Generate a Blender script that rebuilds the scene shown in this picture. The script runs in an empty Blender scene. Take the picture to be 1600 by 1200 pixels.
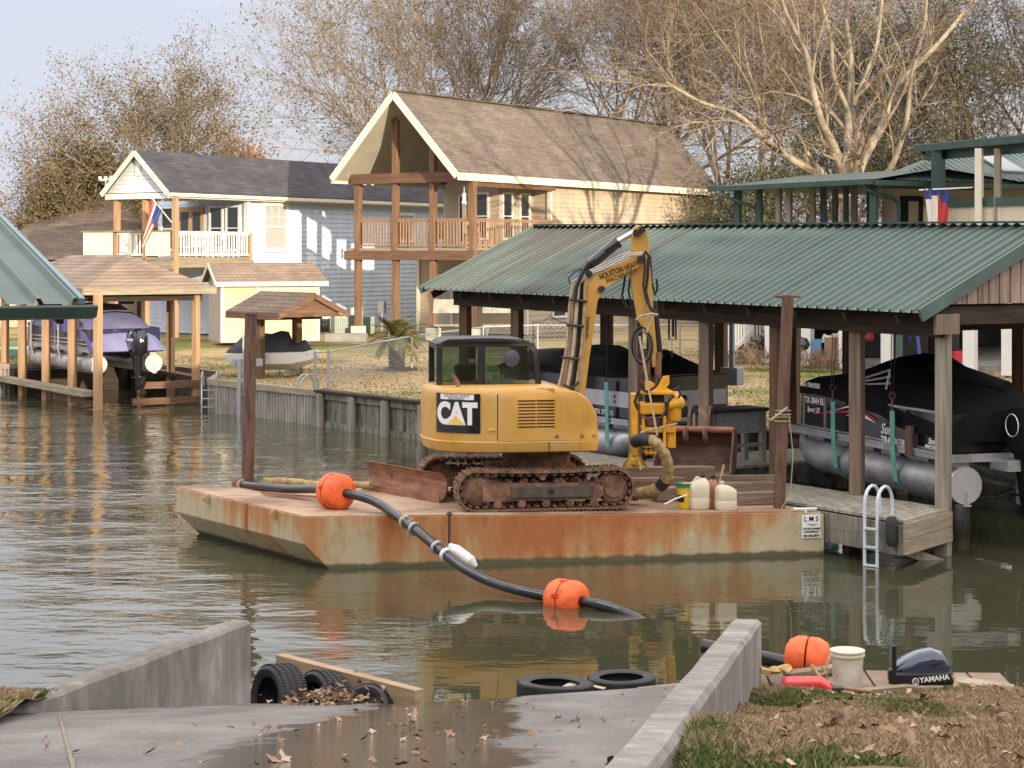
import bpy, bmesh, math, random
import numpy as np
from mathutils import Vector, Matrix, Euler
random.seed(7); RNG = np.random.default_rng(11)
PI = math.pi; R = math.radians
SC = bpy.context.scene; COL = SC.collection

# ---------------------------------------------------------------- camera
FPX, HOR, CH = 2900.0, 400.0, 4.47        # focal length in photo pixels, horizon row, eye height over the water
cd = bpy.data.cameras.new('camera'); cam = bpy.data.objects.new('camera', cd); COL.objects.link(cam)
cam.location = (0, 0, CH); cam.rotation_euler = (R(90), 0, 0)
cd.sensor_width = 36; cd.lens = 36 * FPX / 1600; cd.shift_y = -200 / 1600; cd.clip_end = 3000; cd.clip_start = .2
SC.camera = cam

# ---------------------------------------------------------------- sky and sun
SUN_EL = 10.0
LH = Vector((-.47, .883, 0)).normalized()                    # where the sunlight travels, on the map
sun_az = math.atan2(-LH.x, -LH.y)                            # clockwise from +Y
w = bpy.data.worlds.new('World'); SC.world = w; w.use_nodes = True
nt = w.node_tree; nt.nodes.clear()
wo = nt.nodes.new('ShaderNodeOutputWorld'); bg = nt.nodes.new('ShaderNodeBackground')
sky = nt.nodes.new('ShaderNodeTexSky'); sky.sky_type = 'NISHITA'; sky.sun_disc = False
sky.sun_elevation = R(SUN_EL); sky.sun_rotation = sun_az; sky.air_density = 1.0; sky.dust_density = 1.6; sky.ozone_density = 1.5
tc = nt.nodes.new('ShaderNodeTexCoord'); mp = nt.nodes.new('ShaderNodeMapping'); mp.inputs['Scale'].default_value = (1.2, 1.2, 5)
cn = nt.nodes.new('ShaderNodeTexNoise'); cn.inputs['Scale'].default_value = 2.2; cn.inputs['Detail'].default_value = 6
cr = nt.nodes.new('ShaderNodeValToRGB'); cr.color_ramp.elements[0].position = .35; cr.color_ramp.elements[1].position = .72
cr.color_ramp.elements[0].color = (.70,)*3 + (1,); cr.color_ramp.elements[1].color = (.97,)*3 + (1,)
mx = nt.nodes.new('ShaderNodeMix'); mx.data_type = 'RGBA'
mx.inputs['B'].default_value = (4.35, 4.5, 5.35, 1)            # thin high cloud over the blue
nt.links.new(tc.outputs['Generated'], mp.inputs['Vector']); nt.links.new(mp.outputs['Vector'], cn.inputs['Vector'])
nt.links.new(cn.outputs['Fac'], cr.inputs['Fac']); nt.links.new(cr.outputs['Color'], mx.inputs['Factor'])
nt.links.new(sky.outputs['Color'], mx.inputs['A'])
sz = nt.nodes.new('ShaderNodeSeparateXYZ'); nt.links.new(tc.outputs['Generated'], sz.inputs[0])          # thin cloud is brighter overhead than at the horizon
ze = nt.nodes.new('ShaderNodeMapRange'); ze.inputs[1].default_value = .13; ze.inputs[2].default_value = .50; ze.inputs[3].default_value = 0.0; ze.inputs[4].default_value = 1.0; nt.links.new(sz.outputs[2], ze.inputs[0])
zr_ = nt.nodes.new('ShaderNodeValToRGB'); zr_.color_ramp.elements[0].color = (1, 1, 1, 1); zr_.color_ramp.elements[1].color = (3.7, 3.25, 2.65, 1); nt.links.new(ze.outputs[0], zr_.inputs['Fac'])
vm = nt.nodes.new('ShaderNodeVectorMath'); vm.operation = 'MULTIPLY'; nt.links.new(mx.outputs['Result'], vm.inputs[0]); nt.links.new(zr_.outputs['Color'], vm.inputs[1]); nt.links.new(vm.outputs[0], bg.inputs['Color'])
bg.inputs['Strength'].default_value = .115
nt.links.new(bg.outputs['Background'], wo.inputs['Surface'])
sl = bpy.data.lights.new('sun', 'SUN'); sl.energy = 4.2; sl.angle = R(.6); sl.color = (1, .83, .60)
so = bpy.data.objects.new('sun', sl); COL.objects.link(so); so.location = (40, -60, 30)
ld = LH * math.cos(R(SUN_EL)) + Vector((0, 0, -math.sin(R(SUN_EL))))
so.rotation_euler = ld.to_track_quat('-Z', 'Y').to_euler()
SC.view_settings.view_transform = 'Standard'; SC.view_settings.look = 'None'
SC.view_settings.exposure = .55; SC.view_settings.gamma = 1

# ---------------------------------------------------------------- helpers
def U(px, py, D):                                            # a sight line followed to a depth of D metres
    return Vector(((px - 800) * D / FPX, D, CH - (py - HOR) * D / FPX))
def G(px, py, z=0.0):                                        # a sight line followed to a height
    return U(px, py, FPX * (CH - z) / (py - HOR))
MATS = {}
class Fr:                                                    # a local frame on the map: a = forward, b = left, c = up
    def __init__(s, o, ang): s.o = Vector(o); s.ang = ang; s.a = Vector((math.cos(ang), math.sin(ang), 0)); s.b = Vector((-math.sin(ang), math.cos(ang), 0))
    def p(s, a, b, c=0.0): return s.o + s.a * a + s.b * b + Vector((0, 0, c))
def tag(o, label=None, cat=None, group=None, kind=None):
    if label: o['label'] = label
    if cat: o['category'] = cat
    if group: o['group'] = group
    if kind: o['kind'] = kind
    return o
def thing(name, label, cat, loc, ang=0.0, group=None):
    o = bpy.data.objects.new(name, None); COL.objects.link(o); o.empty_display_size = .2
    o.location = Vector(loc); o.rotation_euler = (0, 0, ang)
    MATS[o.name] = Matrix.Translation(Vector(loc)) @ Matrix.Rotation(ang, 4, 'Z')
    return tag(o, label, cat, group)
def ortho(d):
    d = Vector(d).normalized(); up = Vector((0, 0, 1)) if abs(d.z) < .95 else Vector((0, 1, 0))
    s = d.cross(up).normalized(); return d, s, s.cross(d).normalized()
class MB:
    def __init__(s): s.v = []; s.f = []; s.m = []; s.cur = 0
    def add(s, vs, fs):
        n = len(s.v); s.v += [Vector(x) for x in vs]; s.f += [tuple(i + n for i in f) for f in fs]; s.m += [s.cur] * len(fs); return s
    def hexa(s, p):                                          # 8 corners, bottom 4 then top 4
        return s.add(p, [(3, 2, 1, 0), (4, 5, 6, 7), (0, 1, 5, 4), (1, 2, 6, 5), (2, 3, 7, 6), (3, 0, 4, 7)])
    def box(s, fr, a0, a1, b0, b1, c0, c1):
        return s.hexa([fr.p(a0, b0, c0), fr.p(a1, b0, c0), fr.p(a1, b1, c0), fr.p(a0, b1, c0), fr.p(a0, b0, c1), fr.p(a1, b0, c1), fr.p(a1, b1, c1), fr.p(a0, b1, c1)])
    def beam(s, p0, p1, wd, ht, up=None):
        p0 = Vector(p0); p1 = Vector(p1); d, sd, u = ortho(p1 - p0)
        if up is not None:
            u = Vector(up); sd = d.cross(u).normalized(); u = sd.cross(d).normalized()
        x = sd * wd / 2; y = u * ht / 2
        return s.hexa([p0 - x - y, p0 + x - y, p1 + x - y, p1 - x - y, p0 - x + y, p0 + x + y, p1 + x + y, p1 - x + y])
    def tube(s, pts, r, n=8, cap=True):
        pts = [Vector(p) for p in pts]; k = len(pts); rs = r if isinstance(r, (list, tuple)) else [r] * k
        base = len(s.v); prev = None
        for i, p in enumerate(pts):
            t = (pts[min(i + 1, k - 1)] - pts[max(i - 1, 0)])
            if t.length < 1e-9: t = Vector((0, 0, 1))
            t.normalize()
            if prev is None: _, sd, u = ortho(t)
            else:
                sd = prev - t * prev.dot(t)
                if sd.length < 1e-6: _, sd, u = ortho(t)
                sd.normalize(); u = sd.cross(t).normalized()
            prev = sd
            for j in range(n):
                a = 2 * PI * j / n; s.v.append(p + (sd * math.cos(a) + u * math.sin(a)) * rs[i])
        for i in range(k - 1):
            for j in range(n):
                a = base + i * n + j; b = base + i * n + (j + 1) % n; s.f.append((a, b, b + n, a + n)); s.m.append(s.cur)
        if cap:
            s.f.append(tuple(base + j for j in range(n))[::-1]); s.m.append(s.cur)
            s.f.append(tuple(base + (k - 1) * n + j for j in range(n))); s.m.append(s.cur)
        return s
    def loft(s, rings, close=True, cap=True):                # rings of equal length
        n = len(rings[0]); base = len(s.v)
        for r in rings: s.v += [Vector(p) for p in r]
        for i in range(len(rings) - 1):
            for j in range(n if close else n - 1):
                a = base + i * n + j; b = base + i * n + (j + 1) % n; s.f.append((a, b, b + n, a + n)); s.m.append(s.cur)
        if cap:
            s.f.append(tuple(base + j for j in range(n))[::-1]); s.m.append(s.cur)
            s.f.append(tuple(base + (len(rings) - 1) * n + j for j in range(n))); s.m.append(s.cur)
        return s
    def prism(s, pts, vec):                                  # polygon pushed along vec
        pts = [Vector(p) for p in pts]; return s.loft([pts, [p + Vector(vec) for p in pts]])
    def lathe(s, c, prof, axis=(0, 0, 1), n=20):             # prof: (radius, height along the axis)
        d, sd, u = ortho(axis); c = Vector(c)
        return s.loft([[c + d * h + (sd * math.cos(2 * PI * j / n) + u * math.sin(2 * PI * j / n)) * max(r, 1e-4) for j in range(n)] for r, h in prof])
    def torus(s, c, axis, R0, rp, n=40):                     # rp: closed section (dr, dh)
        d, sd, u = ortho(axis); c = Vector(c); rings = []
        for i in range(n):
            a = 2 * PI * i / n; e = sd * math.cos(a) + u * math.sin(a)
            rings.append([c + e * (R0 + x) + d * y for x, y in rp])
        rings.append(rings[0]); return s.loft(rings, cap=False)
    def build(s, name, mat, parent=None, smooth=False, bevel=0, org=None, seg=2):
        mats = mat if isinstance(mat, (list, tuple)) else [mat]
        if parent is not None: Mi = MATS[parent.name].inverted()
        else:
            if org is None:
                lo = Vector([min(v[i] for v in s.v) for i in range(3)]); hi = Vector([max(v[i] for v in s.v) for i in range(3)])
                org = Vector(((lo.x + hi.x) / 2, (lo.y + hi.y) / 2, lo.z))
            Mi = Matrix.Translation(-Vector(org))
        me = bpy.data.meshes.new(name); me.from_pydata([Mi @ v for v in s.v], [], s.f); me.update()
        for m in mats: me.materials.append(m)
        if len(mats) > 1: me.polygons.foreach_set('material_index', s.m)
        if len(s.f) < 30000:
            bm = bmesh.new(); bm.from_mesh(me); bmesh.ops.recalc_face_normals(bm, faces=bm.faces[:]); bm.to_mesh(me); bm.free()
        if smooth:
            me.polygons.foreach_set('use_smooth', [True] * len(me.polygons))
            try: me.set_sharp_from_angle(angle=R(38))
            except Exception: pass
        o = bpy.data.objects.new(name, me); COL.objects.link(o)
        if parent is not None: o.parent = parent; MATS[o.name] = MATS[parent.name]
        else: o.location = org; MATS[o.name] = Matrix.Translation(Vector(org))
        if bevel:
            md = o.modifiers.new('bevel', 'BEVEL'); md.width = bevel; md.segments = seg; md.limit_method = 'ANGLE'; md.angle_limit = R(40)
        return o
def text(body, size, loc, xd, ud, mat, parent, off=0.0, shear=0.0, spacing=1.0, ext=.004, align='CENTER', sx=1.0, name='lettering'):
    cu = bpy.data.curves.new('t', 'FONT'); cu.body = body; cu.size = size; cu.align_x = align; cu.align_y = 'CENTER'
    cu.offset = off; cu.shear = shear; cu.space_character = spacing; cu.extrude = ext; cu.resolution_u = 3
    ob = bpy.data.objects.new('t', cu); me = bpy.data.meshes.new_from_object(ob)
    xd = Vector(xd).normalized(); ud = Vector(ud); ud = (ud - xd * ud.dot(xd)).normalized(); nd = xd.cross(ud); loc = Vector(loc)
    Mi = MATS[parent.name].inverted()
    for v in me.vertices: v.co = Mi @ (loc + xd * v.co.x * sx + ud * v.co.y + nd * v.co.z)
    me.name = name; me.materials.clear(); me.materials.append(mat)
    o = bpy.data.objects.new(name, me); COL.objects.link(o); o.parent = parent; MATS[o.name] = MATS[parent.name]
    bpy.data.objects.remove(ob); return o
def copy_tree(o, parent=None):
    c = o.copy(); COL.objects.link(c)
    if parent is not None: c.parent = parent
    for ch in [x for x in COL.objects if x.parent == o]: copy_tree(ch, c)
    return c

# ---------------------------------------------------------------- materials
def new_mat(name):
    m = bpy.data.materials.new(name); m.use_nodes = True; n = m.node_tree.nodes; l = m.node_tree.links
    return m, n, l, n['Principled BSDF']
def rgba(c, k=1.0): return (min(c[0] * k, 1), min(c[1] * k, 1), min(c[2] * k, 1), 1)
def coords(n, l, scale, rnd=True):
    t = n.new('ShaderNodeTexCoord'); mp = n.new('ShaderNodeMapping'); mp.inputs['Scale'].default_value = scale
    l.new(t.outputs['Object'], mp.inputs['Vector'])
    if rnd:                                                  # each object sees its own stretch of the pattern
        oi = n.new('ShaderNodeObjectInfo'); cx = n.new('ShaderNodeCombineXYZ'); mu = n.new('ShaderNodeMath'); mu.operation = 'MULTIPLY'; mu.inputs[1].default_value = 50
        l.new(oi.outputs['Random'], mu.inputs[0]); l.new(mu.outputs[0], cx.inputs[0]); l.new(mu.outputs[0], cx.inputs[1]); l.new(cx.outputs[0], mp.inputs['Location'])
    return mp
def noise(n, l, mp, sc, det=5, rough=.6):
    t = n.new('ShaderNodeTexNoise'); t.inputs['Scale'].default_value = sc; t.inputs['Detail'].default_value = det; t.inputs['Roughness'].default_value = rough
    l.new(mp.outputs[0], t.inputs['Vector']); return t
def ramp(n, l, src, stops):
    r = n.new('ShaderNodeValToRGB'); e = r.color_ramp.elements
    while len(e) < len(stops): e.new(.5)
    for i, (p, c) in enumerate(stops): e[i].position = p; e[i].color = rgba(c) if not isinstance(c, (int, float)) else (c, c, c, 1)
    l.new(src, r.inputs['Fac']); return r
def bumpn(n, l, b, src, strength, dist=.02):
    bp = n.new('ShaderNodeBump'); bp.inputs['Strength'].default_value = strength; bp.inputs['Distance'].default_value = dist
    l.new(src, bp.inputs['Height']); l.new(bp.outputs['Normal'], b.inputs['Normal']); return bp
def mat(name, c, rough=.6, metal=0.0, var=.2, scale=4.0, bump=.0, bs=30.0, stretch=(1, 1, 1), c2=None, dist=.01, lo=.3, hi=.7, coat=0):
    m, n, l, b = new_mat(name); mp = coords(n, l, stretch)
    t = noise(n, l, mp, scale); r = ramp(n, l, t.outputs['Fac'], [(lo, tuple(x * (1 - var) for x in c)), (hi, c2 or tuple(min(x * (1 + var), 1) for x in c))])
    l.new(r.outputs['Color'], b.inputs['Base Color']); b.inputs['Roughness'].default_value = rough; b.inputs['Metallic'].default_value = metal
    if name == 'black_canvas' or name.startswith('dark') : b.inputs['Specular IOR Level'].default_value = .15
    if coat: b.inputs['Coat Weight'].default_value = coat; b.inputs['Coat Roughness'].default_value = .15
    if bump:
        t2 = noise(n, l, mp, bs, 4); bumpn(n, l, b, t2.outputs['Fac'], bump, dist)
    return m
def wood(name, c1, c2, st, rough=.8): return mat(name, c1, rough, 0, 0, 1.0, .5, 6, st, c2, .01, .32, .68)
WV = (14, 14, .9); WH = (1.4, 1.4, 22)
m_postnew = wood('post_wood', (.36, .21, .11), (.50, .33, .19), WV)
m_postgrey = wood('grey_post_wood', (.16, .14, .11), (.33, .30, .24), WV)
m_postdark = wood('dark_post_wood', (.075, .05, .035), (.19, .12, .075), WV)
m_posttan = wood('balcony_post_wood', (.12, .065, .036), (.27, .16, .09), WV)
m_postbrown = wood('weathered_brown_post', (.12, .088, .062), (.26, .20, .145), WV)
m_railwood = wood('balcony_rail_wood', (.23, .13, .075), (.37, .23, .14), WV)
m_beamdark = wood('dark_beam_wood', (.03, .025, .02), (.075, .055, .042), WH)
m_beambrown = wood('brown_beam_wood', (.09, .045, .028), (.20, .11, .065), WH)
m_beamgrey = wood('grey_beam_wood', (.20, .16, .11), (.36, .31, .23), WH)
m_deckgrey = wood('deck_boards', (.20, .19, .15), (.36, .35, .28), (9, 1.2, 3))
m_timber = wood('crane_timber', (.13, .09, .06), (.30, .23, .16), WH)
m_lumber = wood('fresh_lumber', (.29, .21, .12), (.46, .34, .20), WH)
m_gable = wood('gable_boards', (.15, .105, .08), (.38, .30, .235), (7, 7, .8))
m_vinyl = mat('seawall_sheet', (.25, .25, .22), .8, 0, .3, 1.2, .2, 8, (3, 3, .8), (.42, .40, .35))
m_wallwood = mat('seawall_wood', (.05, .048, .04), .85, 0, .3, 1.4, .3, 8, (4, 4, .8), (.26, .25, .20))
m_concrete = mat('concrete', (.20, .195, .18), .85, 0, .22, 2.2, .35, 60, (1, 1, 1), (.30, .29, .27))
m_black = mat('black_plastic', (.014, .015, .018), .42, 0, .3, 5)
m_blackgloss = mat('black_gloss', (.010, .011, .016), .16, 0, .3, 5, coat=.6)
m_rubber = mat('rubber', (.022, .022, .024), .62, 0, .4, 6, .5, 40)
m_canvas = mat('black_canvas', (.008, .008, .010), .85, 0, .3, 3, .5, 2.2, dist=.06)
m_steelpipe = mat('rusty_pile', (.085, .05, .038), .75, 0, .3, 3, .4, 30, (4, 4, .7), (.20, .105, .07))
m_rustmud = mat('rusty_mud', (.10, .055, .035), .9, 0, .35, 5, .7, 26, (1, 1, 1), (.30, .17, .105), .02)
m_rustplate = mat('rusty_plate', (.20, .085, .045), .75, 0, .3, 3, .4, 30, (1, 1, 3), (.36, .17, .10))
m_alu = mat('aluminium', (.42, .43, .45), .36, .55, .25, 3, .15, 30, (1, 1, 1), (.62, .63, .65))
m_galv = mat('galvanised', (.36, .39, .41), .5, .5, .15, 8)
m_silver = mat('silver_panel', (.50, .51, .53), .4, .3, .08, 4)
m_white = mat('white_paint', (.74, .74, .72), .5, 0, .06, 3)
m_cream = mat('cream_trim', (.72, .68, .55), .6, 0, .06, 3)
def grimy_yellow():
    m, n, l, b = new_mat('machine_yellow'); t = n.new('ShaderNodeTexCoord'); mp = n.new('ShaderNodeMapping'); l.new(t.outputs['Object'], mp.inputs[0]); a = noise(n, l, mp, 1.6, 4, .6)
    ms_ = n.new('ShaderNodeMapping'); l.new(t.outputs['Object'], ms_.inputs[0]); ms_.inputs['Scale'].default_value = (6, 6, .8); s = noise(n, l, ms_, 1.6, 7, .7); g = noise(n, l, mp, 13, 6, .75)
    base = ramp(n, l, a.outputs['Fac'], [(.3, (.50, .265, .045)), (.7, (.62, .35, .07))])
    st = ramp(n, l, s.outputs['Fac'], [(.28, .62), (.46, 1.0)]); sp_ = ramp(n, l, g.outputs['Fac'], [(.27, .45), (.36, 1.0)])
    m1 = n.new('ShaderNodeMix'); m1.data_type = 'RGBA'; m1.blend_type = 'MULTIPLY'; m1.inputs['Factor'].default_value = .8; l.new(base.outputs['Color'], m1.inputs['A']); l.new(st.outputs['Color'], m1.inputs['B'])
    m2 = n.new('ShaderNodeMix'); m2.data_type = 'RGBA'; m2.blend_type = 'MULTIPLY'; m2.inputs['Factor'].default_value = .85; l.new(m1.outputs['Result'], m2.inputs['A']); l.new(sp_.outputs['Color'], m2.inputs['B'])
    du = ramp(n, l, a.outputs['Fac'], [(.45, 0.0), (.75, .38)]); m3 = n.new('ShaderNodeMix'); m3.data_type = 'RGBA'; l.new(du.outputs['Color'], m3.inputs['Factor']); l.new(m2.outputs['Result'], m3.inputs['A']); m3.inputs['B'].default_value = (.46, .36, .22, 1)
    l.new(m3.outputs['Result'], b.inputs['Base Color']); b.inputs['Roughness'].default_value = .45; b.inputs['Coat Weight'].default_value = .12; return m
m_yellow = grimy_yellow()
m_pumpyel = mat('pump_yellow', (.72, .36, .02), .42, 0, .18, 5)
m_orange = mat('orange_float', (.74, .10, .02), .5, 0, .45, 6, .2, 20, (1, 1, 1), (.88, .15, .035), .01, .25, .5)
m_chrome = mat('chrome_rod', (.75, .77, .80), .12, 1, .05, 3)
m_hosetan = mat('tan_hose', (.40, .27, .11), .7, 0, .5, 9, .6, 40, (1, 1, 1), (.55, .40, .18))
m_rope = mat('rope', (.42, .36, .25), .9, 0, .3, 30)
m_jug = mat('jug_plastic', (.62, .56, .42), .45, 0, .1, 5)
m_teal = mat('teal_strap', (.16, .42, .38), .7, 0, .2, 6)
m_greenmetal = mat('green_metal', (.062, .105, .09), .55, 0, .15, 1.5, 0, 0, (1, 1, 1), (.085, .14, .125))
m_greentrim = mat('green_trim', (.025, .062, .05), .5, 0, .25, 2)
m_red = mat('red_plastic', (.65, .05, .05), .45, 0, .1, 4)
m_decal_w = mat('white_decal', (.80, .80, .78), .5, 0, .02, 3)
m_decal_k = mat('black_decal', (.01, .01, .01), .5, 0, .02, 3)
m_decal_r = mat('red_decal', (.50, .03, .04), .5, 0, .05, 3)
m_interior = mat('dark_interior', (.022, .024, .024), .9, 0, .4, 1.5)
m_bark = mat('bark', (.17, .14, .11), .9, 0, .3, 3, .5, 12, (1, 1, .6), (.42, .35, .27), .03)
m_twig = mat('twigs', (.19, .145, .10), .9, 0, .3, 2, 0, 0, (1, 1, 1), (.36, .28, .19))
m_barkdark = mat('dark_bark', (.06, .05, .042), .9, 0, .3, 3, .5, 12, (1, 1, .6), (.15, .12, .095), .03)
def glass_mat(name, c, rough=.05):
    m, n, l, b = new_mat(name); b.inputs['Base Color'].default_value = rgba(c); b.inputs['Roughness'].default_value = rough
    b.inputs['Specular IOR Level'].default_value = .6; b.inputs['Metallic'].default_value = 0; return m
m_glass = glass_mat('window_glass', (.035, .04, .045))
m_blind = mat('window_blind', (.42, .42, .40), .5, 0, .05, 3, .5, 1, (0, 0, 60))
def clear_glass():
    m, n, l, b = new_mat('cab_glass'); out = n['Material Output']
    tr = n.new('ShaderNodeBsdfTransparent'); tr.inputs['Color'].default_value = (.62, .70, .66, 1)
    gl = n.new('ShaderNodeBsdfGlossy'); gl.inputs['Roughness'].default_value = .03
    fz = n.new('ShaderNodeFresnel'); ms = n.new('ShaderNodeMixShader')
    l.new(fz.outputs[0], ms.inputs[0]); l.new(tr.outputs[0], ms.inputs[1]); l.new(gl.outputs[0], ms.inputs[2]); l.new(ms.outputs[0], out.inputs['Surface']); return m
m_cabglass = clear_glass()
def leaf_mat(name, stops, trans=.25):
    m, n, l, b = new_mat(name); g = n.new('ShaderNodeNewGeometry')
    r = ramp(n, l, g.outputs['Random Per Island'], stops); l.new(r.outputs['Color'], b.inputs['Base Color'])
    b.inputs['Roughness'].default_value = .7; b.inputs['Specular IOR Level'].default_value = .2; b.inputs['Subsurface Weight'].default_value = 0
    return m
m_leafbrown = leaf_mat('autumn_leaves', [(0, (.06, .062, .028)), (.45, (.11, .10, .045)), (.75, (.18, .13, .065)), (1, (.25, .14, .075))])
m_leafrust = leaf_mat('rust_leaves', [(0, (.20, .085, .045)), (.6, (.32, .14, .08)), (1, (.24, .16, .08))])
m_leafgreen = leaf_mat('green_leaves', [(0, (.045, .06, .025)), (.5, (.08, .095, .04)), (1, (.15, .14, .06))])
m_litter = leaf_mat('leaf_litter', [(0, (.07, .04, .025)), (.4, (.20, .12, .07)), (.75, (.34, .23, .15)), (1, (.50, .40, .30))])
m_frond = leaf_mat('palm_fronds', [(0, (.05, .06, .02)), (.6, (.11, .11, .035)), (1, (.22, .17, .06))])

def shingle(name, c1, c2, bw=.45, bh=.10):
    m, n, l, b = new_mat(name); t = n.new('ShaderNodeTexCoord'); sp = n.new('ShaderNodeSeparateXYZ'); cb = n.new('ShaderNodeCombineXYZ')
    l.new(t.outputs['Object'], sp.inputs[0]); ad = n.new('ShaderNodeMath'); ad.operation = 'ADD'; l.new(sp.outputs[0], ad.inputs[0])
    mul = n.new('ShaderNodeMath'); mul.operation = 'MULTIPLY'; mul.inputs[1].default_value = .35; l.new(sp.outputs[1], mul.inputs[0]); l.new(mul.outputs[0], ad.inputs[1])
    l.new(ad.outputs[0], cb.inputs[0]); l.new(sp.outputs[2], cb.inputs[1])
    br = n.new('ShaderNodeTexBrick'); br.inputs['Scale'].default_value = 1; br.inputs['Brick Width'].default_value = bw; br.inputs['Row Height'].default_value = bh
    br.inputs['Mortar Size'].default_value = .008; br.inputs['Color1'].default_value = rgba(c1); br.inputs['Color2'].default_value = rgba(c2); br.inputs['Mortar'].default_value = rgba(c1, .45)
    l.new(cb.outputs[0], br.inputs['Vector'])
    tn = n.new('ShaderNodeTexNoise'); tn.inputs['Scale'].default_value = .9; tn.inputs['Detail'].default_value = 8; l.new(t.outputs['Object'], tn.inputs['Vector'])
    rr = ramp(n, l, tn.outputs['Fac'], [(.3, .72), (.7, 1.15)]); mm = n.new('ShaderNodeMix'); mm.data_type = 'RGBA'; mm.blend_type = 'MULTIPLY'; mm.inputs['Factor'].default_value = 1
    l.new(br.outputs['Color'], mm.inputs['A']); l.new(rr.outputs['Color'], mm.inputs['B']); l.new(mm.outputs['Result'], b.inputs['Base Color'])
    b.inputs['Roughness'].default_value = .95; bumpn(n, l, b, br.outputs['Fac'], -.4, .02); return m
m_shtan = shingle('tan_shingles', (.135, .108, .084), (.19, .155, .122))
m_shblue = shingle('charcoal_shingles', (.045, .046, .055), (.075, .075, .085))
m_shbrown = shingle('brown_shingles', (.21, .155, .115), (.27, .20, .15))
m_shdark = shingle('old_brown_shingles', (.115, .085, .065), (.165, .125, .095))
m_sdtan = mat('tan_siding', (.49, .40, .29), .75, 0, .16, 2.2, 0, 0, (1.5, 1.5, .35), (.55, .46, .34))
m_sdbeige = mat('beige_siding', (.47, .39, .29), .7, 0, .08, 1.0)
m_sdblue = mat('pale_blue_siding', (.57, .68, .82), .75, 0, .12, 2.2, 0, 0, (1.5, 1.5, .35), (.62, .73, .87))
m_sdwhite = mat('white_siding', (.62, .66, .70), .7, 0, .05, 1.0)
m_shedwall = mat('shed_siding', (.62, .52, .32), .7, 0, .06, 2)
m_shedgrey = mat('shed_gable', (.40, .36, .31), .8, 0, .1, 3)

def barge_mat(name, dirx, side=True):
    m, n, l, b = new_mat(name); t = n.new('ShaderNodeTexCoord'); mp = n.new('ShaderNodeMapping'); l.new(t.outputs['Object'], mp.inputs[0])
    mp.inputs['Scale'].default_value = (1, 1, .55) if side else (1, 1, 1)
    a = noise(n, l, mp, .75, 3, .5); s = n.new('ShaderNodeTexNoise'); s.inputs['Scale'].default_value = 4; s.inputs['Detail'].default_value = 7
    mp2 = n.new('ShaderNodeMapping'); l.new(t.outputs['Object'], mp2.inputs[0]); mp2.inputs['Scale'].default_value = (1.4, 1.4, .25) if side else (.5, 1.4, 1); l.new(mp2.outputs[0], s.inputs['Vector'])
    ad = n.new('ShaderNodeMath'); ad.operation = 'MULTIPLY_ADD'; l.new(s.outputs['Fac'], ad.inputs[0]); ad.inputs[1].default_value = .55
    l.new(a.outputs['Fac'], ad.inputs[2])
    if side:                                                 # the paint is gone in the middle of the hull, kept at its ends and waterline
        sp = n.new('ShaderNodeSeparateXYZ'); l.new(t.outputs['Object'], sp.inputs[0])
        q = n.new('ShaderNodeMath'); q.operation = 'ABSOLUTE'; l.new(sp.outputs[0], q.inputs[0])
        w1 = n.new('ShaderNodeMath'); w1.operation = 'MULTIPLY_ADD'; l.new(q.outputs[0], w1.inputs[0]); w1.inputs[1].default_value = -.085; l.new(ad.outputs[0], w1.inputs[2])
        w2 = n.new('ShaderNodeMath'); w2.operation = 'MULTIPLY_ADD'; l.new(sp.outputs[2], w2.inputs[0]); w2.inputs[1].default_value = .26; l.new(w1.outputs[0], w2.inputs[2]); ad = w2
        stops = [(.44, (.47, .42, .29)), (.57, (.45, .36, .21)), (.67, (.44, .24, .10)), (.84, (.38, .14, .045))]
    else: stops = [(.60, (.46, .37, .27)), (.78, (.38, .26, .165)), (.95, (.22, .13, .085))]
    r = ramp(n, l, ad.outputs[0], stops); b.inputs['Roughness'].default_value = .55 if side else .8; last = r.outputs['Color']
    fl = n.new('ShaderNodeTexNoise'); fl.inputs['Scale'].default_value = 7; fl.inputs['Detail'].default_value = 8; fl.inputs['Roughness'].default_value = .75; l.new(mp.outputs[0], fl.inputs['Vector'])
    fr_ = ramp(n, l, fl.outputs['Fac'], [(.28, .62), (.48, 1.0), (.60, 1.0), (.70, 1.45)]); mf = n.new('ShaderNodeMix'); mf.data_type = 'RGBA'; mf.blend_type = 'MULTIPLY'; mf.inputs['Factor'].default_value = 1; l.new(last, mf.inputs['A']); l.new(fr_.outputs['Color'], mf.inputs['B']); last = mf.outputs['Result']
    if side:                                                 # slime line just above the water
        nz = n.new('ShaderNodeMath'); nz.operation = 'MULTIPLY_ADD'; l.new(s.outputs['Fac'], nz.inputs[0]); nz.inputs[1].default_value = -.10; l.new(sp.outputs[2], nz.inputs[2])
        sr_ = ramp(n, l, nz.outputs[0], [(.0, 1.0), (.045, 0.0)]); ms = n.new('ShaderNodeMix'); ms.data_type = 'RGBA'; l.new(sr_.outputs['Color'], ms.inputs['Factor']); l.new(last, ms.inputs['A']); ms.inputs['B'].default_value = (.10, .095, .05, 1); last = ms.outputs['Result']
    l.new(last, b.inputs['Base Color'])
    bumpn(n, l, b, s.outputs['Fac'], .25, .01); return m
m_bargeside = barge_mat('barge_hull_paint', 0); m_bargedeck = barge_mat('barge_deck_rust', 0, False)

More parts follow.
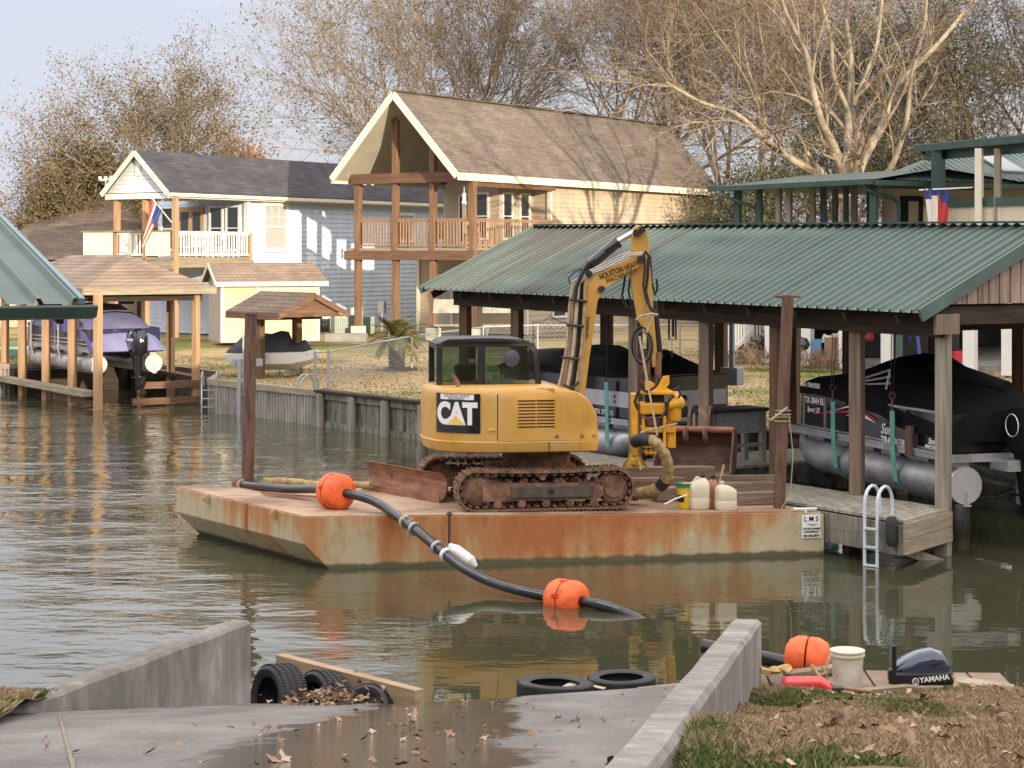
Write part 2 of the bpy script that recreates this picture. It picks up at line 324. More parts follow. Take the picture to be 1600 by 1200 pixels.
def grass_mat(name, sc, straw, straw2, green, lo=.50, hi=.62):
    m, n, l, b = new_mat(name); t = n.new('ShaderNodeTexCoord'); mp = n.new('ShaderNodeMapping'); l.new(t.outputs['Object'], mp.inputs[0])
    a = noise(n, l, mp, sc, 4, .55); f = noise(n, l, mp, sc * 22, 6, .7)
    r = ramp(n, l, a.outputs['Fac'], [(lo, 0.0), (hi, 1.0)]); s = ramp(n, l, f.outputs['Fac'], [(.3, straw), (.7, straw2)])
    g = ramp(n, l, f.outputs['Fac'], [(.3, tuple(x * .6 for x in green)), (.7, tuple(x * 1.4 for x in green))])
    mx = n.new('ShaderNodeMix'); mx.data_type = 'RGBA'; l.new(r.outputs['Color'], mx.inputs['Factor']); l.new(s.outputs['Color'], mx.inputs['A']); l.new(g.outputs['Color'], mx.inputs['B'])
    l.new(mx.outputs['Result'], b.inputs['Base Color']); b.inputs['Roughness'].default_value = .95; b.inputs['Specular IOR Level'].default_value = .1
    bumpn(n, l, b, f.outputs['Fac'], .8, .05); return m
m_lawn = grass_mat('winter_lawn', .28, (.27, .205, .105), (.43, .335, .19), (.13, .155, .045), .47, .62)
m_bank = grass_mat('bank_soil_grass', .8, (.16, .115, .07), (.30, .225, .14), (.07, .11, .03), .55, .65)
def blade_mat():
    m, n, l, b = new_mat('grass_blades'); t = n.new('ShaderNodeTexCoord'); mp = n.new('ShaderNodeMapping'); mp.inputs['Location'].default_value = (.35, 4.1, 0); l.new(t.outputs['Object'], mp.inputs[0])
    mp.inputs['Scale'].default_value = (1, .55, 0)
    a = noise(n, l, mp, .75, 4, .6); r = ramp(n, l, a.outputs['Fac'], [(.49, 0.0), (.58, 1.0)]); g = n.new('ShaderNodeNewGeometry')
    s = ramp(n, l, g.outputs['Random Per Island'], [(0, (.22, .15, .085)), (.4, (.38, .28, .17)), (1, (.52, .41, .27))])
    gr = ramp(n, l, g.outputs['Random Per Island'], [(0, (.045, .085, .02)), (.55, (.085, .15, .035)), (.75, (.22, .22, .08)), (1, (.38, .30, .17))])
    mx = n.new('ShaderNodeMix'); mx.data_type = 'RGBA'; l.new(r.outputs['Color'], mx.inputs['Factor']); l.new(s.outputs['Color'], mx.inputs['A']); l.new(gr.outputs['Color'], mx.inputs['B'])
    l.new(mx.outputs['Result'], b.inputs['Base Color']); b.inputs['Roughness'].default_value = .8; b.inputs['Specular IOR Level'].default_value = .15; return m
m_blade = blade_mat()
def ramp_mat():
    m, n, l, b = new_mat('ramp_concrete'); t = n.new('ShaderNodeTexCoord'); mp = n.new('ShaderNodeMapping'); l.new(t.outputs['Object'], mp.inputs[0])
    mpw = n.new('ShaderNodeMapping'); l.new(t.outputs['Object'], mpw.inputs[0]); mpw.inputs['Scale'].default_value = (1.6, .5, 1)
    a = noise(n, l, mpw, 1.3, 5, .6); f = noise(n, l, mp, 70, 3, .7)
    base = ramp(n, l, a.outputs['Fac'], [(.3, (.115, .110, .10)), (.55, (.185, .178, .165)), (.75, (.25, .24, .22))])
    sk = ramp(n, l, f.outputs['Fac'], [(.36, .52), (.62, 1.32)]); mu = n.new('ShaderNodeMix'); mu.data_type = 'RGBA'; mu.blend_type = 'MULTIPLY'; mu.inputs['Factor'].default_value = 1
    l.new(base.outputs['Color'], mu.inputs['A']); l.new(sk.outputs['Color'], mu.inputs['B'])
    # wet streak running down the middle of the ramp
    sp = n.new('ShaderNodeSeparateXYZ'); l.new(t.outputs['Object'], sp.inputs[0])
    c = n.new('ShaderNodeMath'); c.operation = 'ADD'; c.inputs[1].default_value = .62; l.new(sp.outputs[0], c.inputs[0])
    ab = n.new('ShaderNodeMath'); ab.operation = 'ABSOLUTE'; l.new(c.outputs[0], ab.inputs[0])
    nn = n.new('ShaderNodeMath'); nn.operation = 'MULTIPLY_ADD'; l.new(a.outputs['Fac'], nn.inputs[0]); nn.inputs[1].default_value = -1.1; l.new(ab.outputs[0], nn.inputs[2])
    wet = ramp(n, l, nn.outputs[0], [(0.0, 1.0), (.28, 0.0)])
    wr = n.new('ShaderNodeMix'); wr.data_type = 'RGBA'; l.new(wet.outputs['Color'], wr.inputs['Factor']); l.new(mu.outputs['Result'], wr.inputs['A'])
    dk = n.new('ShaderNodeMix'); dk.data_type = 'RGBA'; dk.blend_type = 'MULTIPLY'; dk.inputs['Factor'].default_value = 1; l.new(mu.outputs['Result'], dk.inputs['A']); dk.inputs['B'].default_value = (.62, .62, .62, 1)
    l.new(dk.outputs['Result'], wr.inputs['B']); l.new(wr.outputs['Result'], b.inputs['Base Color'])
    rg = n.new('ShaderNodeMapRange'); l.new(wet.outputs['Color'], rg.inputs[0]); rg.inputs[3].default_value = .85; rg.inputs[4].default_value = .07; l.new(rg.outputs[0], b.inputs['Roughness'])
    bumpn(n, l, b, f.outputs['Fac'], .2, .003); return m
m_ramp = ramp_mat()
def water_mat():
    m, n, l, b = new_mat('canal_water'); t = n.new('ShaderNodeTexCoord'); mp = n.new('ShaderNodeMapping'); l.new(t.outputs['Object'], mp.inputs[0]); mp.inputs['Scale'].default_value = (.55, 1.0, 1)
    b.inputs['Base Color'].default_value = (.052, .055, .030, 1); b.inputs['Roughness'].default_value = .02; b.inputs['IOR'].default_value = 1.62; b.inputs['Specular IOR Level'].default_value = .5
    n1 = noise(n, l, mp, 1.1, 3, .5); n2 = noise(n, l, mp, 4.2, 3, .5)
    s = n.new('ShaderNodeMath'); s.operation = 'MULTIPLY_ADD'; l.new(n2.outputs['Fac'], s.inputs[0]); s.inputs[1].default_value = .30; l.new(n1.outputs['Fac'], s.inputs[2])
    sp = n.new('ShaderNodeSeparateXYZ'); l.new(t.outputs['Object'], sp.inputs[0])                    # breeze reaches the open west side, the lee of the barge lies calm
    mr = n.new('ShaderNodeMapRange'); l.new(sp.outputs[0], mr.inputs[0]); mr.inputs[1].default_value = -3.6; mr.inputs[2].default_value = -.5; mr.inputs[3].default_value = 1.1; mr.inputs[4].default_value = .16
    mpb = n.new('ShaderNodeMapping'); l.new(t.outputs['Object'], mpb.inputs[0]); nb = noise(n, l, mpb, .22, 2, .5)
    rb = ramp(n, l, nb.outputs['Fac'], [(.35, .45), (.65, 1.3)]); mm = n.new('ShaderNodeMath'); mm.operation = 'MULTIPLY'; l.new(mr.outputs[0], mm.inputs[0]); l.new(rb.outputs['Color'], mm.inputs[1])
    h = n.new('ShaderNodeMath'); h.operation = 'MULTIPLY'; l.new(s.outputs[0], h.inputs[0]); l.new(mm.outputs[0], h.inputs[1])
    bp = bumpn(n, l, b, h.outputs[0], 1.0, .055); return m
m_water = water_mat()

def stained_roof():
    m, n, l, b = new_mat('stained_green_metal'); t = n.new('ShaderNodeTexCoord'); mp = n.new('ShaderNodeMapping'); l.new(t.outputs['Object'], mp.inputs[0]); mp.inputs['Scale'].default_value = (3.2, .22, .3)
    a = noise(n, l, mp, 1.0, 5, .6); mp2 = n.new('ShaderNodeMapping'); l.new(t.outputs['Object'], mp2.inputs[0]); mp2.inputs['Scale'].default_value = (.5, .5, .5); c = noise(n, l, mp2, 1.0, 4, .6)
    sp = n.new('ShaderNodeSeparateXYZ'); l.new(t.outputs['Object'], sp.inputs[0]); mr = n.new('ShaderNodeMapRange'); l.new(sp.outputs[0], mr.inputs[0]); mr.inputs[1].default_value = -6.5; mr.inputs[2].default_value = 1.5; mr.inputs[3].default_value = .16; mr.inputs[4].default_value = -.12
    s1 = n.new('ShaderNodeMath'); s1.operation = 'ADD'; l.new(a.outputs['Fac'], s1.inputs[0]); l.new(mr.outputs[0], s1.inputs[1]); s2 = n.new('ShaderNodeMath'); s2.operation = 'MULTIPLY_ADD'; l.new(c.outputs['Fac'], s2.inputs[0]); s2.inputs[1].default_value = .5; l.new(s1.outputs[0], s2.inputs[2])
    r = ramp(n, l, s2.outputs[0], [(.62, (.085, .135, .12)), (.80, (.072, .105, .095)), (.98, (.060, .058, .052))]); l.new(r.outputs['Color'], b.inputs['Base Color']); b.inputs['Roughness'].default_value = .5
    return m
m_bhroof = stained_roof()

# ================================================================ SETTING
def grid_mesh(name, rows, mat, kind='structure', smooth=True):
    vs = [v for r in rows for v in r]; k = len(rows[0])
    fs = [(i * k + j, i * k + j + 1, (i + 1) * k + j + 1, (i + 1) * k + j) for i in range(len(rows) - 1) for j in range(k - 1)]
    me = bpy.data.meshes.new(name); me.from_pydata(vs, [], fs); me.materials.append(mat)
    me.polygons.foreach_set('use_smooth', [smooth] * len(fs)); o = bpy.data.objects.new(name, me); COL.objects.link(o)
    if kind: o['kind'] = kind
    return o
water = MB(); water.add([(-900, -60, 0), (900, -60, 0), (900, 900, 0), (-900, 900, 0)], [(0, 1, 2, 3)])
wob = water.build('water', m_water, org=(0, 0, 0)); wob['kind'] = 'structure'

BHU = Vector((-.54, .8417, 0)); BHN = Vector((.8417, .54, 0)); BHO = Vector((6.0, 27.2, 0))
def BH(s, t, z=0.0): return BHO + BHU * s + BHN * t + Vector((0, 0, z))
def LS_(s, t, z=0.0): return Vector((-12.45, 53.9, 0)) + BHU * s + BHN * t + Vector((0, 0, z))      # the left slip
WL = [Vector((-60, 95, 0)), LS_(8, -3), LS_(8, 4.5), LS_(.3, 4.5), Vector((-8.64, 53.3, 0)), Vector((-5.06, 48.9, 0)), Vector((-2.26, 45.2, 0)), BH(6, 5.4), BH(-14, 5.4), Vector((40, -10, 0))]
def hgt(x, y): return .03 * math.sin(x * .7 + y * .3) + .03 * math.sin(x * .23 - y * .51)
rows = []
pl = []
for i in range(len(WL) - 1):
    for k in range(8): pl.append(WL[i].lerp(WL[i + 1], k / 8))
pl.append(WL[-1])
for v in (0, .5, 1.5, 3, 5, 8, 12, 17, 23, 30, 45, 90, 250, 800):
    r = []
    for p in pl:
        q = p + Vector((.62, .785, 0)) * v
        z = .90 + .45 * min(v, 24) / 24 + (hgt(q.x, q.y) if .4 < v < 60 else 0)
        r.append((q.x, q.y, z))
    rows.append(r)
grid_mesh('lawn_ground', rows, m_lawn)
def curbx(D): return .50 + .165 * (D - 6.2)
def rampz(x, D): return .37 + .22 * (17 - D) + .07 * max(0, x + .9) * min(1, max(0, (D - 8) / 8))
rows = []
for D in list(np.linspace(17.0, 5, 49)) + [0, -12]:
    rows.append([(x, D, rampz(x, D)) for x in np.linspace(-5.2, curbx(D) - .1, 40)])
rows.insert(0, [(x, 17.02, -.6) for x in np.linspace(-5.2, curbx(17) - .1, 40)])
ramp_o = grid_mesh('ramp', rows, m_ramp, smooth=False)
def bankz(x, D): return .70 + .215 * (15.8 - D) + .04 * math.sin(x * 2.1 + D) + .03 * math.sin(D * 2.7 - x)
def curbx(D): return .50 + .165 * (D - 6.2)
rows = [[(curbx(15.9) - .08 + (16 - curbx(15.9)) * (j / 30) ** 1.3, 15.9, -.4) for j in range(31)]]
for D in list(np.linspace(15.85, 4, 40)) + [-2, -14]:
    rows.append([(curbx(D) - .08 + (16 - curbx(D)) * (j / 30) ** 1.3, D, bankz(0, D) + (.04 * math.sin(j * 1.3 + D * 1.7))) for j in range(31)])
grid_mesh('bank_ground', rows, m_bank)
def lbx(D): return -3.52 + .17 * (13.9 - D)
def lbz(x, D): return 1.16 + .2 * (13.9 - D) + .09 * math.exp(-((x + 3.75) ** 2 + (D - 12.4) ** 2) / .35)
rows = [[(-9 + (lbx(13.9) + 9) * j / 24, 14.35, -.4) for j in range(25)]]
for D in list(np.linspace(14.3, 9, 24)) + [0, -14]:
    rows.append([(-9 + (lbx(min(D, 13.9)) + 9) * j / 24, D, lbz(-9 + (lbx(min(D, 13.9)) + 9) * j / 24, D)) for j in range(25)])
grid_mesh('bank_ground', rows, m_bank)
# far-off low ground beyond the near shore is the water; the near shore continues behind the camera

# concrete wing walls of the ramp
def wall_conc(p0, p1, z0, z1, th, left, label, zb=-.4, th0=None):
    p0 = Vector(p0); p1 = Vector(p1); d = (p1 - p0).normalized(); s = Vector((-d.y, d.x, 0)) * (th if left else -th); m = MB()
    N = 10; rings = []; s1 = s.copy()
    for i in range(N + 1):
        t = i / N; s = s1 * ((th0 or th) / th * (1 - t) + t); p = p0.lerp(p1, t); z = z0 + (z1 - z0) * t + .006 * math.sin(i * 2.2)
        rings.append([(p.x, p.y, zb), (p.x + s.x, p.y + s.y, zb), (p.x + s.x, p.y + s.y, z - .03), (p.x + s.x * .88, p.y + s.y * .88, z), (p.x + s.x * .12, p.y + s.y * .12, z), (p.x, p.y, z - .03)])
    m.loft(rings); o = m.build('concrete_wall', m_wallconc, smooth=False); tag(o, label, 'wall'); return o
def conc_streak():
    m, n, l, b = new_mat('streaked_concrete'); t = n.new('ShaderNodeTexCoord'); mp = n.new('ShaderNodeMapping'); l.new(t.outputs['Object'], mp.inputs[0]); mp.inputs['Scale'].default_value = (5, 5, 1.3)
    mp2 = n.new('ShaderNodeMapping'); l.new(t.outputs['Object'], mp2.inputs[0])
    a = noise(n, l, mp, 1.2, 6, .65); c = noise(n, l, mp2, 1.1, 4); g = noise(n, l, mp2, 60, 3)
    ad = n.new('ShaderNodeMath'); ad.operation = 'ADD'; l.new(a.outputs['Fac'], ad.inputs[0]); l.new(c.outputs['Fac'], ad.inputs[1])
    r = ramp(n, l, ad.outputs[0], [(.68, (.16, .152, .138)), (1.0, (.275, .262, .24)), (1.0, (.275, .262, .24))]); r.color_ramp.elements[1].position = .95
    r.color_ramp.elements[2].position = 1.0; r.color_ramp.elements[2].color = (.34, .325, .30, 1)
    hv = n.new('ShaderNodeMath'); hv.operation = 'MULTIPLY'; hv.inputs[1].default_value = .85; l.new(ad.outputs[0], hv.inputs[0]); l.new(hv.outputs[0], r.inputs['Fac'])
    l.new(r.outputs['Color'], b.inputs['Base Color']); b.inputs['Roughness'].default_value = .9; bumpn(n, l, b, g.outputs['Fac'], .4, .01); return m
m_wallconc = conc_streak()
wall_conc((-3.72, 13.5), (-2.4, 17.05), 1.14, 1.12, .22, True, 'grey concrete wing wall on the left side of the boat ramp with level top')
wall_conc((curbx(4), 4), (curbx(17.1), 17.1), 3.14, 1.12, .27, True, th0=.15, label= 'sloping concrete curb wall between the ramp and the leafy grass bank')
# ---------------------------------------------------------------- far seawalls
def seawall(pts, name, label, matw, kind):
    root = thing(name, label, 'seawall', (pts[0].x, pts[0].y, 0))
    w_ = MB(); c_ = MB()
    for p, q in zip(pts[:-1], pts[1:]):
        d = (q - p).normalized(); n_ = Vector((d.y, -d.x, 0)); n_ = n_ if n_.dot(Vector((-.75, -.6, 0))) > 0 else -n_
        L = (q - p).length
        if kind == 'sheet':
            k = int(L / .15)
            prof = []
            for i in range(k * 4 + 1):
                t = i / (k * 4) * L; o = (.10, .10, .0, .0)[i % 4]; prof.append(p + d * t + n_ * o)
            w_.loft([[v + Vector((0, 0, -.6)) for v in prof], [v + Vector((0, 0, .80)) for v in prof]], close=False, cap=False)
            c_.beam(p + n_ * .02 + Vector((0, 0, .86)), q + n_ * .02 + Vector((0, 0, .86)), .22, .17, (0, 0, 1))
        else:
            k = max(1, int(L / .28))
            for i in range(k):
                a = p + d * (L * i / k + .008); b_ = p + d * (L * (i + 1) / k - .008)
                off = n_ * (.012 if i % 2 else 0)
                w_.beam(a + off + Vector((0, 0, .12)), b_ + off + Vector((0, 0, .12)), .05, 1.5, (0, 0, 1))
            c_.beam(p + n_ * .03 + Vector((0, 0, .93)), q + n_ * .03 + Vector((0, 0, .93)), .34, .06, (0, 0, 1))
            w_.beam(p + n_ * .06 + Vector((0, 0, .80)), q + n_ * .06 + Vector((0, 0, .80)), .08, .16, (0, 0, 1))
            w_.beam(p + n_ * .06 + Vector((0, 0, .06)), q + n_ * .06 + Vector((0, 0, .06)), .08, .16, (0, 0, 1))
            np_ = int(L / 1.55)
            for i in range(np_ + 1):
                a = p + d * (min(i * 1.55 + .3, L - .1)) + n_ * .17
                pm = MB(); pm.tube([a + Vector((0, 0, -.6)), a + Vector((0, 0, .3)), a + Vector((0, 0, .87))], [.125, .12, .11], 12); pm.build('piling', m_postgrey, root, smooth=True)
    w_.build('sheeting' if kind == 'sheet' else 'planking', matw, root); c_.build('cap', m_beamgrey if kind == 'sheet' else m_beamdark, root)
seawall([WL[1], WL[2], WL[3], WL[4], WL[5]], 'seawall', 'pale grey corrugated sheet seawall below the small brown-roofed lift shelter', m_vinyl, 'sheet')
seawall([WL[5], WL[6], WL[7], WL[8]], 'wooden_seawall', 'dark plank seawall with round grey pilings left of the yellow excavator', m_wallwood, 'wood')

# ================================================================ BUILDING PIECES
def siding(mb, p0, p1, z0, z1, nd, course=.19, clip=None):
    """lapped boards from p0 to p1; clip(z) gives the fractions kept"""
    p0 = Vector((p0.x, p0.y, 0)); p1 = Vector((p1.x, p1.y, 0)); nd = Vector(nd); z = z0
    while z < z1 - 1e-4:
        zt = min(z + course, z1); a, b = clip(z) if clip else (0, 1); a2, b2 = clip(zt) if clip else (0, 1)
        A = p0.lerp(p1, a); B = p0.lerp(p1, b); C_ = p0.lerp(p1, b2); D_ = p0.lerp(p1, a2); o = nd * .022
        mb.add([A + o + Vector((0, 0, z)), B + o + Vector((0, 0, z)), C_ + Vector((0, 0, zt)), D_ + Vector((0, 0, zt)), A + Vector((0, 0, z)), B + Vector((0, 0, z))], [(0, 1, 2, 3), (0, 4, 5, 1)])
        z = zt
def slab(mb, tl, th):                                        # roof plane: 4 top corners, thickness downwards
    tl = [Vector(p) for p in tl]; return mb.loft([[p - Vector((0, 0, th)) for p in tl], tl])
def window(parent, c, xd, nd, w_, h_, frame=m_white, pane=m_glass, tw=.09, mid=True, grid=0, name='window'):
    c = Vector(c); xd = Vector(xd).normalized(); nd = Vector(nd).normalized(); u = Vector((0, 0, 1)); f = MB()
    o = nd * .045
    for sx in (-1, 1): f.beam(c + o + xd * sx * (w_ / 2 + tw / 2) - u * (h_ / 2 + tw), c + o + xd * sx * (w_ / 2 + tw / 2) + u * (h_ / 2 + tw), tw, .07, nd)
    for sz in (-1, 1): f.beam(c + o + u * sz * (h_ / 2 + tw / 2) - xd * w_ / 2, c + o + u * sz * (h_ / 2 + tw / 2) + xd * w_ / 2, tw, .064, nd)
    if mid: f.beam(c + nd * .04 - xd * w_ / 2, c + nd * .04 + xd * w_ / 2, .045, .04, nd)
    for i in range(1, grid):
        x = xd * (w_ * (i / grid - .5)); f.beam(c + nd * .036 + x, c + nd * .036 + x + u * h_ / 2, .022, .02, nd)
    if grid: f.beam(c + nd * .036 - xd * w_ / 2 + u * h_ / 4, c + nd * .036 + xd * w_ / 2 + u * h_ / 4, .022, .018, nd)
    fo = f.build(name, frame, parent)
    p = MB(); p.beam(c + nd * .018 - xd * w_ / 2, c + nd * .018 + xd * w_ / 2, h_, .03, nd); p.build('pane', pane, fo); return fo
def post(parent, p, z0, z1, w_, m, name='post', ang=0):
    b = MB(); fr = Fr((p.x, p.y, 0), ang); b.box(fr, -w_ / 2, w_ / 2, -w_ / 2, w_ / 2, z0, z1)
    return b.build(name, m, parent, bevel=.012)
def railing(parent, p0, p1, z0, h, m, pitch=.13, bw=.045, name='railing', topm=None):
    p0 = Vector((p0.x, p0.y, 0)); p1 = Vector((p1.x, p1.y, 0)); d = (p1 - p0); L = d.length; d.normalize(); b = MB(); up = (0, 0, 1)
    b.beam(p0 + Vector((0, 0, z0 + h)), p1 + Vector((0, 0, z0 + h)), .10, .05, up); b.beam(p0 + Vector((0, 0, z0 + .1)), p1 + Vector((0, 0, z0 + .1)), .05, .07, up)
    b.beam(p0 + Vector((0, 0, z0 + h - .07)), p1 + Vector((0, 0, z0 + h - .07)), .045, .07, up)
    n_ = int(L / pitch)
    for i in range(1, n_):
        q = p0 + d * (L * i / n_); b.beam(q + Vector((0, 0, z0 + .13)), q + Vector((0, 0, z0 + h - .09)), bw, .03)
    return b.build(name, m, parent)

# ---------------------------------------------------------------- tan two storey house
HA = math.atan2(.8417, .54)
F1 = Fr((-1.47, 71, 0), HA)                                  # a: back along the house, b: left across the gable
def r1(px, py, D): return U(px, py, D)
Wd = 6.0; GZ = 1.3; ZD = 4.78; ZE = 7.62; ZR = 10.85; LH_ = 21.0
h1 = thing('tan_house', 'two storey tan house with steep gabled porch roof and dark timber balcony', 'house', F1.p(0, 0, GZ), HA)
rf = MB()
ov = .35; LB = LH_ + .3
sl_ = (ZR - ZE) / (Wd / 2)
def ez(o): return ZE - o * sl_ * 0
slab(rf, [F1.p(-1.1, -.0, ZE), F1.p(LB, -.0, ZE), F1.p(LB, Wd / 2, ZR), F1.p(-1.1, Wd / 2, ZR)], .10)
slab(rf, [F1.p(-1.1, Wd / 2, ZR + .002), F1.p(LB, Wd / 2, ZR + .002), F1.p(LB, Wd, ZE), F1.p(-1.1, Wd, ZE)], .10)
rfo = rf.build('roof', m_shtan, h1)
t = MB()                                                     # white barge boards, fascia, soffit
for (b0, b1) in ((0, Wd / 2), (Wd, Wd / 2)):
    t.beam(F1.p(-1.13, b0, ZE - .13), F1.p(-1.13, b1, ZR - .13), .06, .26, (0, 0, 1))
t.beam(F1.p(-1.1, -.03, ZE - .14), F1.p(LB, -.03, ZE - .14), .05, .28, (0, 0, 1)); t.beam(F1.p(-1.1, Wd + .03, ZE - .14), F1.p(LB, Wd + .03, ZE - .14), .05, .28, (0, 0, 1))
t.build('fascia', m_cream, rfo)
rc = MB(); rc.beam(F1.p(-1.1, Wd / 2, ZR + .03), F1.p(LB, Wd / 2, ZR + .03), .22, .05, (0, 0, 1)); rc.build('ridge_cap', m_shdark, rfo)
s = MB()                                                     # underside lining of the porch
slab(s, [F1.p(-1.05, .05, ZE - .1), F1.p(6.1, .05, ZE - .1), F1.p(6.1, Wd / 2, ZR - .12), F1.p(-1.05, Wd / 2, ZR - .12)], .04)
slab(s, [F1.p(-1.05, Wd / 2, ZR - .12), F1.p(6.1, Wd / 2, ZR - .12), F1.p(6.1, Wd - .05, ZE - .1), F1.p(-1.05, Wd - .05, ZE - .1)], .04)
s.build('porch_ceiling', mat('porch_ceiling_paint', (.40, .38, .32), .8, 0, .1, 2), h1)
AX = F1.a; BX = F1.b
wl = MB(); i0 = .35                                          # walls inset from the eaves
siding(wl, F1.p(6.1, i0), F1.p(LH_, i0), ZD, ZE - .25, -BX)
siding(wl, F1.p(LH_, Wd - i0), F1.p(6.1, Wd - i0), ZD, ZE - .25, BX)
wl.box(F1, 6.15, LH_ - .03, i0 + .03, Wd - i0 - .03, ZD, ZE - .3)
wl.build('wall', m_sdtan, h1)
wg = MB()
def clipg(z):
    if z < ZE - .3: return (0, 1)
    k = min(1, (z - ZE + .3) / (ZR - ZE + .1)); return (k / 2, 1 - k / 2)
siding(wg, F1.p(6.1, i0), F1.p(6.1, Wd - i0), ZD, ZR - .35, -AX, clip=clipg); wg.build('porch_wall', m_sdbeige, h1)
wb = MB(); wb.loft([[F1.p(LH_, i0, ZD), F1.p(LH_, Wd - i0, ZD), F1.p(LH_, Wd - i0, ZE - .2), F1.p(LH_, Wd / 2, ZR - .3), F1.p(LH_, i0, ZE - .2)], [F1.p(LH_ + .06, i0, ZD), F1.p(LH_ + .06, Wd - i0, ZD), F1.p(LH_ + .06, Wd - i0, ZE - .2), F1.p(LH_ + .06, Wd / 2, ZR - .3), F1.p(LH_ + .06, i0, ZE - .2)]]); wb.build('back_wall', m_sdtan, h1)
wlw = MB()
siding(wlw, F1.p(4.3, i0), F1.p(LH_, i0), GZ, ZD - .25, -BX); siding(wlw, F1.p(4.3, Wd - i0), F1.p(4.3, i0), GZ, ZD - .25, -AX)
wlw.box(F1, 4.33, LH_ - .03, i0 + .03, Wd - i0 - .03, GZ, ZD - .2); wlw.build('ground_floor_wall', m_sdbeige, h1)
ct = MB()
for a, b in ((6.1, i0), (LH_, i0)): ct = MB(); ct.beam(F1.p(a, b - .02, ZD - .2), F1.p(a, b - .02, ZE - .28), .16, .16, AX); ct.build('corner_board', m_cream, h1)
ct = MB(); ct.beam(F1.p(4.3, i0 - .02, GZ), F1.p(4.3, i0 - .02, ZD - .25), .14, .14, AX); ct.build('corner_board', m_cream, h1); ct = MB(); ct.beam(F1.p(4.3, Wd - i0, GZ), F1.p(4.3, Wd - i0, ZD - .25), .14, .14, AX)
ct.build('corner_board', m_cream, h1)
dk = MB(); dk.box(F1, -.05, 6.1, .0, Wd, ZD - .10, ZD); dk.build('deck_floor', m_beamgrey, h1)
bm_ = MB()
bm_.beam(F1.p(-.12, -.1, ZD - .28), F1.p(-.12, Wd + .1, ZD - .28), .14, .36, (0, 0, 1)); bm_.beam(F1.p(0, .0, ZD - .28), F1.p(6.1, .0, ZD - .28), .12, .34, (0, 0, 1))
bm_.build('deck_beam', m_beambrown, h1)
b2 = MB(); b2.beam(F1.p(-.12, .05, ZE - .10), F1.p(-.12, Wd - .25, ZE - .10), .16, .40, (0, 0, 1)); b2.beam(F1.p(0, .1, ZE - .36), F1.p(6.1, .1, ZE - .36), .12, .22, (0, 0, 1)); b2.build('roof_beam', m_beambrown, h1)
PB = [0.0, 1.85, 3.65, 5.5]
for i, b in enumerate(PB):
    zt = {0: ZE - .3, 1: ZE + 1.75, 2: ZE + 2.2, 3: ZE - .3}[i]
    post(h1, F1.p(.02, b + .05), GZ + .35, zt, .24, m_posttan, ang=HA)
    pb = MB(); pb.box(Fr(F1.p(.02, b + .05), HA), -.22, .22, -.22, .22, GZ - .1, GZ + .38); pb.build('post_footing', m_cream, h1, bevel=.02)
post(h1, F1.p(3.1, 0.0), GZ, ZD - .45, .2, m_posttan, ang=HA)
for b0, b1 in zip(PB[:-1], PB[1:]): railing(h1, F1.p(-.02, b0 + .17), F1.p(-.02, b1 - .07), ZD, 1.12, m_railwood, .135, .05)
railing(h1, F1.p(.2, .0), F1.p(6.0, .0), ZD, 1.12, m_railwood, .17, .045)
# porch doors and windows
for b in (4.35, 3.35, ): window(h1, F1.p(6.08, b, ZD + 1.25), BX, -AX, .75, 1.9)
dd = MB(); dd.box(F1, 5.99, 6.08, 1.35, 2.75, ZD, ZD + 2.2); ddo = dd.build('double_door', m_white, h1)
for b in (1.72, 2.38):
    g = MB(); g.box(F1, 5.97, 5.99, b - .25, b + .25, ZD + .2, ZD + 2.0); g.build('glass', m_glass, ddo)
for a in (4.0, 5.15): pass
# the bay beside the porch door faces the side porch
side = MB(); siding(side, F1.p(3.5, 1.15), F1.p(6.1, 1.15), ZD, ZE - .25, -BX); siding(side, F1.p(3.5, 2.9), F1.p(3.5, 1.15), ZD, ZE - .25, -AX)
side.box(F1, 3.53, 6.07, 1.18, 2.9, ZD, ZE - .3); side.build('bay_wall', m_sdbeige, h1)
for a in (4.1, 5.4): window(h1, F1.p(a, 1.14, ZD + 1.3), AX, -BX, .62, 1.75)
window(h1, F1.p(3.49, 2.05, ZD + 1.3), BX, -AX, .8, 1.75)
window(h1, F1.p(6.08, 2.2, ZE + .55), BX, -AX, .5, .45, mid=False)
# ground floor openings
window(h1, F1.p(4.28, 4.4, GZ + 1.35), BX, -AX, .85, 2.0, m_white, m_blind, mid=False, name='door')
for a in (6.8, 8.3, 12.6): window(h1, F1.p(a, i0 - .02, GZ + 1.45), AX, -BX, .95, 1.5, m_white, m_glass if a < 12 else m_blind)
fan = MB(); fan.tube([F1.p(3, 3, ZR - .2), F1.p(3, 3, ZR - 2.0)], .025, 6); fan.lathe(F1.p(3, 3, ZR - 2.2), [(.05, .22), (.13, .16), (.15, .05), (.05, 0)])
for k in range(4):
    e = Vector((math.cos(k * PI / 2 + .4), math.sin(k * PI / 2 + .4), 0)); fan.beam(F1.p(3, 3, ZR - 2.12) + e * .12, F1.p(3, 3, ZR - 2.12) + e * .7, .13, .012, (0, 0, 1))
tag(fan.build('ceiling_fan', m_beamdark), 'dark ceiling fan hanging under the tan house porch gable', 'fan')
